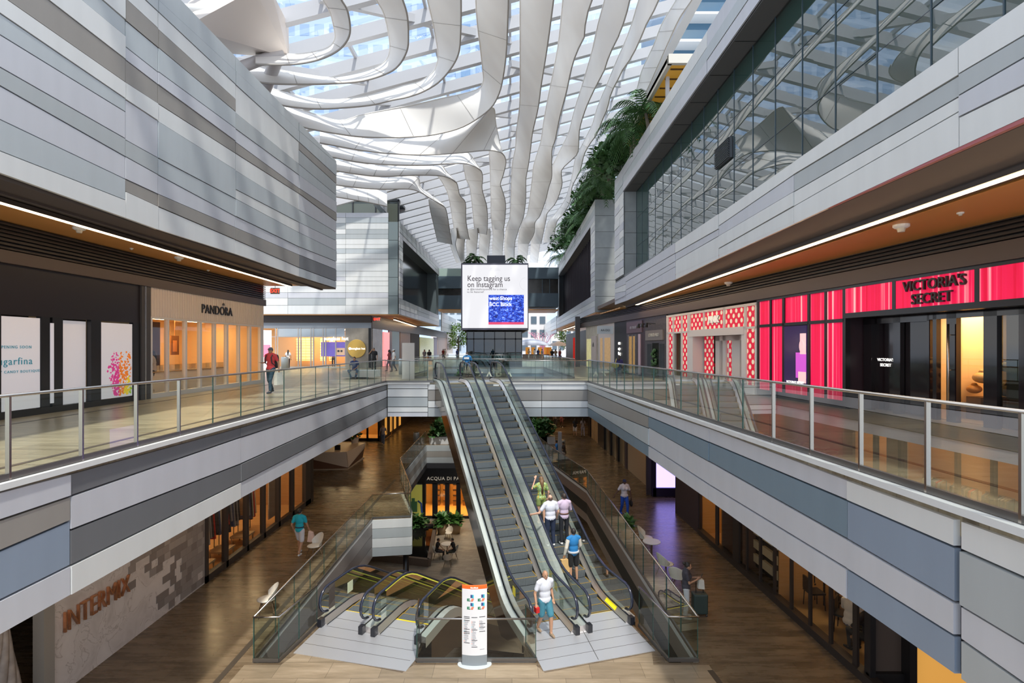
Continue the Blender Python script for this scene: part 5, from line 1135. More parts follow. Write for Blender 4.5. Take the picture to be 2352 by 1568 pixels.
interior('wall_shop_right_wood', MR, 1697, 1652, Z1, -1.8, 3.0, mat('brown_wall2', (.16, .09, .06), .7), mat('brown_floor2', (.25, .15, .08), .4), None)
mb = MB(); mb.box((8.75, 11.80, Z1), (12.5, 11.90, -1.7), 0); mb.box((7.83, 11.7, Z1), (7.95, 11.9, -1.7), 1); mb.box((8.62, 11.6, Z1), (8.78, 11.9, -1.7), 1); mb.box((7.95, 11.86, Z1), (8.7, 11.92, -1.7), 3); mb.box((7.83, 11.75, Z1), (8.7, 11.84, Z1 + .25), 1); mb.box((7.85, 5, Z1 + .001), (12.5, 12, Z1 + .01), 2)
struct(mb.build('wall_shop_right_near', [mat('amber_wall3', (.80, .42, .10), .6, emit=(.80, .38, .07), estr=.6), M_black, M_dkwood, M_shopdark]))  # orange wall glows by itself, standing in for light falling on it
for i in range(3):
    Y = [12.9, 14.0, 15.0][i]; c = MR.p(Y, Z1, -1.6)
    u = thing('cafe_table', 'pale timber cafe table, %s from the corner behind the lower right windows' % ['first', 'second', 'third'][i], 'table', c, 0, 'cafe tables')
    mb = MB(); mb.box((-.4, -.35, .70), (.4, .35, .75)); mb.build('tabletop', mat('pale_top', (.6, .46, .3), .5), u)
    for sx_ in (-.35, .35):
        for sy_ in (-.3, .3): mb = MB(); mb.box((sx_ - .02, sy_ - .02, 0), (sx_ + .02, sy_ + .02, .70)); mb.build('leg', M_black, u)
for i in range(6):
    Y = [12.5, 13.3, 13.9, 14.6, 15.2, 15.9][i]; o_ = [-1.0, -1.5, -.9, -1.4, -.9, -1.3][i]; c = MR.p(Y, Z1 + .02, o_)
    u = thing('cafe_chair', 'black cafe chair behind the lower right windows, %s counting from the corner' % ['first', 'second', 'third', 'fourth', 'fifth', 'sixth'][i], 'chair', c, .4 * i, 'black cafe chairs')
    mb = MB(); mb.box((-.21, -.21, .43), (.21, .21, .48)); mb.build('seat', M_black, u)
    mb = MB(); mb.box((-.20, .18, .50), (.20, .22, .86)); mb.build('backrest', M_black, u)
    for sx_ in (-.18, .18):
        for sy_ in (-.18, .18): mb = MB(); mb.tube([(sx_, sy_, .43), (sx_ * 1.1, sy_ * 1.1, 0)], .014, 6); mb.build('leg', M_black, u)
for i in range(4):
    c = MR.p(12.6 + i * 1.1, -2.75, -.9); mb = MB(); mb.lathe([(.11, 0), (.09, .12), (.03, .16)], c, 14); mb.tube([c + V(0, 0, .15), c + V(0, 0, .95)], .008, 5)
    tag(mb.build('pendant_lamp', mat('pendant_glow', (1, .85, .6), .5, emit=(1, .82, .55), estr=5)), 'small glowing pendant lamp, %s from the corner, behind the lower right windows' % ['first', 'second', 'third', 'fourth'][i], 'lamp', 'pendant lamps of the cafe')
t = thing('light_display', 'glowing violet display panel in a dark recess on the lower right', 'display', (0, 0, 0))
Yd = 26.6; mb = MB(); mb.box(((1508 - CX) / F * Yd, Yd, Z1 + .45), ((1566 - CX) / F * Yd, Yd + .08, -1.75)); mb.build('lit_panel', mat('violet_light', (.5, .4, 1), .5, emit=(.36, .30, 1.0), estr=2.6), t)
mb = MB(); mb.box(((1500 - CX) / F * Yd, Yd - .02, Z1), ((1570 - CX) / F * Yd, Yd + .2, Z1 + .42)); mb.box(((1498 - CX) / F * Yd, Yd - .02, Z1), ((1507 - CX) / F * Yd, Yd + .2, -1.7)); mb.build('dark_frame', mat('violet_frame', (.02, .015, .05), .3), t)
mb = MB(); MR.px(mb, 1553, 1606, Z1, -1.6, -.15, .04); MR.px(mb, 1490, 1500, Z1, -1.6, -.15, .04); MR.px(mb, 1436, 1441, Z1, -1.6, -.15, .04)
mb.box((MR.p(Yd, 0).x - .5, Yd + .3, Z1), (12, Yd + .4, -1.6)); struct(mb.build('wall_middle_right_dark', mat('wall_plum_dark', (.05, .035, .045), .5)))
mb = MB(); MR.px(mb, 1441, 1490, Z1, -1.6, -.15, -.02, 0); struct(mb.build('wall_middle_right_tan', mat('tan_wall', (.42, .29, .17), .6)))
mb = MB(); MR.box(mb, MR.y(1474), MR.y(1466), -3.3, -2.9, -.02, .03); tag(mb.build('wall_sign', M_black), 'small black sign on the tan wall above the lower right walkway', 'sign')
t = thing('shopfront', 'distant dark framed shop windows far along the lower right walkway', 'shopfront', (0, 0, 0))
MR.part('window_wall', mat('bronze_glass', (.20, .15, .09), .15), t, 1353, 1436, Z1, -1.6, -.15, -.05)
for a, b in ((1353, 1358), (1376, 1390), (1401, 1405), (1418, 1422)): MR.part('black_pier', M_black, t, a, b, Z1, -1.6, -.05, .1)
for a in (1360, 1364, 1368, 1372): MR.part('timber_strip', M_wood, t, a, a + 1.6, Z1, -1.6, -.05, .05)
text('Ee', 'lettering', .3, M_lit, t, MR.M(MR.y(1381), -2.2, .14), .01); text('TRADE', 'lettering', .2, M_lit, t, MR.M(MR.y(1382), -2.6, .14), .01)
# --- middle level, far left block front and side
YM = 42.4; GX = lambda px: (px - CX) / F * YM
t = thing('shopfront', 'orange lit shop windows in the far left corner of the middle level', 'shopfront', (0, 0, 0))
mb = MB(); mb.box((GX(700), YM, Z1 + .2), (GX(873), YM + .02, -1.6)); mb.build('window_pane', M_shopglass, t)
mb = MB()
for px_ in (700, 735, 770, 812, 842, 868): mb.box((GX(px_), YM - .06, Z1), (GX(px_ + 4), YM + .08, -1.6))
mb.box((GX(700), YM - .06, Z1), (GX(873), YM + .08, Z1 + .22)); mb.build('window_frame', M_black, t)
mb = MB(); mb.box((GX(690), YM + 3, Z1), (GX(880), YM + 3.1, -1.6), 0); mb.box((GX(690), YM + .1, Z1), (GX(880), YM + 3, Z1 + .02), 0); mb.box((GX(690), YM + .1, -1.7), (GX(880), YM + 3, -1.65), 1)
struct(mb.build('wall_shop_far_left', [mat('amber_far', (.55, .27, .07), .6), M_shopdark]))
mb = MB(); mb.box((GX(740), YM + 1, -1.78), (GX(850), YM + 2, -1.74)); tag(mb.build('ceiling_light', M_ledw), 'glowing ceiling panel in the far left corner shop of the middle level', 'light')
FW = Wall(-10.25, 0, 1)
t = thing('shopfront', 'dark side windows beyond the far left corner of the middle level', 'shopfront', (0, 0, 0))
FW.part('dark_wall', mat('dark_brown_front', (.05, .035, .025), .4), t, 876, 960, Z1, -1.6, -.15, 0)
for a in (884, 896, 905, 916): FW.part('lit_window', mat('amber_slit', (.6, .3, .08), .5, emit=(.7, .32, .06), estr=.8), t, a, a + 4, Z1 + .3, -2.2, 0, .03)
# --- bottom level perfume shop
YP = 41.0; HX = lambda px: (px - CX) / F * YP
t = thing('shopfront', 'black perfume shop front with three glowing doors on the bottom floor', 'shopfront', (0, 0, 0))
mb = MB(); mb.box((HX(930), YP, -8.75), (HX(1110), YP + .2, -7.2)); mb.build('black_header', M_black, t)
mb = MB()
for a, b in ((970, 977), (993, 1005), (1022, 1032), (1048, 1058), (1075, 1110)): mb.box((HX(a), YP, Z0), (HX(b), YP + .15, -8.7))
mb.box((HX(970), YP, Z0), (HX(1110), YP + .15, Z0 + .18)); mb.build('door_frame', M_black, t)
for a, b in ((977, 993), (1005, 1022), (1032, 1048), (1058, 1075)): mb = MB(); mb.box((HX(a), YP + .05, Z0 + .18), (HX(b), YP + .07, -8.75)); mb.build('door_pane', M_shopglass, t)
text('ACQUA DI PARMA', 'lettering', .36, mat('dull_gold_letter', (.40, .36, .30), .4, emit=(.4, .36, .3), estr=.5), t, FRONT((HX(1030), YP - .05, -8.33)), .02, spacing=1.12)
mb = MB(); mb.box((HX(960), YP + 4, Z0), (HX(1115), YP + 4.1, -8), 0); mb.box((HX(960), YP + .2, Z0), (HX(1115), YP + 4, Z0 + .02), 0); mb.box((HX(960), YP + .2, -8.1), (HX(1115), YP + 4, -8.0), 0)
struct(mb.build('wall_shop_perfume', mat('amber_perfume', (.75, .36, .07), .6)))
mb = MB(); mb.box((HX(985), YP + 1, -8.2), (HX(1090), YP + 2.5, -8.15)); tag(mb.build('ceiling_light', M_ledw), 'glowing ceiling panel inside the perfume shop', 'light')
for i in range(4):
    mb = MB(); x0 = HX(982 + i * 24); mb.box((x0, YP + 3.3, Z0 + .02), (x0 + .5, YP + 3.8, Z0 + 2.6), 0)
    for k in range(5): mb.box((x0 - .02, YP + 3.25, Z0 + .4 + k * .45), (x0 + .52, YP + 3.3, Z0 + .46 + k * .45), 1)
    tag(mb.build('perfume_shelf', [mat('shelf_brown', (.25, .10, .02), .5), M_black]), 'tall brown shelf behind the %s glowing door of the perfume shop' % ['first', 'second', 'third', 'fourth'][i], 'shelf')
t = thing('poster_board', 'yellow poster with a green bottle at the left of the perfume shop', 'poster', (0, 0, 0))
mb = MB(); mb.box((HX(938), YP - .1, Z0 + .1), (HX(970), YP - .02, -8.8)); mb.build('poster_panel', mat('poster_yellow', (.50, .48, .10), .5, emit=(.5, .48, .1), estr=.25), t)
mb = MB(); c = V(HX(950), YP - .14, Z0 + 1.0); mb.box(c - V(.30, 0, .45), c + V(.30, .03, .35)); mb.box(c + V(-.12, 0, .35), c + V(.12, .03, .6)); mb.build('bottle_picture', mat('bottle_green', (.10, .30, .16), .5), t)
mb = MB(); mb.tube([c + V(.35, 0, .4), c + V(.6, 0, .2), c + V(.65, 0, -.5)], .07, 6); mb.build('blue_picture', mat('blue_pic', (.03, .08, .35), .5), t)
# ---------------------------------------------------------------- people
def remesh(mb, name, m, vox, parent, mats=None):
    me = bpy.data.meshes.new(name); me.from_pydata(mb.v, [], mb.f)
    bm = bmesh.new(); bm.from_mesh(me); bmesh.ops.recalc_face_normals(bm, faces=bm.faces); bm.to_mesh(me); bm.free()
    o = bpy.data.objects.new(name, me); COL.objects.link(o)
    md = o.modifiers.new('r', 'REMESH'); md.mode = 'VOXEL'; md.voxel_size = vox; md.use_smooth_shade = True
    ms = o.modifiers.new('s', 'SMOOTH'); ms.factor = .5; ms.iterations = 3
    dg = bpy.context.evaluated_depsgraph_get(); dg.update()
    me2 = bpy.data.meshes.new_from_object(o.evaluated_get(dg)); bpy.data.objects.remove(o)
    me2.materials.clear(); me2.materials.append(m); me2.polygons.foreach_set('use_smooth', [True] * len(me2.polygons))
    o = bpy.data.objects.new(name, me2); COL.objects.link(o); o.parent = parent; return o
def limb(mb, pts, rs, n=10):
    """tapered limb with rounded ends"""
    mb.tube(pts, rs, n)
    for p, r in zip(pts, rs): mb.ball(p, r * .99, 0, 10, 6)
def hand(mb, wrist, d, side, curl=.5):
    """palm, four fingers and a thumb continuing from the wrist in direction d"""
    d = Vector(d).normalized(); pn = V(0, 1, 0) if abs(d.y) < .8 else V(0, 0, 1)
    lat = d.cross(pn).normalized(); nrm = lat.cross(d).normalized(); w_ = Vector(wrist)
    pc = w_ + d * .05; R = Matrix((lat, nrm, d)).transposed()
    mb.ball(pc, (.040, .020, .055), 0, 10, 7, R)
    for k, (o, L_) in enumerate(((-.030, .062), (-.010, .075), (.011, .070), (.030, .055))):
        a = w_ + d * .085 + lat * o; b = a + d * L_ * .5 + nrm * L_ * .15 * curl; c = b + d * L_ * .40 * (1 - .4 * curl) + nrm * L_ * .45 * curl
        mb.tube([a - d * .02, a, b, c], [.011, .0105, .0100, .0085], 6)
    th = lat * (-side); a = w_ + d * .035 + th * .028; mb.tube([a, a + th * .03 + d * .022, a + th * .038 + d * .055], [.014, .012, .010], 6)
def person(label, loc, rz, h=1.72, skin='tan', top=(.5, .5, .5), bottom=(.05, .06, .1), shoes=(.02, .02, .02), hair=(.02, .015, .012), hairlen=0, pose=None, sleeves='short', legs='long', female=False, cap=None, vox=.016, face=True, group=None, belt=None, sleevecol=None, prints=None, bald=False, stocky=1.0):
    root = thing('person', label, 'person', loc, rz, group)
    k = h / 1.75; P = dict(pelvis=(0, 0, .96), chest=(0, .0, 1.28), neck=(0, .005, 1.47), head=(0, .02, 1.625), lsh=(-.19, 0, 1.42), rsh=(.19, 0, 1.42), le=(-.25, -.02, 1.14), re=(.25, -.02, 1.14), lh=(-.26, .06, .90), rh=(.26, .06, .90),
                     lhip=(-.095, 0, .93), rhip=(.095, 0, .93), lk=(-.105, .02, .50), rk=(.105, .02, .50), la=(-.11, -.03, .09), ra=(.11, -.03, .09))
    if pose: P.update(pose)
    if female: P['lsh'] = (P['lsh'][0] * .9, *P['lsh'][1:]); P['rsh'] = (P['rsh'][0] * .9, *P['rsh'][1:])
    P = {a: Vector(b) * k for a, b in P.items()}; s = k * stocky
    fdir = V(0, 1, 0)
    # body: one continuous skin
    b = MB()
    def torso(mb, g=0.0, low=True):
        c, p, nk = P['chest'], P['pelvis'], P['neck']; mid = (c * .45 + p * .55)
        up = (nk - p).normalized(); lat = (P['rsh'] - P['lsh']).normalized(); fr = up.cross(lat).normalized(); R = Matrix((lat, fr, up)).transposed()
        mb.ball(c + up * .04 * k, (.165 * s + g, .115 * s + g, .20 * k + g), 0, 14, 10, R)
        mb.ball(mid, ((.135 if female else .148) * s + g, .105 * s + g, .17 * k + g), 0, 14, 10, R)
        if low: mb.ball(p, ((.172 if female else .160) * s + g, .120 * s + g, .125 * k + g), 0, 14, 10, R)
        limb(mb, [P['lsh'], P['lsh'].lerp(nk, .7) + up * .02 * k, P['rsh'].lerp(nk, .7) + up * .02 * k, P['rsh']], [.062 * s + g, .058 * s + g, .058 * s + g, .062 * s + g])
        if female: 
            for sg_ in (-1, 1): mb.ball(c + lat * sg_ * .075 * s + fr * .085 * s + up * .02 * k, .068 * s + g, 0, 8, 6)
    torso(b)
    for S_, sg_ in (('l', -1), ('r', 1)):
        sh, el, ha, hp, kn, an = (P[S_ + q] for q in ('sh', 'e', 'h', 'hip', 'k', 'a'))
        limb(b, [sh, el, ha], [.052 * s, .040 * s, .027 * s]); hand(b, ha, ha - el, sg_)
        limb(b, [hp, kn, kn.lerp(an, .35), an], [.085 * s, .056 * s, .054 * s, .036 * s])
        limb(b, [an, an + V(0, .05, -.045) * k, an + V(0, .15, -.06) * k], [.036 * k, .036 * k, .028 * k])
    hd = P['head']; b.tube([P['neck'] - V(0, 0, .05) * k, hd - V(0, 0, .06) * k], [.058 * s, .052 * k], 10)
    b.ball(hd, (.074 * k, .092 * k, .112 * k), 0, 14, 10); b.ball(hd + V(0, .035, -.062) * k, (.050 * k, .055 * k, .050 * k), 0, 10, 8)
    b.ball(hd + V(0, .098, -.022) * k, (.013 * k, .022 * k, .020 * k), 0, 6, 5)
    for sg_ in (-1, 1): b.ball(hd + V(sg_ * .077, .0, -.015) * k, (.012 * k, .022 * k, .032 * k), 0, 6, 5)
    remesh(b, 'body', SKIN[skin], vox * .85, root)
    if face:
        for sg_ in (-1, 1): e = MB(); e.ball(hd + V(sg_ * .030, .084, .006) * k, .011 * k, 0, 6, 5); e.build('eye', M_letter, root, True)
        e = MB(); e.ball(hd + V(0, .088, -.062) * k, (.022 * k, .008, .006 * k), 0, 8, 5); e.build('mouth', mat('lip', (.30, .08, .07), .5), root, True)
    # shirt
    t = MB(); torso(t, .014, low=top is not None)
    for S_ in 'lr':
        sh, el, ha = P[S_ + 'sh'], P[S_ + 'e'], P[S_ + 'h']
        if sleevecol: continue
        if sleeves == 'short': limb(t, [sh, sh.lerp(el, .62)], [.070 * s, .060 * s])
        elif sleeves == 'long': limb(t, [sh, el, el.lerp(ha, .93)], [.070 * s, .055 * s, .040 * s])
    so = remesh(t, 'shirt', prints or cloth(top), vox, root)
    if sleevecol:
        for S_ in 'lr':
            sh, el, ha = P[S_ + 'sh'], P[S_ + 'e'], P[S_ + 'h']; t = MB(); limb(t, [sh, el, el.lerp(ha, .93)], [.073 * s, .060 * s, .044 * s]); remesh(t, 'sleeve', cloth(sleevecol), vox, root)
    # trousers, shorts or skirt
    t = MB(); t.ball(P['pelvis'] - V(0, 0, .02) * k, ((.182 if female else .170) * s, .130 * s, .12 * k), 0, 12, 8)
    for S_ in 'lr':
        hp, kn, an = P[S_ + 'hip'], P[S_ + 'k'], P[S_ + 'a']
        if legs == 'long': limb(t, [hp, kn, kn.lerp(an, .95)], [.100 * s, .070 * s, .055 * s])
        else: limb(t, [hp, hp.lerp(kn, .85 if legs == 'short' else .5)], [.105 * s, .092 * s])
    remesh(t, 'trousers' if legs == 'long' else 'shorts', cloth(bottom), vox, root)
    if belt:
        t = MB(); t.tube([P['pelvis'] + V(0, 0, .085) * k, P['pelvis'] + V(0, 0, .12) * k], [.170 * s, .165 * s], 16); t.v = [(x, P['pelvis'].y + (y - P['pelvis'].y) * .78, z) for x, y, z in t.v]; t.build('belt', cloth(belt), root, True)
    for S_ in 'lr':
        an = P[S_ + 'a']; t = MB(); limb(t, [an + V(0, -.03, -.045) * k, an + V(0, .07, -.05) * k, an + V(0, .165, -.058) * k], [.043 * k, .045 * k, .034 * k]); remesh(t, 'shoe', cloth(shoes), vox, root)
    # hair
    if cap:
        t = MB(); t.ball(hd + V(0, -.005, .04) * k, (.086 * k, .102 * k, .085 * k), 0, 12, 8); t.ball(hd + V(0, .10, .045) * k, (.06 * k, .07 * k, .012 * k), 0, 10, 5); t.build('cap', cloth(cap), root, True)
    t = MB()
    if not bald: t.ball(hd + V(0, -.014, .022) * k, (.084 * k, .098 * k, .104 * k), 0, 12, 9)
    else: t.ball(hd + V(0, -.025, -.015) * k, (.080 * k, .088 * k, .07 * k), 0, 12, 9)
    if hairlen > 0:
        limb(t, [hd + V(0, -.05, .0) * k, hd + V(0, -.085, -.12) * k, hd + V(0, -.115, -.12 - hairlen) * k], [.080 * k, .078 * k, .045 * k])
    if hairlen < 0: t.ball(hd + V(0, -.12, .07) * k, .05 * k)
    # keep the face clear
    v_ = []
    for p in t.v:
        q = Vector(p) - hd
        if q.y > .055 * k and q.z < .055 * k: q.y = .055 * k
        v_.append(tuple(hd + q))
    t.v = v_; t.build('hair', mat('hair_c', hair, .55), root, True)
    return root, P, k
def prop(name, root, mb, m, smooth=False): return mb.build(name, m, root, smooth)
WALK = dict(lk=(-.10, .16, .52), la=(-.10, .16, .10), rk=(.10, -.02, .50), ra=(.10, -.22, .13), le=(-.26, -.10, 1.15), lh=(-.25, .02, .93), re=(.26, .06, 1.15), rh=(.25, .20, .96))
SIT = dict(pelvis=(0, 0, .52), chest=(0, .05, .85), neck=(0, .08, 1.04), head=(0, .12, 1.20), lsh=(-.19, .07, .99), rsh=(.19, .07, .99), lhip=(-.10, .04, .50), rhip=(.10, .04, .50), lk=(-.15, .45, .50), rk=(.15, .45, .50), la=(-.14, .42, .09), ra=(.14, .42, .09),
           le=(-.28, .18, .76), re=(.28, .18, .76), lh=(-.12, .38, .62), rh=(.12, .38, .62))
PI = math.pi
def at_floor(px, py, z): return at_z(px, py, z)
def on_esc(O, px, py):
    """point on the moving steps of the tall escalator with lower comb O, under pixel (px, py)"""
    u, v = uv(px, py); d = V(u, 1, v); lo, hi = 8.0, 30.0
    for _ in range(50):
        m_ = (lo + hi) / 2; p = V(0, 0, EYE) + d * m_; s = (p - O).dot(f_); hgt = O.z + epath(min(max(s, 0), LEN))
        if p.z > hgt: lo = m_
        else: hi = m_
    s = (p - O).dot(f_); w_ = (p - O).dot(r_); w_ = max(-.26, min(.26, w_))
    kk = round((s - .26) / .405); s = .26 + kk * .405
    return O + f_ * s + r_ * w_ + V(0, 0, epath(s) - 0)
# 1 man in red
g = at_floor(622, 903, 0)
root, P, k = person('man in coral red T-shirt, cap and jeans looking at his phone, left walkway', g, PI - .25, 1.72, 'tan', (.62, .06, .07), (.03, .07, .11), (.05, .06, .08), cap=(.10, .11, .13),
    pose=dict(WALK, re=(.27, -.02, 1.16), rh=(.16, .26, 1.16), le=(-.29, -.06, 1.16), lh=(-.34, -.02, .92)), vox=.013, sleeves='short')
mb = MB(); limb(mb, [V(-.10, -.17, 1.38) * k, V(-.10, -.19, 1.05) * k], [.10, .11]); limb(mb, [V(.10, -.17, 1.38) * k, V(.10, -.19, 1.05) * k], [.10, .11]); remesh(mb, 'backpack', cloth((.03, .03, .035)), .02, root)
mb = MB()
for sx_ in (-.12, .12): mb.tube([V(sx_, -.12, 1.45) * k, V(sx_, .03, 1.50) * k, V(sx_ * 1.05, .14, 1.36) * k, V(sx_ * 1.2, .12, 1.15) * k, V(sx_ * 1.2, -.05, 1.05) * k], .02, 6)
prop('backpack_strap', root, mb, cloth((.04, .04, .05)), True)
mb = MB(); mb.box(P['rh'] + V(-.07, .07, .01), P['rh'] + V(.0, .20, .02)); prop('phone', root, mb, M_black)
c = P['lh']; mb = MB(); mb.mesh([(c.x - .05, c.y - .14, c.z - .12), (c.x + .07, c.y - .14, c.z - .12), (c.x + .07, c.y + .16, c.z - .12), (c.x - .05, c.y + .16, c.z - .12), (c.x - .06, c.y - .16, c.z - .58), (c.x + .08, c.y - .16, c.z - .58), (c.x + .08, c.y + .18, c.z - .58), (c.x - .06, c.y + .18, c.z - .58)], [(0, 1, 2, 3), (7, 6, 5, 4), (0, 4, 5, 1), (1, 5, 6, 2), (2, 6, 7, 3), (3, 7, 4, 0)])
mb.tube([V(c.x, c.y - .08, c.z - .12), V(c.x, c.y + .02, c.z - .03), V(c.x, c.y + .10, c.z - .12)], .006, 5)
mb.v = [(root.location + Matrix.Rotation(PI - .25, 3, 'Z') @ Vector(p))[:] for p in mb.v]
tag(mb.build('shopping_bag', cloth((.72, .70, .66))), 'white paper shopping bag in the hand of the man in red', 'bag')
# 2 seated man by the planter, and the planter
pc = V(-8.55, 29.4, 0)
t = thing('planter_bench', 'pale angular bench on the upper walkway with a man sitting on it', 'bench', pc)
mb = MB(); mb.poly([(-.6, -.5), (1.1, -.5), (1.2, .5), (-.6, .5)], .10, .46, 0); mb.build('seat', M_cap, t)
mb = MB(); mb.poly([(-.2, -.3), (.6, -.3), (.6, .3), (-.2, .3)], 0, .10, 0); mb.build('plinth', M_black, t)
person('man in a blue shirt sitting on the pale bench, facing us', pc + V(0, -.25, -.02), PI, 1.62, 'tan', (.03, .06, .20), (.05, .11, .22), vox=.022, pose=dict(SIT, lk=(-.26, .42, .52), rk=(.26, .42, .52), la=(-.12, .34, .10), ra=(.12, .34, .10)))
# 3-5 far walkers on the upper left
person('man in black T-shirt with a hand at his ear, far left corner shop', V(-9.75, 37.8, 0), PI, 1.68, 'tan', (.02, .02, .025), (.03, .03, .03), vox=.03, face=False, pose=dict(re=(.34, .05, 1.30), rh=(.14, .10, 1.56)))
person('man in white polo shirt and white cap walking past the pink light box', V(-8.2, 37.2, 0), PI / 2 + .3, 1.58, 'tan', (.75, .75, .75), (.04, .05, .07), vox=.03, face=False, cap=(.75, .75, .75), pose=WALK)
person('woman in a dark red dress walking behind the white capped man', V(-8.75, 38.2, 0), PI / 2, 1.55, 'dark', (.25, .04, .05), (.12, .03, .04), vox=.03, face=False, hairlen=.2, female=True, pose=WALK)
person('woman in white shirt with dark ponytail in front of the sunglasses shop', V(FX(672), YF - .9, 0), .3, 1.5, 'tan', (.70, .70, .72), (.03, .03, .04), vox=.03, face=False, hairlen=.25, female=True)
person('shop assistant in yellow behind the sunglasses shop glass', V(FX(758), YF + .9, 0), PI, 1.55, 'tan', (.45, .28, .08), (.05, .05, .05), vox=.03, face=False, hairlen=.1, female=True)
person('person with long dark hair behind the second window of the cream jewellery shop', V(LW.p(LW.y(408), 0, -.9).x, LW.y(408), .02), PI / 2 + .4, 1.6, 'tan', (.55, .50, .46), (.05, .05, .05), vox=.03, face=False, hairlen=.2, female=True)
# masked man on the bridge
g = V(-2.25, 26.9, 0)
root, P, k = person('man in blue T-shirt and face mask stepping off towards the escalator tops', g, PI - .2, 1.50, 'dark', (.02, .16, .38), (.35, .36, .36), vox=.02, legs='short', pose=WALK, shoes=(.04, .03, .03))
mb = MB(); mb.ball(P['head'] + V(0, .055, -.055) * k, (.058 * k, .058 * k, .045 * k), 0, 10, 7); prop('face_mask', root, mb, cloth((.55, .60, .65)), True)
mb = MB(); mb.box((-.13, .118, 1.12), (.13, .135, 1.22)); prop('shirt_print', root, mb, cloth((.75, .75, .75)))
# woman with yellow bag
g = at_floor(1421, 884, 0)
root, P, k = person('woman in navy top with a yellow cloth bag walking away on the right walkway', g, -.15, 1.36, 'tan', (.02, .02, .10), (.16, .17, .18), (.3, .3, .33), pose=dict(WALK, le=(-.26, -.02, 1.15)), vox=.02, female=True, hairlen=.06, face=False)
mb = MB(); mb.ball(V(-.16, -.16, .90), (.17, .06, .13), 0, 10, 7); mb.tube([V(-.16, -.16, 1.0), V(-.10, -.12, 1.2)], .02, 6); prop('cloth_bag', root, mb, cloth((.48, .42, .12)), True)
# riders on the tall escalators
def floral():
    m = mat('floral_print', (.3, .5, .1), .8); n = m.node_tree.nodes; l = m.node_tree.links; b = n['Principled BSDF']; c = coords(n, l, (22, 22, 13)); v_ = n.new('ShaderNodeTexVoronoi'); v_.inputs['Scale'].default_value = 1.0; l.new(c, v_.inputs['Vector'])
    o = ramp(n, l, v_.outputs['Distance'], [(.0, (.70, .12, .10)), (.25, (.70, .50, .08)), (.40, (.08, .22, .05)), (.8, (.45, .55, .25))]); l.new(o, b.inputs['Base Color']); return m
g = on_esc(O2, 1224, 1195)
person('woman with long brown hair in a green floral dress, top rider on the right escalator', g, TH, 1.60, 'light', (.4, .5, .2), (.25, .32, .10), (.5, .4, .3), hair=(.16, .09, .04), hairlen=.38, female=True, vox=.017, prints=floral(), face=False, legs='skirt', pose=dict(le=(-.34, .05, 1.30), lh=(-.20, .12, 1.62), re=(.28, -.04, 1.14), rh=(.27, .02, .92)))
g = on_esc(O2, 1256, 1248)
person('heavy balding man in pale white shirt on the right escalator, hand on the rail', g, TH, 1.66, 'light', (.62, .64, .72), (.015, .025, .06), (.75, .75, .75), hair=(.10, .06, .04), bald=True, vox=.015, face=False, stocky=1.15, pose=dict(le=(-.40, .03, 1.14), lh=(-.58, .22, 1.06), re=(.28, -.02, 1.14), rh=(.28, .08, .94)))
g = on_esc(O2, 1292, 1240)
person('man in lavender striped shirt with brown belt beside the white shirted man', g, TH, 1.66, 'tan', (.52, .42, .55), (.012, .014, .02), (.75, .72, .70), hair=(.03, .02, .015), vox=.015, face=False, sleeves='long', belt=(.12, .05, .02), pose=dict(le=(-.28, .03, 1.16), lh=(-.30, .20, 1.02), re=(.27, .05, 1.16), rh=(.14, .22, 1.20)))
g = on_esc(O2, 1316, 1332)
root, P, k = person('youth in a blue varsity jacket with cream sleeves on the right escalator', g, TH, 1.62, 'tan', (.015, .17, .42), (.010, .010, .012), (.012, .012, .014), hair=(.015, .012, .01), vox=.014, face=False, sleevecol=(.62, .58, .50), legs='short', pose=dict(re=(.26, .04, 1.15), rh=(.24, .18, 1.02), le=(-.27, -.02, 1.14), lh=(-.30, .05, .90)))
mb = MB(); mb.tube([(0, 0, .96 * k), (0, 0, 1.02 * k)], [.185, .18], 18); mb.v = [(x, y * .78, z) for x, y, z in mb.v]; prop('jacket_hem', root, mb, cloth((.45, .47, .5)), True)
c = P['lh']; mb = MB(); mb.mesh([(c.x - .12, c.y - .05, c.z - .14), (c.x + .13, c.y - .05, c.z - .14), (c.x + .13, c.y + .06, c.z - .14), (c.x - .12, c.y + .06, c.z - .14), (c.x - .13, c.y - .07, c.z - .52), (c.x + .15, c.y - .07, c.z - .52), (c.x + .15, c.y + .08, c.z - .52), (c.x - .13, c.y + .08, c.z - .52)], [(0, 1, 2, 3), (7, 6, 5, 4), (0, 4, 5, 1), (1, 5, 6, 2), (2, 6, 7, 3), (3, 7, 4, 0)])
mb.tube([V(c.x - .06, c.y, c.z - .14), V(c.x, c.y, c.z - .04), V(c.x + .07, c.y, c.z - .14)], .006, 5)
mb.v = [(g + Matrix.Rotation(TH, 3, 'Z') @ Vector(p))[:] for p in mb.v]
tag(mb.build('shopping_bag', cloth((.55, .35, .14))), 'brown paper shopping bag carried by the youth in the varsity jacket', 'bag')
g = on_esc(O1, 1246, 1448)
root, P, k = person('man in white T-shirt and blue shorts striding down the left escalator', g, TH + PI + .15, 1.66, 'tan', (.60, .62, .68), (.05, .20, .27), (.25, .18, .12), bald=True, hair=(.12, .07, .04), vox=.014, legs='short', pose=dict(WALK, re=(.30, -.02, 1.16), rh=(.33, .10, .94)), stocky=1.08)
c = P['rh']; mb = MB(); mb.box(c + V(-.05, -.03, -.20), c + V(.05, .10, -.07)); prop('red_pouch', root, mb, cloth((.5, .01, .01)))
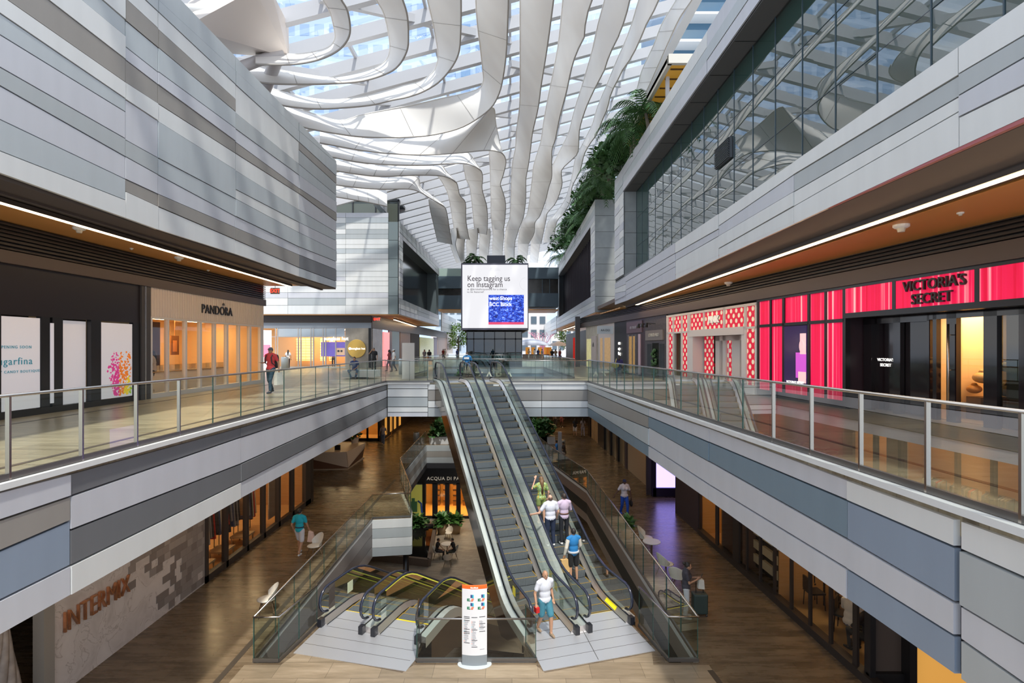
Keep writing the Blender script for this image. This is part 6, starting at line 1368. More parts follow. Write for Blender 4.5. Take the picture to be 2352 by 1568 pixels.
# middle floor
g = at_z(1560, 1418, Z1); g.x = max(g.x, 4.78)
root, P, k = person('woman with dark bun and grey top reading her phone by the right railing', g, -PI / 2 - .25, 1.56, 'tan', (.045, .042, .055), (.50, .52, .54), (.5, .48, .46), hairlen=-1, female=True, vox=.014, pose=dict(head=(0, .06, 1.60), le=(-.20, .08, 1.15), lh=(-.08, .32, 1.24), re=(.21, .08, 1.15), rh=(.06, .30, 1.22)))
mb = MB(); c = (P['lh'] + P['rh']) / 2; mb.slab([c + V(-.04, .09, .02), c + V(.04, .09, .02), c + V(.04, .15, .14), c + V(-.04, .15, .14)], V(0, 0, 1), .01); prop('phone', root, mb, M_black)
sc = g + V(.42, .15, 0)
t = thing('suitcase', 'dark green rolling suitcase with raised handle beside the woman with the phone', 'suitcase', sc)
mb = MB(); mb.box((-.20, -.13, .06), (.20, .13, .62)); sh_ = mb.build('shell', mat('case_green', (.03, .05, .045), .4), t)
bv = sh_.modifiers.new('b', 'BEVEL'); bv.width = .04; bv.segments = 3
for sx_ in (-.16, .16):
    for sy_ in (-.1, .1): mb = MB(); mb.ball((sx_, sy_, .035), .035, 0, 8, 6); mb.build('wheel', M_rubber, t)
mb = MB(); mb.tube([(-.10, 0, .62), (-.10, 0, 1.0), (.10, 0, 1.0), (.10, 0, .62)], .012, 6); mb.build('pull_handle', M_black, t)
mb = MB(); c = sc + V(-.05, -.16, 1.02); mb.mesh([c + V(-.03, -.05, .06), c + V(.10, -.05, .03), c + V(.12, -.05, -.22), c + V(-.06, -.05, -.2), c + V(-.03, .05, .06), c + V(.10, .05, .03), c + V(.12, .05, -.22), c + V(-.06, .05, -.2)], [(0, 1, 2, 3), (7, 6, 5, 4), (0, 4, 5, 1), (1, 5, 6, 2), (2, 6, 7, 3), (3, 7, 4, 0)])
tag(mb.build('handbag', cloth((.6, .58, .52))), 'cream bag hanging over the suitcase handle', 'bag')
g = at_z(1434, 1183, Z1)
root, P, k = person('woman in white top and bright blue trousers walking on the lower right walkway', g, PI + .2, 1.60, 'dark', (.60, .56, .62), (.01, .07, .45), (.01, .10, .65), hairlen=.25, cap=(.02, .03, .10), female=True, vox=.018, stocky=1.08, pose=dict(WALK, re=(.34, -.04, 1.16), rh=(.48, -.05, .96), le=(-.30, 0, 1.12), lh=(-.32, .05, .88)))
c = P['lh']; mb = MB(); mb.ball(c + V(0, 0, -.28), (.06, .17, .14), 0, 10, 7); mb.tube([c + V(0, -.08, -.2), c + V(0, .02, -.04), c + V(0, .1, -.2)], .01, 5)
mb.v = [(g + Matrix.Rotation(PI + .2, 3, 'Z') @ Vector(p))[:] for p in mb.v]
tag(mb.build('handbag', cloth((.015, .012, .015)), smooth=True), 'black handbag in the hand of the woman in blue trousers', 'bag')
g = at_z(688, 1274, Z1)
root, P, k = person('man in turquoise polo and white shorts walking away on the lower left walkway', g, -.12, 1.66, 'tan', (.01, .36, .46), (.62, .60, .62), (.7, .7, .7), vox=.015, legs='short', face=False, belt=(.02, .02, .05), pose=WALK)
c = P['rh']; mb = MB(); mb.mesh([(c.x + .02, c.y - .04, c.z - .1), (c.x + .16, c.y - .04, c.z - .16), (c.x + .24, c.y - .06, c.z - .5), (c.x - .02, c.y - .06, c.z - .48), (c.x + .02, c.y + .06, c.z - .1), (c.x + .16, c.y + .06, c.z - .16), (c.x + .24, c.y + .08, c.z - .5), (c.x - .02, c.y + .08, c.z - .48)], [(0, 1, 2, 3), (7, 6, 5, 4), (0, 4, 5, 1), (1, 5, 6, 2), (2, 6, 7, 3), (3, 7, 4, 0)])
mb.v = [(g + Matrix.Rotation(-.12, 3, 'Z') @ Vector(p))[:] for p in mb.v]
tag(mb.build('shopping_bag', cloth((.75, .52, .42))), 'pale orange shopping bag carried by the man in turquoise', 'bag')
for (px_, py_, lb, sk, tp, bt, kw) in (
  (1321, 1003, 'woman in black top and white shorts walking away far down the lower right walkway', 'tan', (.02, .02, .025), (.65, .62, .60), dict(legs='short', female=True, hairlen=.25)),
  (1339, 1003, 'woman in grey lavender leggings walking beside the one in white shorts', 'tan', (.25, .22, .24), (.30, .29, .36), dict(female=True, hairlen=.2)),
  (1276, 982, 'person in dark clothes cut off by the bridge, far down the walkway', 'dark', (.12, .10, .10), (.02, .02, .025), dict()),
  (1290, 981, 'person in maroon shorts and white socks cut off by the bridge', 'dark', (.18, .05, .05), (.12, .04, .04), dict(legs='short', shoes=(.7, .7, .7))),
  (880, 1022, 'person in blue jeans by the far left corner shop of the middle floor', 'tan', (.32, .28, .30), (.10, .15, .26), dict(shoes=(.6, .55, .5)))):
    person(lb, at_z(px_, py_, Z1), PI if 'cut' in lb or 'jeans' in lb else 0, 1.56, sk, tp, bt, vox=.03, face=False, pose=WALK, **kw)
g = at_z(1297, 1056, Z1)
person('man in dark clothes sitting by the right railing far down the middle floor', g + V(0, 0, 0), PI / 2, 1.6, 'tan', (.05, .035, .03), (.30, .27, .25), vox=.028, face=False, pose=SIT)
g = at_z(1281, 1052, Z1)
person('person in bright blue sitting next to the dark clothed man', g, PI / 2, 1.6, 'tan', (.03, .18, .50), (.1, .1, .1), vox=.028, face=False, pose=SIT)
# diners behind the lower right windows
c = MR.p(13.45, Z1, -.75)
person('diner in white shirt bent over a phone behind the lower right windows', c, -PI / 2 + .5, 1.72, 'tan', (.66, .62, .56), (.12, .14, .2), vox=.018, sleeves='long', pose=SIT, face=False, stocky=1.1)
c = MR.p(12.75, Z1, -.75)
person('diner in black jacket at the corner window, back towards us', c, .3, 1.72, 'tan', (.015, .015, .02), (.02, .02, .02), vox=.018, sleeves='long', pose=SIT, face=False, stocky=1.1)
# people on the bottom floor
g = at_z(1003, 1283, Z0)
person('person in black sitting at the left of the small white table on the bottom floor', g, -PI / 2, 1.70, 'tan', (.015, .015, .018), (.02, .02, .025), vox=.02, pose=SIT, face=False)
g = at_z(1043, 1283, Z0)
person('man in black T-shirt sitting right of the small white table, bottom floor', g, PI / 2 + .3, 1.72, 'light', (.015, .015, .018), (.03, .04, .035), vox=.02, pose=SIT)
g = at_z(884, 1420, Z0); g = V(-3.9, 20.5, Z0)
person('person in dark clothes standing below, seen between the down escalator rails', V(-3.85, 20.4, Z0), PI, 1.75, 'tan', (.03, .03, .03), (.03, .03, .03), vox=.022)
# ---------------------------------------------------------------- the middle distance: lift tower, screen, link bridges
M_slate = mat('slate_blue_panel', (.10, .14, .17), .35, .2)
YS = 45.0; SX = lambda px: (px - CX) / F * YS; SZ = lambda py: EYE + (HZ - py) / F * YS
t = thing('lift_tower', 'glass lift tower under the big screen', 'lift', (0, 0, 0))
mb = MB()
for px_ in (1071, 1087, 1111, 1135, 1159, 1183, 1197): mb.box((SX(px_), YS, 0), (SX(px_ + 2.4), YS + .12, SZ(755)))
for z in (.1, 2.35, 3.2): mb.box((SX(1071), YS, z), (SX(1199), YS + .12, z + .12))
for px_ in (1071, 1197): mb.box((SX(px_), YS + 4, 0), (SX(px_ + 2.4), YS + 4.1, SZ(755)))
mb.build('frame', M_black, t)
mb = MB(); mb.box((SX(1072), YS + .03, 0), (SX(1199), YS + .05, SZ(757))); mb.build('front_glass', glass('tower_glass', (.16, .19, .16), .06, k=.7), t)
mb = MB(); mb.box((SX(1073), YS + .06, 0), (SX(1086), YS + .1, SZ(757))); mb.box((SX(1185), YS + .06, 0), (SX(1197), YS + .1, SZ(757))); mb.build('ochre_side_panels', mat('ochre_panel', (.26, .22, .10), .3, noise=(2, .4)), t)
mb = MB(); mb.box((SX(1072), YS + 1.0, 0), (SX(1199), YS + 4, SZ(757))); mb.build('lift_shaft', mat('shaft_dark', (.035, .04, .035), .3, noise=(1.2, .9)), t)
mb = MB(); mb.tube([(SX(1128), YS + .9, .4), (SX(1130), YS + .9, 1.4), (SX(1136), YS + .9, 2.1)], .05, 6); mb.tube([(SX(1141), YS + .9, .6), (SX(1145), YS + .9, 1.4), (SX(1156), YS + .9, 2.1)], .05, 6); mb.build('curved_lamps', mat('pale_curve', (.5, .5, .45), .3, emit=(.5, .5, .45), estr=.4), t)
t = thing('video_screen', 'big white video screen with serif text on the lift tower', 'screen', (0, 0, 0))
mb = MB(); mb.box((SX(1060), YS - .35, SZ(758)), (SX(1213.5), YS + 4.2, SZ(605.5))); mb.build('housing', mat('screen_housing', (.10, .095, .13), .3), t)
mb = MB(); mb.box((SX(1118), YS + .5, SZ(604)), (SX(1160), YS + 3, SZ(584))); mb.build('plant_box', mat('overrun_navy', (.035, .04, .06), .4), t)
mb = MB(); mb.box((SX(1063), YS - .38, SZ(753.5)), (SX(1211.5), YS - .35, SZ(609.5))); mb.build('display', mat('screen_white', (.30, .30, .31), .4, emit=(.86, .85, .88), estr=.88), t)
mb = MB(); mb.mesh([(SX(1060), YS - .35, SZ(757)), (SX(1213.5), YS - .35, SZ(757)), (SX(1200), YS + .2, SZ(764)), (SX(1072), YS + .2, SZ(764)), (SX(1060), YS + 4, SZ(757)), (SX(1213.5), YS + 4, SZ(757)), (SX(1200), YS + 4, SZ(764)), (SX(1072), YS + 4, SZ(764))], [(0, 1, 2, 3), (1, 5, 6, 2), (4, 0, 3, 7), (3, 2, 6, 7), (5, 4, 7, 6), (0, 4, 5, 1)]); mb.build('soffit_taper', M_black, t)
mk_ = mat('screen_ink', (.03, .01, .03), .6); mg_ = mat('screen_ink_grey', (.5, .5, .52), .6, emit=(.6, .6, .62), estr=.7)
def stext(s, px_, py_, size, m, al='LEFT', sx_=1.0, o=.40, sp=1.0): text(s, 'screen_text', size, m, t, FRONT((SX(px_), YS - o, SZ(py_))), .004, al, sx_, sp)
stext('Keep tagging us', 1074, 641, .66, mk_, sx_=.86); stext('on Instagram', 1074, 655, .66, mk_, sx_=.86)
stext('at @brickellcitycentre for a chance', 1074, 665.5, .215, mk_, sx_=.98, sp=1.08); stext('to be featured!', 1074, 671.5, .215, mk_, sx_=.98, sp=1.08)
stext('BRICKELL', 1136, 617.5, .16, mg_, 'CENTER'); stext('CITY CENTRE', 1136, 622, .16, mg_, 'CENTER')
def cityshot():
    m = mat('city_night_picture', (.02, .04, .4), .5); n = m.node_tree.nodes; l = m.node_tree.links; b = n['Principled BSDF']
    c = coords(n, l, (1.6, 1.6, 2.4)); br = n.new('ShaderNodeTexNoise'); br.inputs['Scale'].default_value = 2.2; br.inputs['Detail'].default_value = 9; br.inputs['Roughness'].default_value = .8; l.new(c, br.inputs['Vector'])
    o = ramp(n, l, br.outputs['Fac'], [(.40, (.01, .01, .05)), (.46, (.01, .02, .28)), (.52, (.02, .07, .62)), (.57, (.10, .25, .80)), (.61, (.75, .80, 1.0)), (.66, (.80, .12, .25))]); l.new(o, b.inputs['Base Color']); l.new(o, b.inputs['Emission Color']); b.inputs['Emission Strength'].default_value = .9; return m
mb = MB(); mb.box((SX(1122.5), YS - .40, SZ(745.5)), (SX(1203), YS - .385, SZ(678))); mb.build('screen_picture', cityshot(), t)
mb = MB(); mb.box((SX(1122.5), YS - .405, SZ(745.5)), (SX(1203), YS - .40, SZ(740))); mb.build('screen_picture_road', mat('pic_red', (.6, .05, .12), .5, emit=(.65, .06, .14), estr=.9), t)
stext('west Shops', 1124, 686, .44, M_lit, o=.42, sx_=.95); stext('BCC Block', 1124, 700, .44, M_lit, o=.42, sx_=.95)
mb = MB(); mb.tube([(SX(1207.5) + .52 * math.cos(a), YS - .39, SZ(653) + .52 * math.sin(a)) for a in [math.radians(95 + i * 15) for i in range(12)]], .012, 5); mb.build('screen_ring', mg_, t)
# link bridges behind the screen
YB = 70.0; BX = lambda px: (px - CX) / F * YB; BZ = lambda py: EYE + (HZ - py) / F * YB
t = thing('link_bridge', 'dark slate glazed bridge joining the far blocks behind the screen', 'bridge', (0, 0, 0))
mb = MB(); mb.box((BX(1002), YB, BZ(662)), (BX(1072), YB + 6, BZ(634)), 0); mb.box((BX(1002), YB, BZ(710)), (BX(1072), YB + 6, BZ(678)), 0); mb.box((BX(1205), YB, BZ(640)), (BX(1283), YB + 6, BZ(614)), 0); mb.box((BX(1205), YB, BZ(704)), (BX(1283), YB + 6, BZ(673)), 0); mb.box((BX(1072), YB + .5, BZ(705)), (BX(1205), YB + 6, BZ(620)), 0); mb.build('slate_bands', M_slate, t)
for a_, b2, c_, d_ in ((1002, 678, 1072, 662), (1205, 673, 1283, 640)): mb = MB(); mb.box((BX(a_), YB + .4, BZ(b2)), (BX(c_), YB + .5, BZ(d_))); mb.build('window_band', mat('bridge_window', (.05, .045, .04), .15, noise=(1.5, .8)), t)
for px_ in (1245, 1262): mb = MB(); mb.box((BX(px_), YB + .2, BZ(673)), (BX(px_ + 1.5), YB + .4, BZ(640))); mb.build('mullion', M_slate, t)
mb = MB(); mb.box((BX(1005), YB + .1, BZ(634)), (BX(1062), YB + .15, BZ(616))); mb.build('glass_parapet', mat('parapet_green', (.40, .50, .45), .2), t)
mb = MB(); mb.box((BX(1002), YB - .1, BZ(712)), (BX(1283), YB + 6, BZ(710))); mb.build('timber_soffit', M_woodsoff, t)
# ---------------------------------------------------------------- outside beyond the mall
def wins(mb, x0, x1, z0, z1, y, nx, nz, m=1):
    dx = (x1 - x0) / nx; dz = (z1 - z0) / nz
    for i in range(nx):
        for j in range(nz): mb.box((x0 + dx * (i + .18), y - .1, z0 + dz * (j + .25)), (x0 + dx * (i + .82), y, z0 + dz * (j + .8)), m)
def building(label, px0, px1, ptop, pbot, Y, c, nx, nz, wc=(.12, .16, .2), depth=10):
    x0, x1 = (px0 - CX) / F * Y, (px1 - CX) / F * Y; z1 = EYE + (HZ - ptop) / F * Y; z0 = EYE + (HZ - pbot) / F * Y
    b = thing('building', label, 'building', (0, 0, 0))
    mb = MB(); mb.box((x0, Y, z0), (x1, Y + depth, z1)); mb.build('wall', mat('bld', c, .7), b)
    dx = (x1 - x0) / nx; dz = (z1 - z0) / nz
    if nx * nz <= 60:
        for i in range(nx):
            for j in range(nz):
                mb = MB(); mb.box((x0 + dx * (i + .18), Y - .1, z0 + dz * (j + .25)), (x0 + dx * (i + .82), Y + .02, z0 + dz * (j + .8))); mb.build('window', mat('bwin', wc, .2), b)
    else:
        mb = MB(); wins(mb, x0, x1, z0, z1, Y + .02, nx, nz, 0); o = mb.build('windows', mat('bwin', wc, .2), b); o['kind'] = 'stuff'
    return b
building('white building with grey windows right of the screen, beyond the link bridge', 1196, 1256, 690, 812, 110, (.72, .70, .70), 3, 4)
building('pale blue grey building left of the screen under the link bridge', 1000, 1062, 700, 812, 112, (.45, .52, .58), 4, 4, (.10, .14, .18))
building('bright white wall block left of the tree beyond the far left shops', 990, 1040, 765, 812, 96, (.75, .75, .78), 2, 1, (.5, .5, .55))
building('white building at the far right behind the red lantern', 1266, 1330, 740, 812, 118, (.66, .64, .62), 4, 2)
building('tall white tower at the far end between the ribbons and the palms', 1212, 1262, 560, 690, 140, (.80, .80, .80), 3, 6, (.6, .66, .72))
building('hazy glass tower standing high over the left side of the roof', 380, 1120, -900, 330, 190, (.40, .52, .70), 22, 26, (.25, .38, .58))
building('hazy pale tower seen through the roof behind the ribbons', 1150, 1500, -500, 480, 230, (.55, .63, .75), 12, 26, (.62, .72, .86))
# tower with balconies at the top right
b = thing('building', 'blue glass residential tower with balconies at the top right', 'building', (0, 0, 0))
Yt = 62.0; TX = lambda px: (px - CX) / F * Yt; TZ = lambda py: EYE + (HZ - py) / F * Yt
mb = MB(); mb.box((TX(1540), Yt, 8), (TX(1900), Yt + 14, TZ(-500))); mb.build('wall', mat('tower_glass_wall', (.08, .17, .26), .12), b)
for i in range(14):
    z = TZ(300) + i * 3.1
    mb = MB(); mb.box((TX(1528 + i * 3), Yt - 1.8, z), (TX(1800), Yt + .1, z + .28)); bl_ = mb.build('balcony', mat('balcony_white', (.80, .80, .80), .5), b)
    mb = MB(); mb.box((TX(1528 + i * 3), Yt - 1.8, z + .28), (TX(1800), Yt - 1.75, z + 1.3)); mb.build('glass_balustrade', glass('balcony_glass', (.55, .75, .82), .12, k=.6), bl_)
# ---------------------------------------------------------------- timber canopy on the right roof
t = thing('timber_canopy', 'yellow slatted timber canopy edged in cream on the right roof', 'canopy', (0, 0, 0))
P4 = [at_x(1441, 325, 6.9), at_x(1540, 162, 6.9)]
za = 14.0; ya, yb = 23.3, 32.8
mb = MB(); mb.box((6.9, ya, za), (11.5, yb, za + .06), 0)
for i in range(11): mb.box((7.0, ya + .3 + i * .87, za - .04), (11.4, ya + .38 + i * .87, za), 1)
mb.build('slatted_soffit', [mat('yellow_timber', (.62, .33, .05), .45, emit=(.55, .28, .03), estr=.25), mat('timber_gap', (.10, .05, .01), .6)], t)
mb = MB(); mb.box((6.75, ya - .15, za - .05), (6.92, yb + .1, za + .35)); mb.box((6.75, ya - .25, za - .05), (11.5, ya - .05, za + .35)); mb.box((6.75, yb, za - .05), (11.5, yb + .15, za + .35)); mb.box((6.75, ya, za + .1), (11.5, yb, za + .3)); mb.build('cream_fascia', mat('cream_fascia', (.66, .62, .54), .5), t)
mb = MB(); mb.box((7.0, ya + 1, 12.3), (7.15, ya + 1.15, za)); mb.box((7.0, yb - 1.2, 12.3), (7.15, yb - 1.05, za)); mb.build('post', M_struct, t)
# ---------------------------------------------------------------- palms and shrubs
def frond(mb, base, az, L_, el=1.0, n=11, w_=.42, rnd=random):
    d = V(math.cos(az), math.sin(az), 0); pts = []
    for i in range(n + 1):
        q = i / n; pts.append(base + d * (L_ * q * (1 - .12 * q)) + V(0, 0, L_ * (el * q - 1.25 * q * q * (.6 + el * .35))))
    mb.tube(pts, [.025 * (1 - .7 * i / n) for i in range(n + 1)], 4)
    side = V(-d.y, d.x, 0)
    for i in range(1, n * 2 + 1):
        q = i / (n * 2 + .5); j = min(int(q * n), n - 1); f = q * n - j; p = pts[j].lerp(pts[j + 1], f); tg = (pts[j + 1] - pts[j]).normalized()
        ll = w_ * L_ * (.35 + .65 * math.sin(math.pi * min(1, q * 1.02 + .08))) * .62
        for sg_ in (-1, 1):
            tip = p + side * sg_ * ll * .72 + tg * ll * .55 + V(0, 0, -ll * .40 + rnd.uniform(-.05, .05)); a = tg * .035
            mid_ = p.lerp(tip, .5) + V(0, 0, ll * .08)
            mb.face([p - a, mid_ - a * 1.1, tip, mid_ + a * 1.1, p + a], 0)
def palm(label, loc, h, R, nf=18, seed=1, group='palms on the roof terrace', cat='palm tree', trunk=.09):
    rnd = random.Random(seed); t = thing('palm_tree', label, cat, loc, 0, group)
    lean = V(rnd.uniform(-.3, .3), rnd.uniform(-.2, .2), 0)
    mb = MB(); top = V(0, 0, h) + lean; mb.tube([V(0, 0, 0), V(0, 0, h * .5) + lean * .3, top], [trunk * 1.3, trunk, trunk * .8], 8); mb.build('trunk', M_trunk, t, True)
    mb = MB()
    for i in range(nf): frond(mb, top, i * 2.399 + rnd.uniform(-.2, .2), R * rnd.uniform(.8, 1.1), rnd.choice((1.3, .9, .55, .25)), 10, .45, rnd)
    mb.build('fronds', M_foliage, t); return t
pl = [(1475, 260, 27, 'topmost of the row'), (1408, 305, 30, 'leaning out below the topmost'), (1440, 300, 31, 'close behind the topmost'), (1375, 380, 37, 'third down the row'), (1345, 440, 41, 'fourth down the row'), (1395, 400, 38, 'above the grey concrete end wall'), (1322, 500, 49, 'fifth down the row'), (1330, 460, 46, 'half hidden in the middle'), (1300, 545, 56, 'sixth down the row'), (1316, 530, 53, 'low in the dense row'), (1285, 575, 64, 'second smallest, near the link bridge'), (1268, 600, 72, 'smallest and farthest')]
for i, (px_, py_, Y, lb) in enumerate(pl):
    c = at_y(px_, py_, Y); zb = 12.36 if Y < 34 else 13.32; c.x = max(c.x, 6.9)
    palm('dark green palm on the right roof edge, %s' % lb, (c.x, Y, zb), max(.6, c.z - zb), 2.5 if Y < 50 else 2.8, 20, i + 3)
def shrub(label, loc, R, n=60, m=None, name='shrub', group=None, kind=None, zs=1.0, leaf=.22, seed=1, cat='shrub'):
    rnd = random.Random(seed); t = thing(name, label, cat, loc, 0, group); mb = MB()
    for i in range(n):
        a, e = rnd.uniform(0, 6.28), rnd.uniform(-.2, 1.4); r = R * rnd.uniform(.35, 1.0); p = V(r * math.cos(a) * math.cos(e), r * math.sin(a) * math.cos(e), R * .3 + r * zs * math.sin(e)); d = V(rnd.uniform(-1, 1), rnd.uniform(-1, 1), rnd.uniform(-.6, .8)).normalized(); s_ = d.cross(V(0, 0, 1)).normalized() * leaf * .35
        mb.face([p, p + d * leaf * .5 + s_, p + d * leaf, p + d * leaf * .5 - s_])
    mb.build('foliage', m or M_leaf2, t)
    mb = MB()
    for i in range(5): mb.tube([(0, 0, -.05), (R * .4 * math.cos(i * 1.3), R * .4 * math.sin(i * 1.3), R * .7 * zs)], [.02, .01], 5)
    mb.build('stems', M_trunk, t); return t
for i, (px_, py_, Y, R) in enumerate(((1330, 565, 46, 1.1), (1390, 470, 36, 1.0), (1300, 590, 55, 1.2), (1420, 420, 33.5, 1.0), (1360, 520, 43, .9), (1275, 612, 66, 1.6))):
    c = at_y(px_, py_, Y); c.x = max(c.x, 7.0); c.z = 12.32 if Y < 34 else 13.3
    shrub('dense dark shrub below the roof palms, %s' % ['fourth from the camera', 'second from the camera', 'fifth from the camera', 'nearest the camera', 'third from the camera', 'farthest from the camera'][i], c, R + .9, 900, M_foliage, 'roof_shrub', 'shrubs on the roof terrace', leaf=.5, seed=i + 20)
palm('small palm on top of the screen, right of the lift overrun', (SX(1187), YS + 2, SZ(605)), .5, 1.25, 14, 50, 'palms on the screen roof', 'palm tree', .06)
palm('small palm on top of the screen, left of the lift overrun', (SX(1092), YS + 2, SZ(605)), .7, 1.2, 12, 51, 'palms on the screen roof', 'palm tree', .06)
shrub('low shrub left of the palms above the screen', (SX(1072), YS + 2, SZ(606)), .5, 160, M_foliage, 'roof_shrub', leaf=.3, seed=77)
def tree(label, px_, Y, h, R, seed, m=None):
    rnd = random.Random(seed); x = (px_ - CX) / F * Y; t = thing('tree', label, 'tree', (x, Y, 0)); mb = MB(); mb.tube([(0, 0, 0), (.1, 0, h * .45), (0, 0, h * .7)], [.18, .13, .07], 8)
    for i in range(6): mb.tube([(0, 0, h * .45), (R * .6 * math.cos(i), R * .6 * math.sin(i), h * .7)], [.07, .03], 5)
    mb.build('trunk', M_trunk, t); mb = MB()
    for k_ in range(14):
        c = V(rnd.uniform(-1, 1) * R * .7, rnd.uniform(-1, 1) * R * .7, h * .62 + rnd.uniform(-.3, .4) * h)
        for i in range(110):
            d = V(rnd.gauss(0, 1), rnd.gauss(0, 1), rnd.gauss(0, 1)).normalized(); p = c + d * R * .38 * rnd.random() ** .4; s_ = V(rnd.uniform(-1, 1), rnd.uniform(-1, 1), rnd.uniform(-1, 1)).normalized() * .13; q_ = s_.cross(d).normalized() * .09
            mb.face([p - s_, p + q_, p + s_, p - q_])
    mb.build('foliage', m or mat('sunny_leaf', (.16, .30, .03), .5, noise=(3, .5)), t)
tree('sunlit green tree left of the lift tower beyond the far shops', 1052, 84, 5.0, 2.2, 3); tree('sunlit green tree at the far right beneath the link bridge', 1302, 92, 5.5, 2.4, 4)
# cafe terrace outside
t = thing('umbrella', 'wide pale grey parasol over the far cafe terrace', 'umbrella', ((1220 - CX) / F * 86, 86, 0)); mb = MB(); mb.lathe([(3.2, 2.0), (2.4, 2.5), (1.2, 2.9), (.1, 3.1)], (0, 0, 0), 20); mb.build('canopy', mat('parasol_grey', (.50, .52, .60), .6), t); mb = MB(); mb.tube([(0, 0, 0), (0, 0, 3.0)], .05, 6); mb.build('pole', M_steel, t)
t = thing('umbrella', 'small white parasol near the far right column', 'umbrella', ((1283 - CX) / F * 78, 78, 0)); mb = MB(); mb.lathe([(1.6, 1.9), (1.0, 2.3), (.1, 2.6)], (0, 0, 0), 16); mb.build('canopy', mat('parasol_white', (.66, .62, .62), .6), t); mb = MB(); mb.tube([(0, 0, 0), (0, 0, 2.5)], .05, 6); mb.build('pole', M_steel, t)
t = thing('tree_sculpture', 'pink lattice sculpture rising behind the parasols', 'sculpture', ((1246 - CX) / F * 98, 98, 0)); mb = MB()
for i in range(18): a = i * .349; mb.tube([(.2 * math.cos(a), .2 * math.sin(a), 0), (.3 * math.cos(a), .3 * math.sin(a), 1.6), (1.6 * math.cos(a + .5), 1.6 * math.sin(a + .5), 3.6), (2.6 * math.cos(a), 2.6 * math.sin(a), 4.4)], .04, 4)
mb.build('lattice', mat('pink_lattice', (.75, .30, .42), .5), t)
for i, px_ in enumerate((1212, 1224, 1240, 1254, 1262)):
    mb = MB(); x = (px_ - CX) / F * 90; mb.box((x - .35, 90, .5), (x + .35, 90.1, 1.7)); mb.box((x - .3, 90, 0), (x + .3, 90.4, .5)); tag(mb.build('menu_board', mat('orange_board', (.70, .28, .04), .5, emit=(.7, .28, .04), estr=.25)), 'orange board behind the far cafe terrace, %s from the left' % ['first', 'second', 'third', 'fourth', 'fifth'][i], 'board', 'orange boards')
mb = MB(); mb.box(((1200 - CX) / F * 74, 74, 0), ((1262 - CX) / F * 74, 74.6, .75)); tag(mb.build('bar_counter', mat('bar_orange', (.22, .09, .04), .5)), 'low brown counter of the far cafe terrace', 'counter')
rnd = random.Random(9); nm = ['dark red', 'white', 'navy', 'grey', 'black', 'tan']
cs = [(.25, .03, .03), (.6, .6, .6), (.03, .05, .16), (.25, .25, .27), (.02, .02, .02), (.4, .28, .18)]
for i, (px_, Y) in enumerate(((1018, 70), (1022, 72), (1050, 66), (1245, 66), (1268, 60), (1276, 61), (1286, 58), (1228, 70), (1236, 71), (975, 52), (986, 50), (1215, 69))):
    person('distant visitor', V((px_ - CX) / F * Y, Y, 0), rnd.uniform(0, 6), 1.5, ['tan', 'light', 'dark'][i % 3], cs[i % 6], cs[(i + 2) % 6], vox=.05, face=False, pose=WALK if i % 2 else None, group='distant visitors')['label' if False else 0]['label'] = ('tiny distant person in %s, %s' % (nm[i % 6], ['left of the sunlit tree', 'beside the other left of the tree', 'just left of the lift tower', 'under the grey parasol', 'near the far right railing', 'close to the white parasol', 'nearest the dark column', 'behind the low counter', 'right end of the low counter', 'in front of the yellow green window', 'right of the yellow green window', 'closest to the lift tower'][i]))
# sign ZARA on the far side of the second opening
t = thing('wall_lettering', 'cream ZARA letters on the edge beyond the second opening', 'sign', (0, 0, 0)); text('ZARA', 'lettering', 1.0, mat('zara_cream', (.75, .72, .60), .4, emit=(.75, .72, .6), estr=.4), t, FRONT((SX(1136), 43.85, -.68)), .03, 'CENTER', 1.15, 1.15)
# plants and planters beyond the bridge
def planter(label, c, w_, d_, h_, m=None):
    mb = MB(); mb.box((c[0] - w_ / 2, c[1] - d_ / 2, c[2]), (c[0] + w_ / 2, c[1] + d_ / 2, c[2] + h_)); return tag(mb.build('planter', m or M_cap), label, 'planter')
planter('pale slate planter box between bridge and lift tower, left', (-4.2, 43.2 - .4, -.0 + 0), .2, .2, .02)
bpy.data.objects.remove(bpy.data.objects['planter'])
for i, (px_, py_, R, lb) in enumerate(((1018, 975, .9, 'bushy dark plant under the bridge beside the tall escalators'), (1012, 1000, .9, 'leafy plant below the other one, left of the tall escalators'), (1232, 990, .9, 'green plant right of the tall escalators under the bridge'), (1250, 1010, 1.0, 'spiky plant beyond the right railing of the middle floor'), (1222, 965, .8, 'small plant right beneath the bridge, right of the escalators'))):
    c = at_z(px_, py_ + 30, Z1); c.y = max(c.y, 41.5); c = V((px_ - CX) / F * c.y, c.y, Z1)
    mb = MB(); mb.box((c.x - .8, c.y - .5, Z1), (c.x + .8, c.y + .5, Z1 + .55)); tag(mb.build('planter', M_cap), 'pale planter box holding the ' + lb, 'planter')
    shrub(lb, (c.x, c.y, Z1 + .5), R, 420, M_foliage, 'potted_shrub', leaf=.42, seed=i + 60)
mb = MB(); mb.box((-4.7, 40.4, Z1 + .02), (-2.6, 41.0, Z1 + .9)); mb.v += []; tag(mb.build('planter', TONE['L']), 'long banded planter box at the end of the opening, left of the escalators', 'planter')
# second void plants seen through glass
shrub('dark hanging plant beyond the bridge glass, left of the escalator tops', (-3.7, 43.5, -.9), .9, 400, M_foliage, 'potted_shrub', leaf=.4, seed=91)
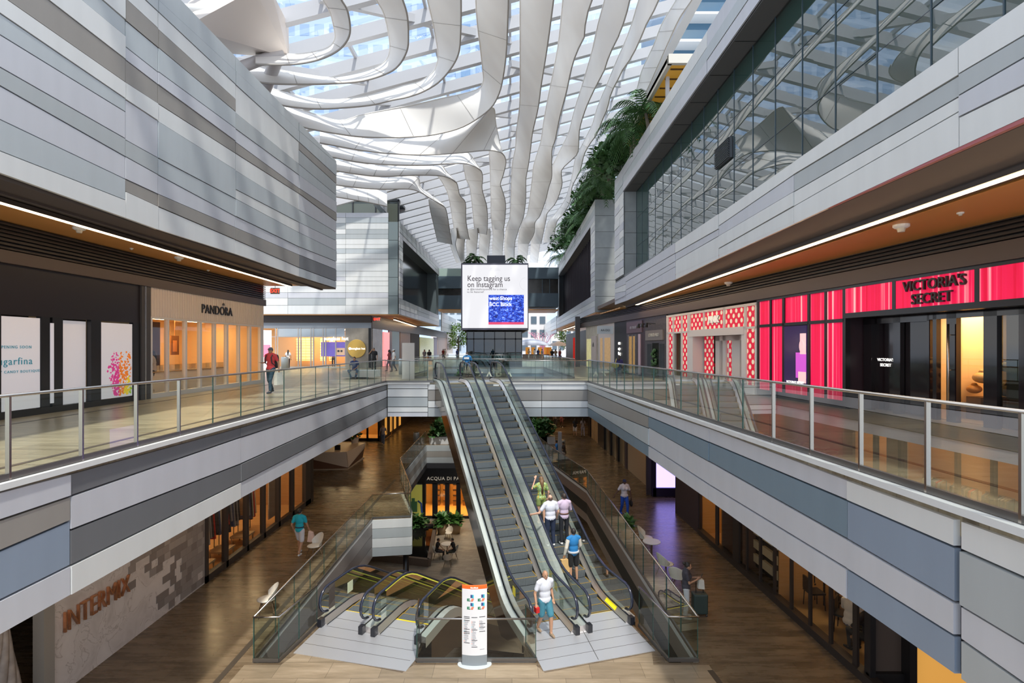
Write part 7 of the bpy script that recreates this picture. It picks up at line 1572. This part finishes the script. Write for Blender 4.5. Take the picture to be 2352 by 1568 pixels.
# ---------------------------------------------------------------- things on the upper floor
t = thing('kiosk_totem', 'tall blank pale grey totem on the bridge left of the escalator tops', 'totem', ((938 - CX) / F * 29, 29.0, 0)); mb = MB(); mb.box((-.33, -.06, .0), (.33, .06, 1.95)); mb.build('panel', mat('totem_grey', (.60, .59, .57), .5), t)
def bin_(label, c, s=1.0, m=None):
    t = thing('litter_bin', label, 'bin', c); mb = MB(); mb.lathe([(.27 * s, 0), (.27 * s, .85 * s), (.25 * s, .9 * s)], (0, 0, 0), 20); mb.build('drum', m or mat('bin_grey', (.36, .40, .42), .4, .3), t, True); mb = MB(); mb.lathe([(.19 * s, .9 * s), (.19 * s, .92 * s)], (0, 0, 0), 16); mb.build('rim', M_black, t)
bin_('round grey bin in front of the sunglasses shop', V(FX(678), YF - 2.0, 0), 1.05); bin_('round teal grey bin behind the pale totem', V((957 - CX) / F * 31.5, 31.5, 0) if False else V(-6.9, 34, 0), 1.1)
# red A-board
c = at_z(1646, 884, 0); c = V(c.x, c.y, 0)
t = thing('a_board', 'bright red A-frame sign standing before the polka dot shop', 'sign', c, -.35)
for sg_, nm_ in ((-1, 'front'), (1, 'back')):
    mb = MB(); mb.slab([(-.28, sg_ * .26, .16), (.28, sg_ * .26, .16), (.17, sg_ * .03, .98), (-.17, sg_ * .03, .98)], V(0, sg_, .25).normalized(), .03); mb.build('panel', mat('a_red', (.80, .02, .07), .4), t)
    for sx_ in (-1, 1): mb = MB(); mb.bar((sx_ * .26, sg_ * .26, .2), (sx_ * .31, sg_ * .31, 0), .04, .04); mb.build('leg', mat('a_red2', (.80, .02, .07), .4), t)
mb = MB(); mb.slab([(-.19, -.265, .28), (.19, -.265, .28), (.12, -.10, .82), (-.12, -.10, .82)], V(0, -1, .25).normalized(), .012); mb.build('chalk_panel', M_black, t)
mb = MB(); mb.box((-.14, -.03, .96), (.14, .03, 1.10)); mb.build('top_clip', M_black, t)
# exit signs, smoke detectors, sprinklers, downlights
def exit_sign(label, p, s=1.0):
    t = thing('exit_sign', label, 'exit sign', p); mb = MB(); mb.box((-.19 * s, -.03, -.13 * s), (.19 * s, .03, .13 * s)); mb.build('housing', mat('exit_case', (.5, .47, .42), .5), t); text('EXIT', 'lettering', .22 * s, M_exit, t, FRONT((0, -.035, 0)), .004)
    mb = MB(); mb.tube([(0, 0, .13 * s), (0, 0, .22 * s)], .012, 6); mb.build('stem', M_steel_dk, t)
exit_sign('red exit sign at the end of the left timber soffit', at_z(632, 668, 4.5) + V(0, 0, 0), 1.15); exit_sign('red exit sign under the right soffit near the polka dot shop', at_z(1522, 701, 4.05), 1.1)
exit_sign('red exit sign by the far right end of the soffit', at_z(1406, 733, 4.0), 1.0); exit_sign('red exit sign under the far left block corner', at_z(866, 733, 4.05), 1.3)
mb = MB(); mb.ball(at_z(931, 752, 4.28), .12); tag(mb.build('red_lamp', M_exit), 'small red lamp under the far left block, nearer one', 'lamp'); mb = MB(); mb.ball(at_z(964, 762, 4.28), .12); tag(mb.build('red_lamp', M_exit), 'small red lamp under the far left block, farther one', 'lamp')
def detector(label, p, s=1.0):
    t = thing('smoke_detector', label, 'detector', p, 0, 'detectors on the timber soffits'); mb = MB(); mb.lathe([(.10 * s, 0), (.10 * s, -.03 * s), (.07 * s, -.05 * s)], (0, 0, 0), 14); mb.build('base', M_white, t); mb = MB(); mb.lathe([(.055 * s, -.05 * s), (.04 * s, -.10 * s)], (0, 0, 0), 12); mb.build('sensor', mat('det', (.6, .55, .45), .5), t)
for px_, py_, lb in ((182, 522, 'white detector on the left timber soffit, nearest the camera'), (411, 590, 'white detector on the left timber soffit, middle one'), (302, 570, 'tiny sprinkler head between the detectors on the left soffit'), (478, 620, 'tiny sprinkler head near the end of the left soffit')):
    detector(lb, at_z(px_, py_, 4.72), 1.4 if 'white' in lb else .5)
for px_, py_, lb in ((2070, 516, 'white detector on the right timber soffit, nearest the camera'), (1673, 648, 'white detector on the right timber soffit, middle one'), (1560, 683, 'white detector on the right timber soffit by the exit sign'), (2206, 488, 'tiny sprinkler head on the right soffit near the frame edge')):
    detector(lb, at_z(px_, py_, 4.23), 1.5 if 'white' in lb else .6)
k_ = 0
for px_, py_ in ((1480, 707), (1458, 714), (1439, 720), (1420, 727), (1338, 750), (1320, 754), (1303, 759)):
    mb = MB(); c = at_z(px_, py_, 4.2 if k_ < 4 else 4.36); mb.lathe([(.11, 0), (.11, -.03)], c, 12); tag(mb.build('downlight', M_ledw), 'small round downlight under the far right soffit', 'light', 'downlights under the far right soffit'); k_ += 1
# ---------------------------------------------------------------- middle floor furniture
kc = at_z(795, 1078, Z1)
t = thing('service_desk', 'faceted white and timber service desk on the lower left walkway', 'desk', (0, 0, 0))
Y0 = at_z(715, 1079, Z1).y
A, B, C_, D = at_z(716, 1079, Z1), at_z(800, 1077, Z1), at_z(833, 1052, Z1), at_z(745, 1050, Z1)
A2_, B2_, C2_, D2_ = [p + V(0, 0, 1.0) for p in (A, B + V(-.1, .0, 0), C_ + V(.2, 0, 0), D)]
cr_ = mat('desk_cream', (.66, .54, .43), .45); dk_ = mat('desk_slats', (.16, .07, .035), .6)
mb = MB(); mb.slab([A + V(0, 0, .06), B + V(0, 0, .06), B2_, A2_], V(0, 1, 0), .08, 1); mb.slab([B + V(0, 0, .06), C_ + V(0, 0, .06), C2_, B2_], V(-.3, 1, 0).normalized(), .08, 1)
mb.build('timber_core', [cr_, dk_], t)
mb = MB(); n_ = V(0, -1, 0); mb.slab([A2_, A2_.lerp(A, .35), B.lerp(B2_, .1), B2_], n_, .04); mb.slab([B2_, B.lerp(B2_, .1), C_.lerp(C2_, .75), C2_], V(.5, -.8, 0).normalized(), .04); mb.build('white_facets', cr_, t)
mb = MB(); mb.slab([A2_, B2_, C2_, D2_], V(0, 0, 1), .05); mb.build('desk_top', cr_, t)
mb = MB(); mb.slab([A + V(-.1, -.1, 0), B + V(0, -.15, 0), C_ + V(.1, 0, 0), D], V(0, 0, 1), .06); mb.build('plinth', mat('desk_plinth', (.5, .40, .30), .4), t)
mb = MB(); c = at_y(776, 1035, A.y + .8); c.z = Z1 + 1.05; mb.box((c.x - .2, c.y, c.z), (c.x + .15, c.y + .05, c.z + .32)); mb.box((c.x - .05, c.y, c.z), (c.x + .0, c.y + .1, c.z + .05)); tag(mb.build('monitor', M_black), 'small black monitor standing on the faceted desk', 'monitor')
c2_ = at_y(815, 1030, C_.y); mb = MB(); mb.lathe([(.22, 0), (.28, .35)], (c2_.x, c2_.y, Z1 + 1.05), 16); tag(mb.build('plant_pot', mat('pot_white', (.6, .52, .45), .5)), 'white pot on the right end of the faceted desk', 'pot'); shrub('dark leafy plant in the white pot on the faceted desk', (c2_.x, c2_.y, Z1 + 1.4), .42, 150, M_foliage, 'potted_plant', leaf=.3, seed=15)
def chair(label, c, rz, wood=True, s=1.0):
    t = thing('shell_chair', label, 'chair', c, rz, 'white shell chairs')
    mb = MB(); n = 10; pts = []
    for i in range(n):
        a = math.pi * i / (n - 1)
        x, y = .27 * math.cos(a), -.02 - .24 * math.sin(a) * 1.0; pts.append((x, y))
    for i in range(n - 1):
        (x0, y0), (x1, y1) = pts[i], pts[i + 1]; h0, h1 = .28 * math.sin(math.pi * i / (n - 1)) + .08, .28 * math.sin(math.pi * (i + 1) / (n - 1)) + .08
        mb.slab([(x0 * .8, y0 * .8, .43), (x1 * .8, y1 * .8, .43), (x1 * 1.05, y1 * 1.1, .45 + h1), (x0 * 1.05, y0 * 1.1, .45 + h0)], V(0, .3, 1).normalized(), .015)
    mb.build('backrest', mat('shell_white', (.66, .62, .54), .4), t)
    mb = MB(); mb.ball((0, .03, .43), (.25, .25, .035), 0, 14, 6); mb.build('seat', mat('shell_white2', (.66, .62, .54), .4), t, True)
    for sx_ in (-1, 1):
        for sy_ in (-1, 1): mb = MB(); mb.tube([(sx_ * .12, sy_ * .1 + .02, .42), (sx_ * .23, sy_ * .21 + .02, 0)], [.016, .011], 6); mb.build('leg', M_dkwood, t)
def table(label, c, R=.32, h=.72):
    t = thing('round_table', label, 'table', c); mb = MB(); mb.lathe([(R, h), (R, h + .025)], (0, 0, 0), 24); mb.build('tabletop', mat('table_white', (.68, .66, .62), .35), t); mb = MB(); mb.tube([(0, 0, .02), (0, 0, h)], .03, 8); mb.build('stem', M_dkwood, t); mb = MB(); mb.lathe([(.2, 0), (.2, .02)], (0, 0, 0), 16); mb.build('foot', M_dkwood, t)
chair('white shell chair behind the left railing, in the strip of sunlight', V(-6.95, 18.9, Z1), 2.4)
chair('white shell chair behind the left railing, near the corner of the opening', V(-6.8, 14.9, Z1), 2.0)
table('small round white table behind the right railing', V(4.85, 18.6, Z1), .30, .66)
chair('white shell chair nearer than the small table behind the right railing', V(4.95, 17.3, Z1), -1.2); chair('white shell chair beyond the small table behind the right railing', V(4.9, 19.7, Z1), -1.9); chair('white shell chair closest to the woman with the suitcase', V(5.05, 16.3, Z1), -.6)
shrub('broad leafed green plant beyond the chairs at the right railing', (4.50, 20.9, Z1 + .38), .30, 70, M_leaf2, 'potted_plant', leaf=.36, seed=44)
mb = MB(); mb.lathe([(.16, 0), (.22, .4)], (4.45, 20.9, Z1), 16); tag(mb.build('plant_pot', M_wood), 'round pot of the broad leafed plant at the right railing', 'pot')
bin_('grey bin standing near the right railing far down the middle floor', at_z(1290, 1040, Z1), 1.0); t = thing('info_post', 'slim grey post beside the seated people at the right railing', 'post', at_z(1286, 1058, Z1)); mb = MB(); mb.box((-.12, -.08, 0), (.12, .08, 1.9)); mb.build('post_body', mat('post_grey', (.33, .33, .35), .4), t)
bin_('grey bin at the end of the left railing far down the middle floor', at_z(962, 1020, Z1) + V(-.3, .6, 0), .9)
mb = MB(); mb.bar((-6.55, 6, Z1 + .003), (-6.55, 30, Z1 + .003), .14, .006); mb.bar((5.1, 6, Z1 + .003), (4.55, 12.3, Z1 + .003), .14, .006); struct(mb.build('trim_4', mat('slot_drain', (.05, .04, .03), .5)))
# ---------------------------------------------------------------- bottom floor
c = at_z(1027, 1275, Z0); table('small round white table between the two seated people on the bottom floor', c, .38, .72)
chair('white shell chair drawn up in front of the bottom floor table', at_z(1028, 1300, Z0), 0); chair('white shell chair turned aside behind the bottom floor table', at_z(1030, 1240, Z0) + V(0, .2, 0), 2.7); chair('chair under the man in the black T-shirt', at_z(1043, 1283, Z0) + V(.0, 0, 0), PI / 2 + .3); chair('chair under the person at the left of the white table', at_z(1003, 1283, Z0), -PI / 2)
for i, (px_, py_) in enumerate(((1016, 1225), (1046, 1224))):
    c = at_z(px_, py_, Z0); t = thing('plant_tub', 'tapered tan tub, %s of the two before the perfume shop' % ['left', 'right'][i], 'pot', c); mb = MB(); mb.lathe([(.30, 0), (.44, .75), (.40, .75)], (0, 0, 0), 20); mb.build('tub', mat('tub_tan', (.36, .26, .15), .6), t, True)
    t2 = shrub('broad green plant in the %s tub before the perfume shop' % ['left', 'right'][i], c + V(0, 0, .7), .42, 90, M_leaf2, 'potted_plant', leaf=.55, seed=i + 30)
Pn = [at_z(985, 1300, Z0), at_z(845, 1284, Z0), at_z(900, 1218, Z0), at_z(1000, 1216, Z0)]
t = thing('reflecting_pool', 'black reflecting pool with a low brown stone border on the bottom floor', 'pool', (0, 0, 0))
mb = MB()
for a, b in zip(Pn, Pn[1:] + Pn[:1]): mb.bar(a + V(0, 0, .22), b + V(0, 0, .22), .22, .44)
mb.build('border', mat('pool_border', (.14, .11, .09), .5), t)
mb = MB(); mb.slab([p + V(0, 0, .25) for p in Pn], V(0, 0, 1), .02); mb.build('water', mat('black_water', (.01, .01, .01), .05), t)
mb = MB(); mb.tube([(-4.75, 24.0, Z0), (-4.75, 24.0, Z1 - 1.5)], .13, 14); tag(mb.build('round_column', M_black, smooth=True), 'slim round black column under the jutting corner', 'column')
shrub('dark bush at the pool edge under the jutting corner', at_z(957, 1215, Z0), .8, 260, M_foliage, 'shrub', leaf=.45, seed=71)
mb = MB(); mb.box((-14, 41.3, Z0), (-9.0, 41.5, Z1 - 1.5)); mb.box((-2.0, 41.3, Z0), (14, 41.5, Z1 - 1.5)); mb.box((-9.9, 10, Z0), (-9.7, 41.3, Z1 - 1.5)); mb.box((6.9, 10, Z0), (7.0, 41.3, Z1 - 1.5)); struct(mb.build('wall_bottom', mat('bottom_wall', (.10, .07, .05), .5)))
t = thing('shopfront', 'warm lit floral shop window low on the right of the bottom floor', 'shopfront', (0, 0, 0))
mb = MB()
for y0, y1 in ((15, 19.2), (19.8, 23), (23.6, 28)): mb.box((6.75, y0, Z0 + .2), (6.9, y1, Z0 + 3.3))
mb.build('lit_window', mat('floral_window', (.45, .24, .11), .5, emit=(.45, .22, .09), estr=.7, noise=(1.6, .7)), t)
mb = MB()
for y0 in (14.8, 19.2, 23, 28): mb.box((6.7, y0, Z0), (6.92, y0 + .6, Z0 + 3.5))
mb.box((6.7, 14.8, Z0), (6.92, 28.6, Z0 + .2)); mb.build('window_frame', M_black, t)
# ---------------------------------------------------------------- lamps of the middle and bottom floors
def lamp(p, power, col=(1, .62, .30), size=1.2, lb=None):
    ld = bpy.data.lights.new('ceiling_lamp', 'AREA'); ld.energy = power; ld.color = col; ld.size = size; lo = bpy.data.objects.new('ceiling_lamp', ld); COL.objects.link(lo); lo.location = p
for i in range(6):
    lamp(V(-8.0, 9 + i * 6.2, -1.72), 16); lamp(V(6.2 - i * .12, 10 + i * 6.2, -1.72), 16)
    for x_, sd_ in ((-8.0, 'left'), (6.2 - i * .12, 'right')):
        mb = MB(); mb.lathe([(.14, 0), (.14, -.03)], (x_, 9 + i * 6.2 + (sd_ == 'right'), -1.56), 14); tag(mb.build('downlight', M_ledw), 'round warm downlight in the ceiling over the lower %s walkway' % sd_, 'light', 'downlights over the lower %s walkway' % sd_)
lamp(V(-3.5, 36, Z1 - 1.7), 90, (1, .75, .5)); lamp(V(3.5, 30, Z1 - 1.7), 60); lamp(V(-7.5, 22, Z1 - 1.7), 60); lamp(V(5.5, 20, Z1 - 1.7), 60)
lamp(V(-7, 48, -1.7), 90); lamp(V(4, 48, -1.7), 90); lamp(V(-2, 55, -1.7), 90)
mb = MB()
for X_, y0, y1, z0, z1 in ((-17.5, 2, 26, 0, 4.7), (-17.5, 2, 95, Z1, -1.6), (14.5, 2, 95, Z1, -1.6), (14.5, 2, 46, 0, 4.6)): mb.box((X_, y0, z0), (X_ + .1, y1, z1))
mb.box((-17.5, 95, Z1), (14.5, 95.1, -1.6)); struct(mb.build('wall_added_backing', M_shopdark))  # dark walls added behind the shops to shut out the sky
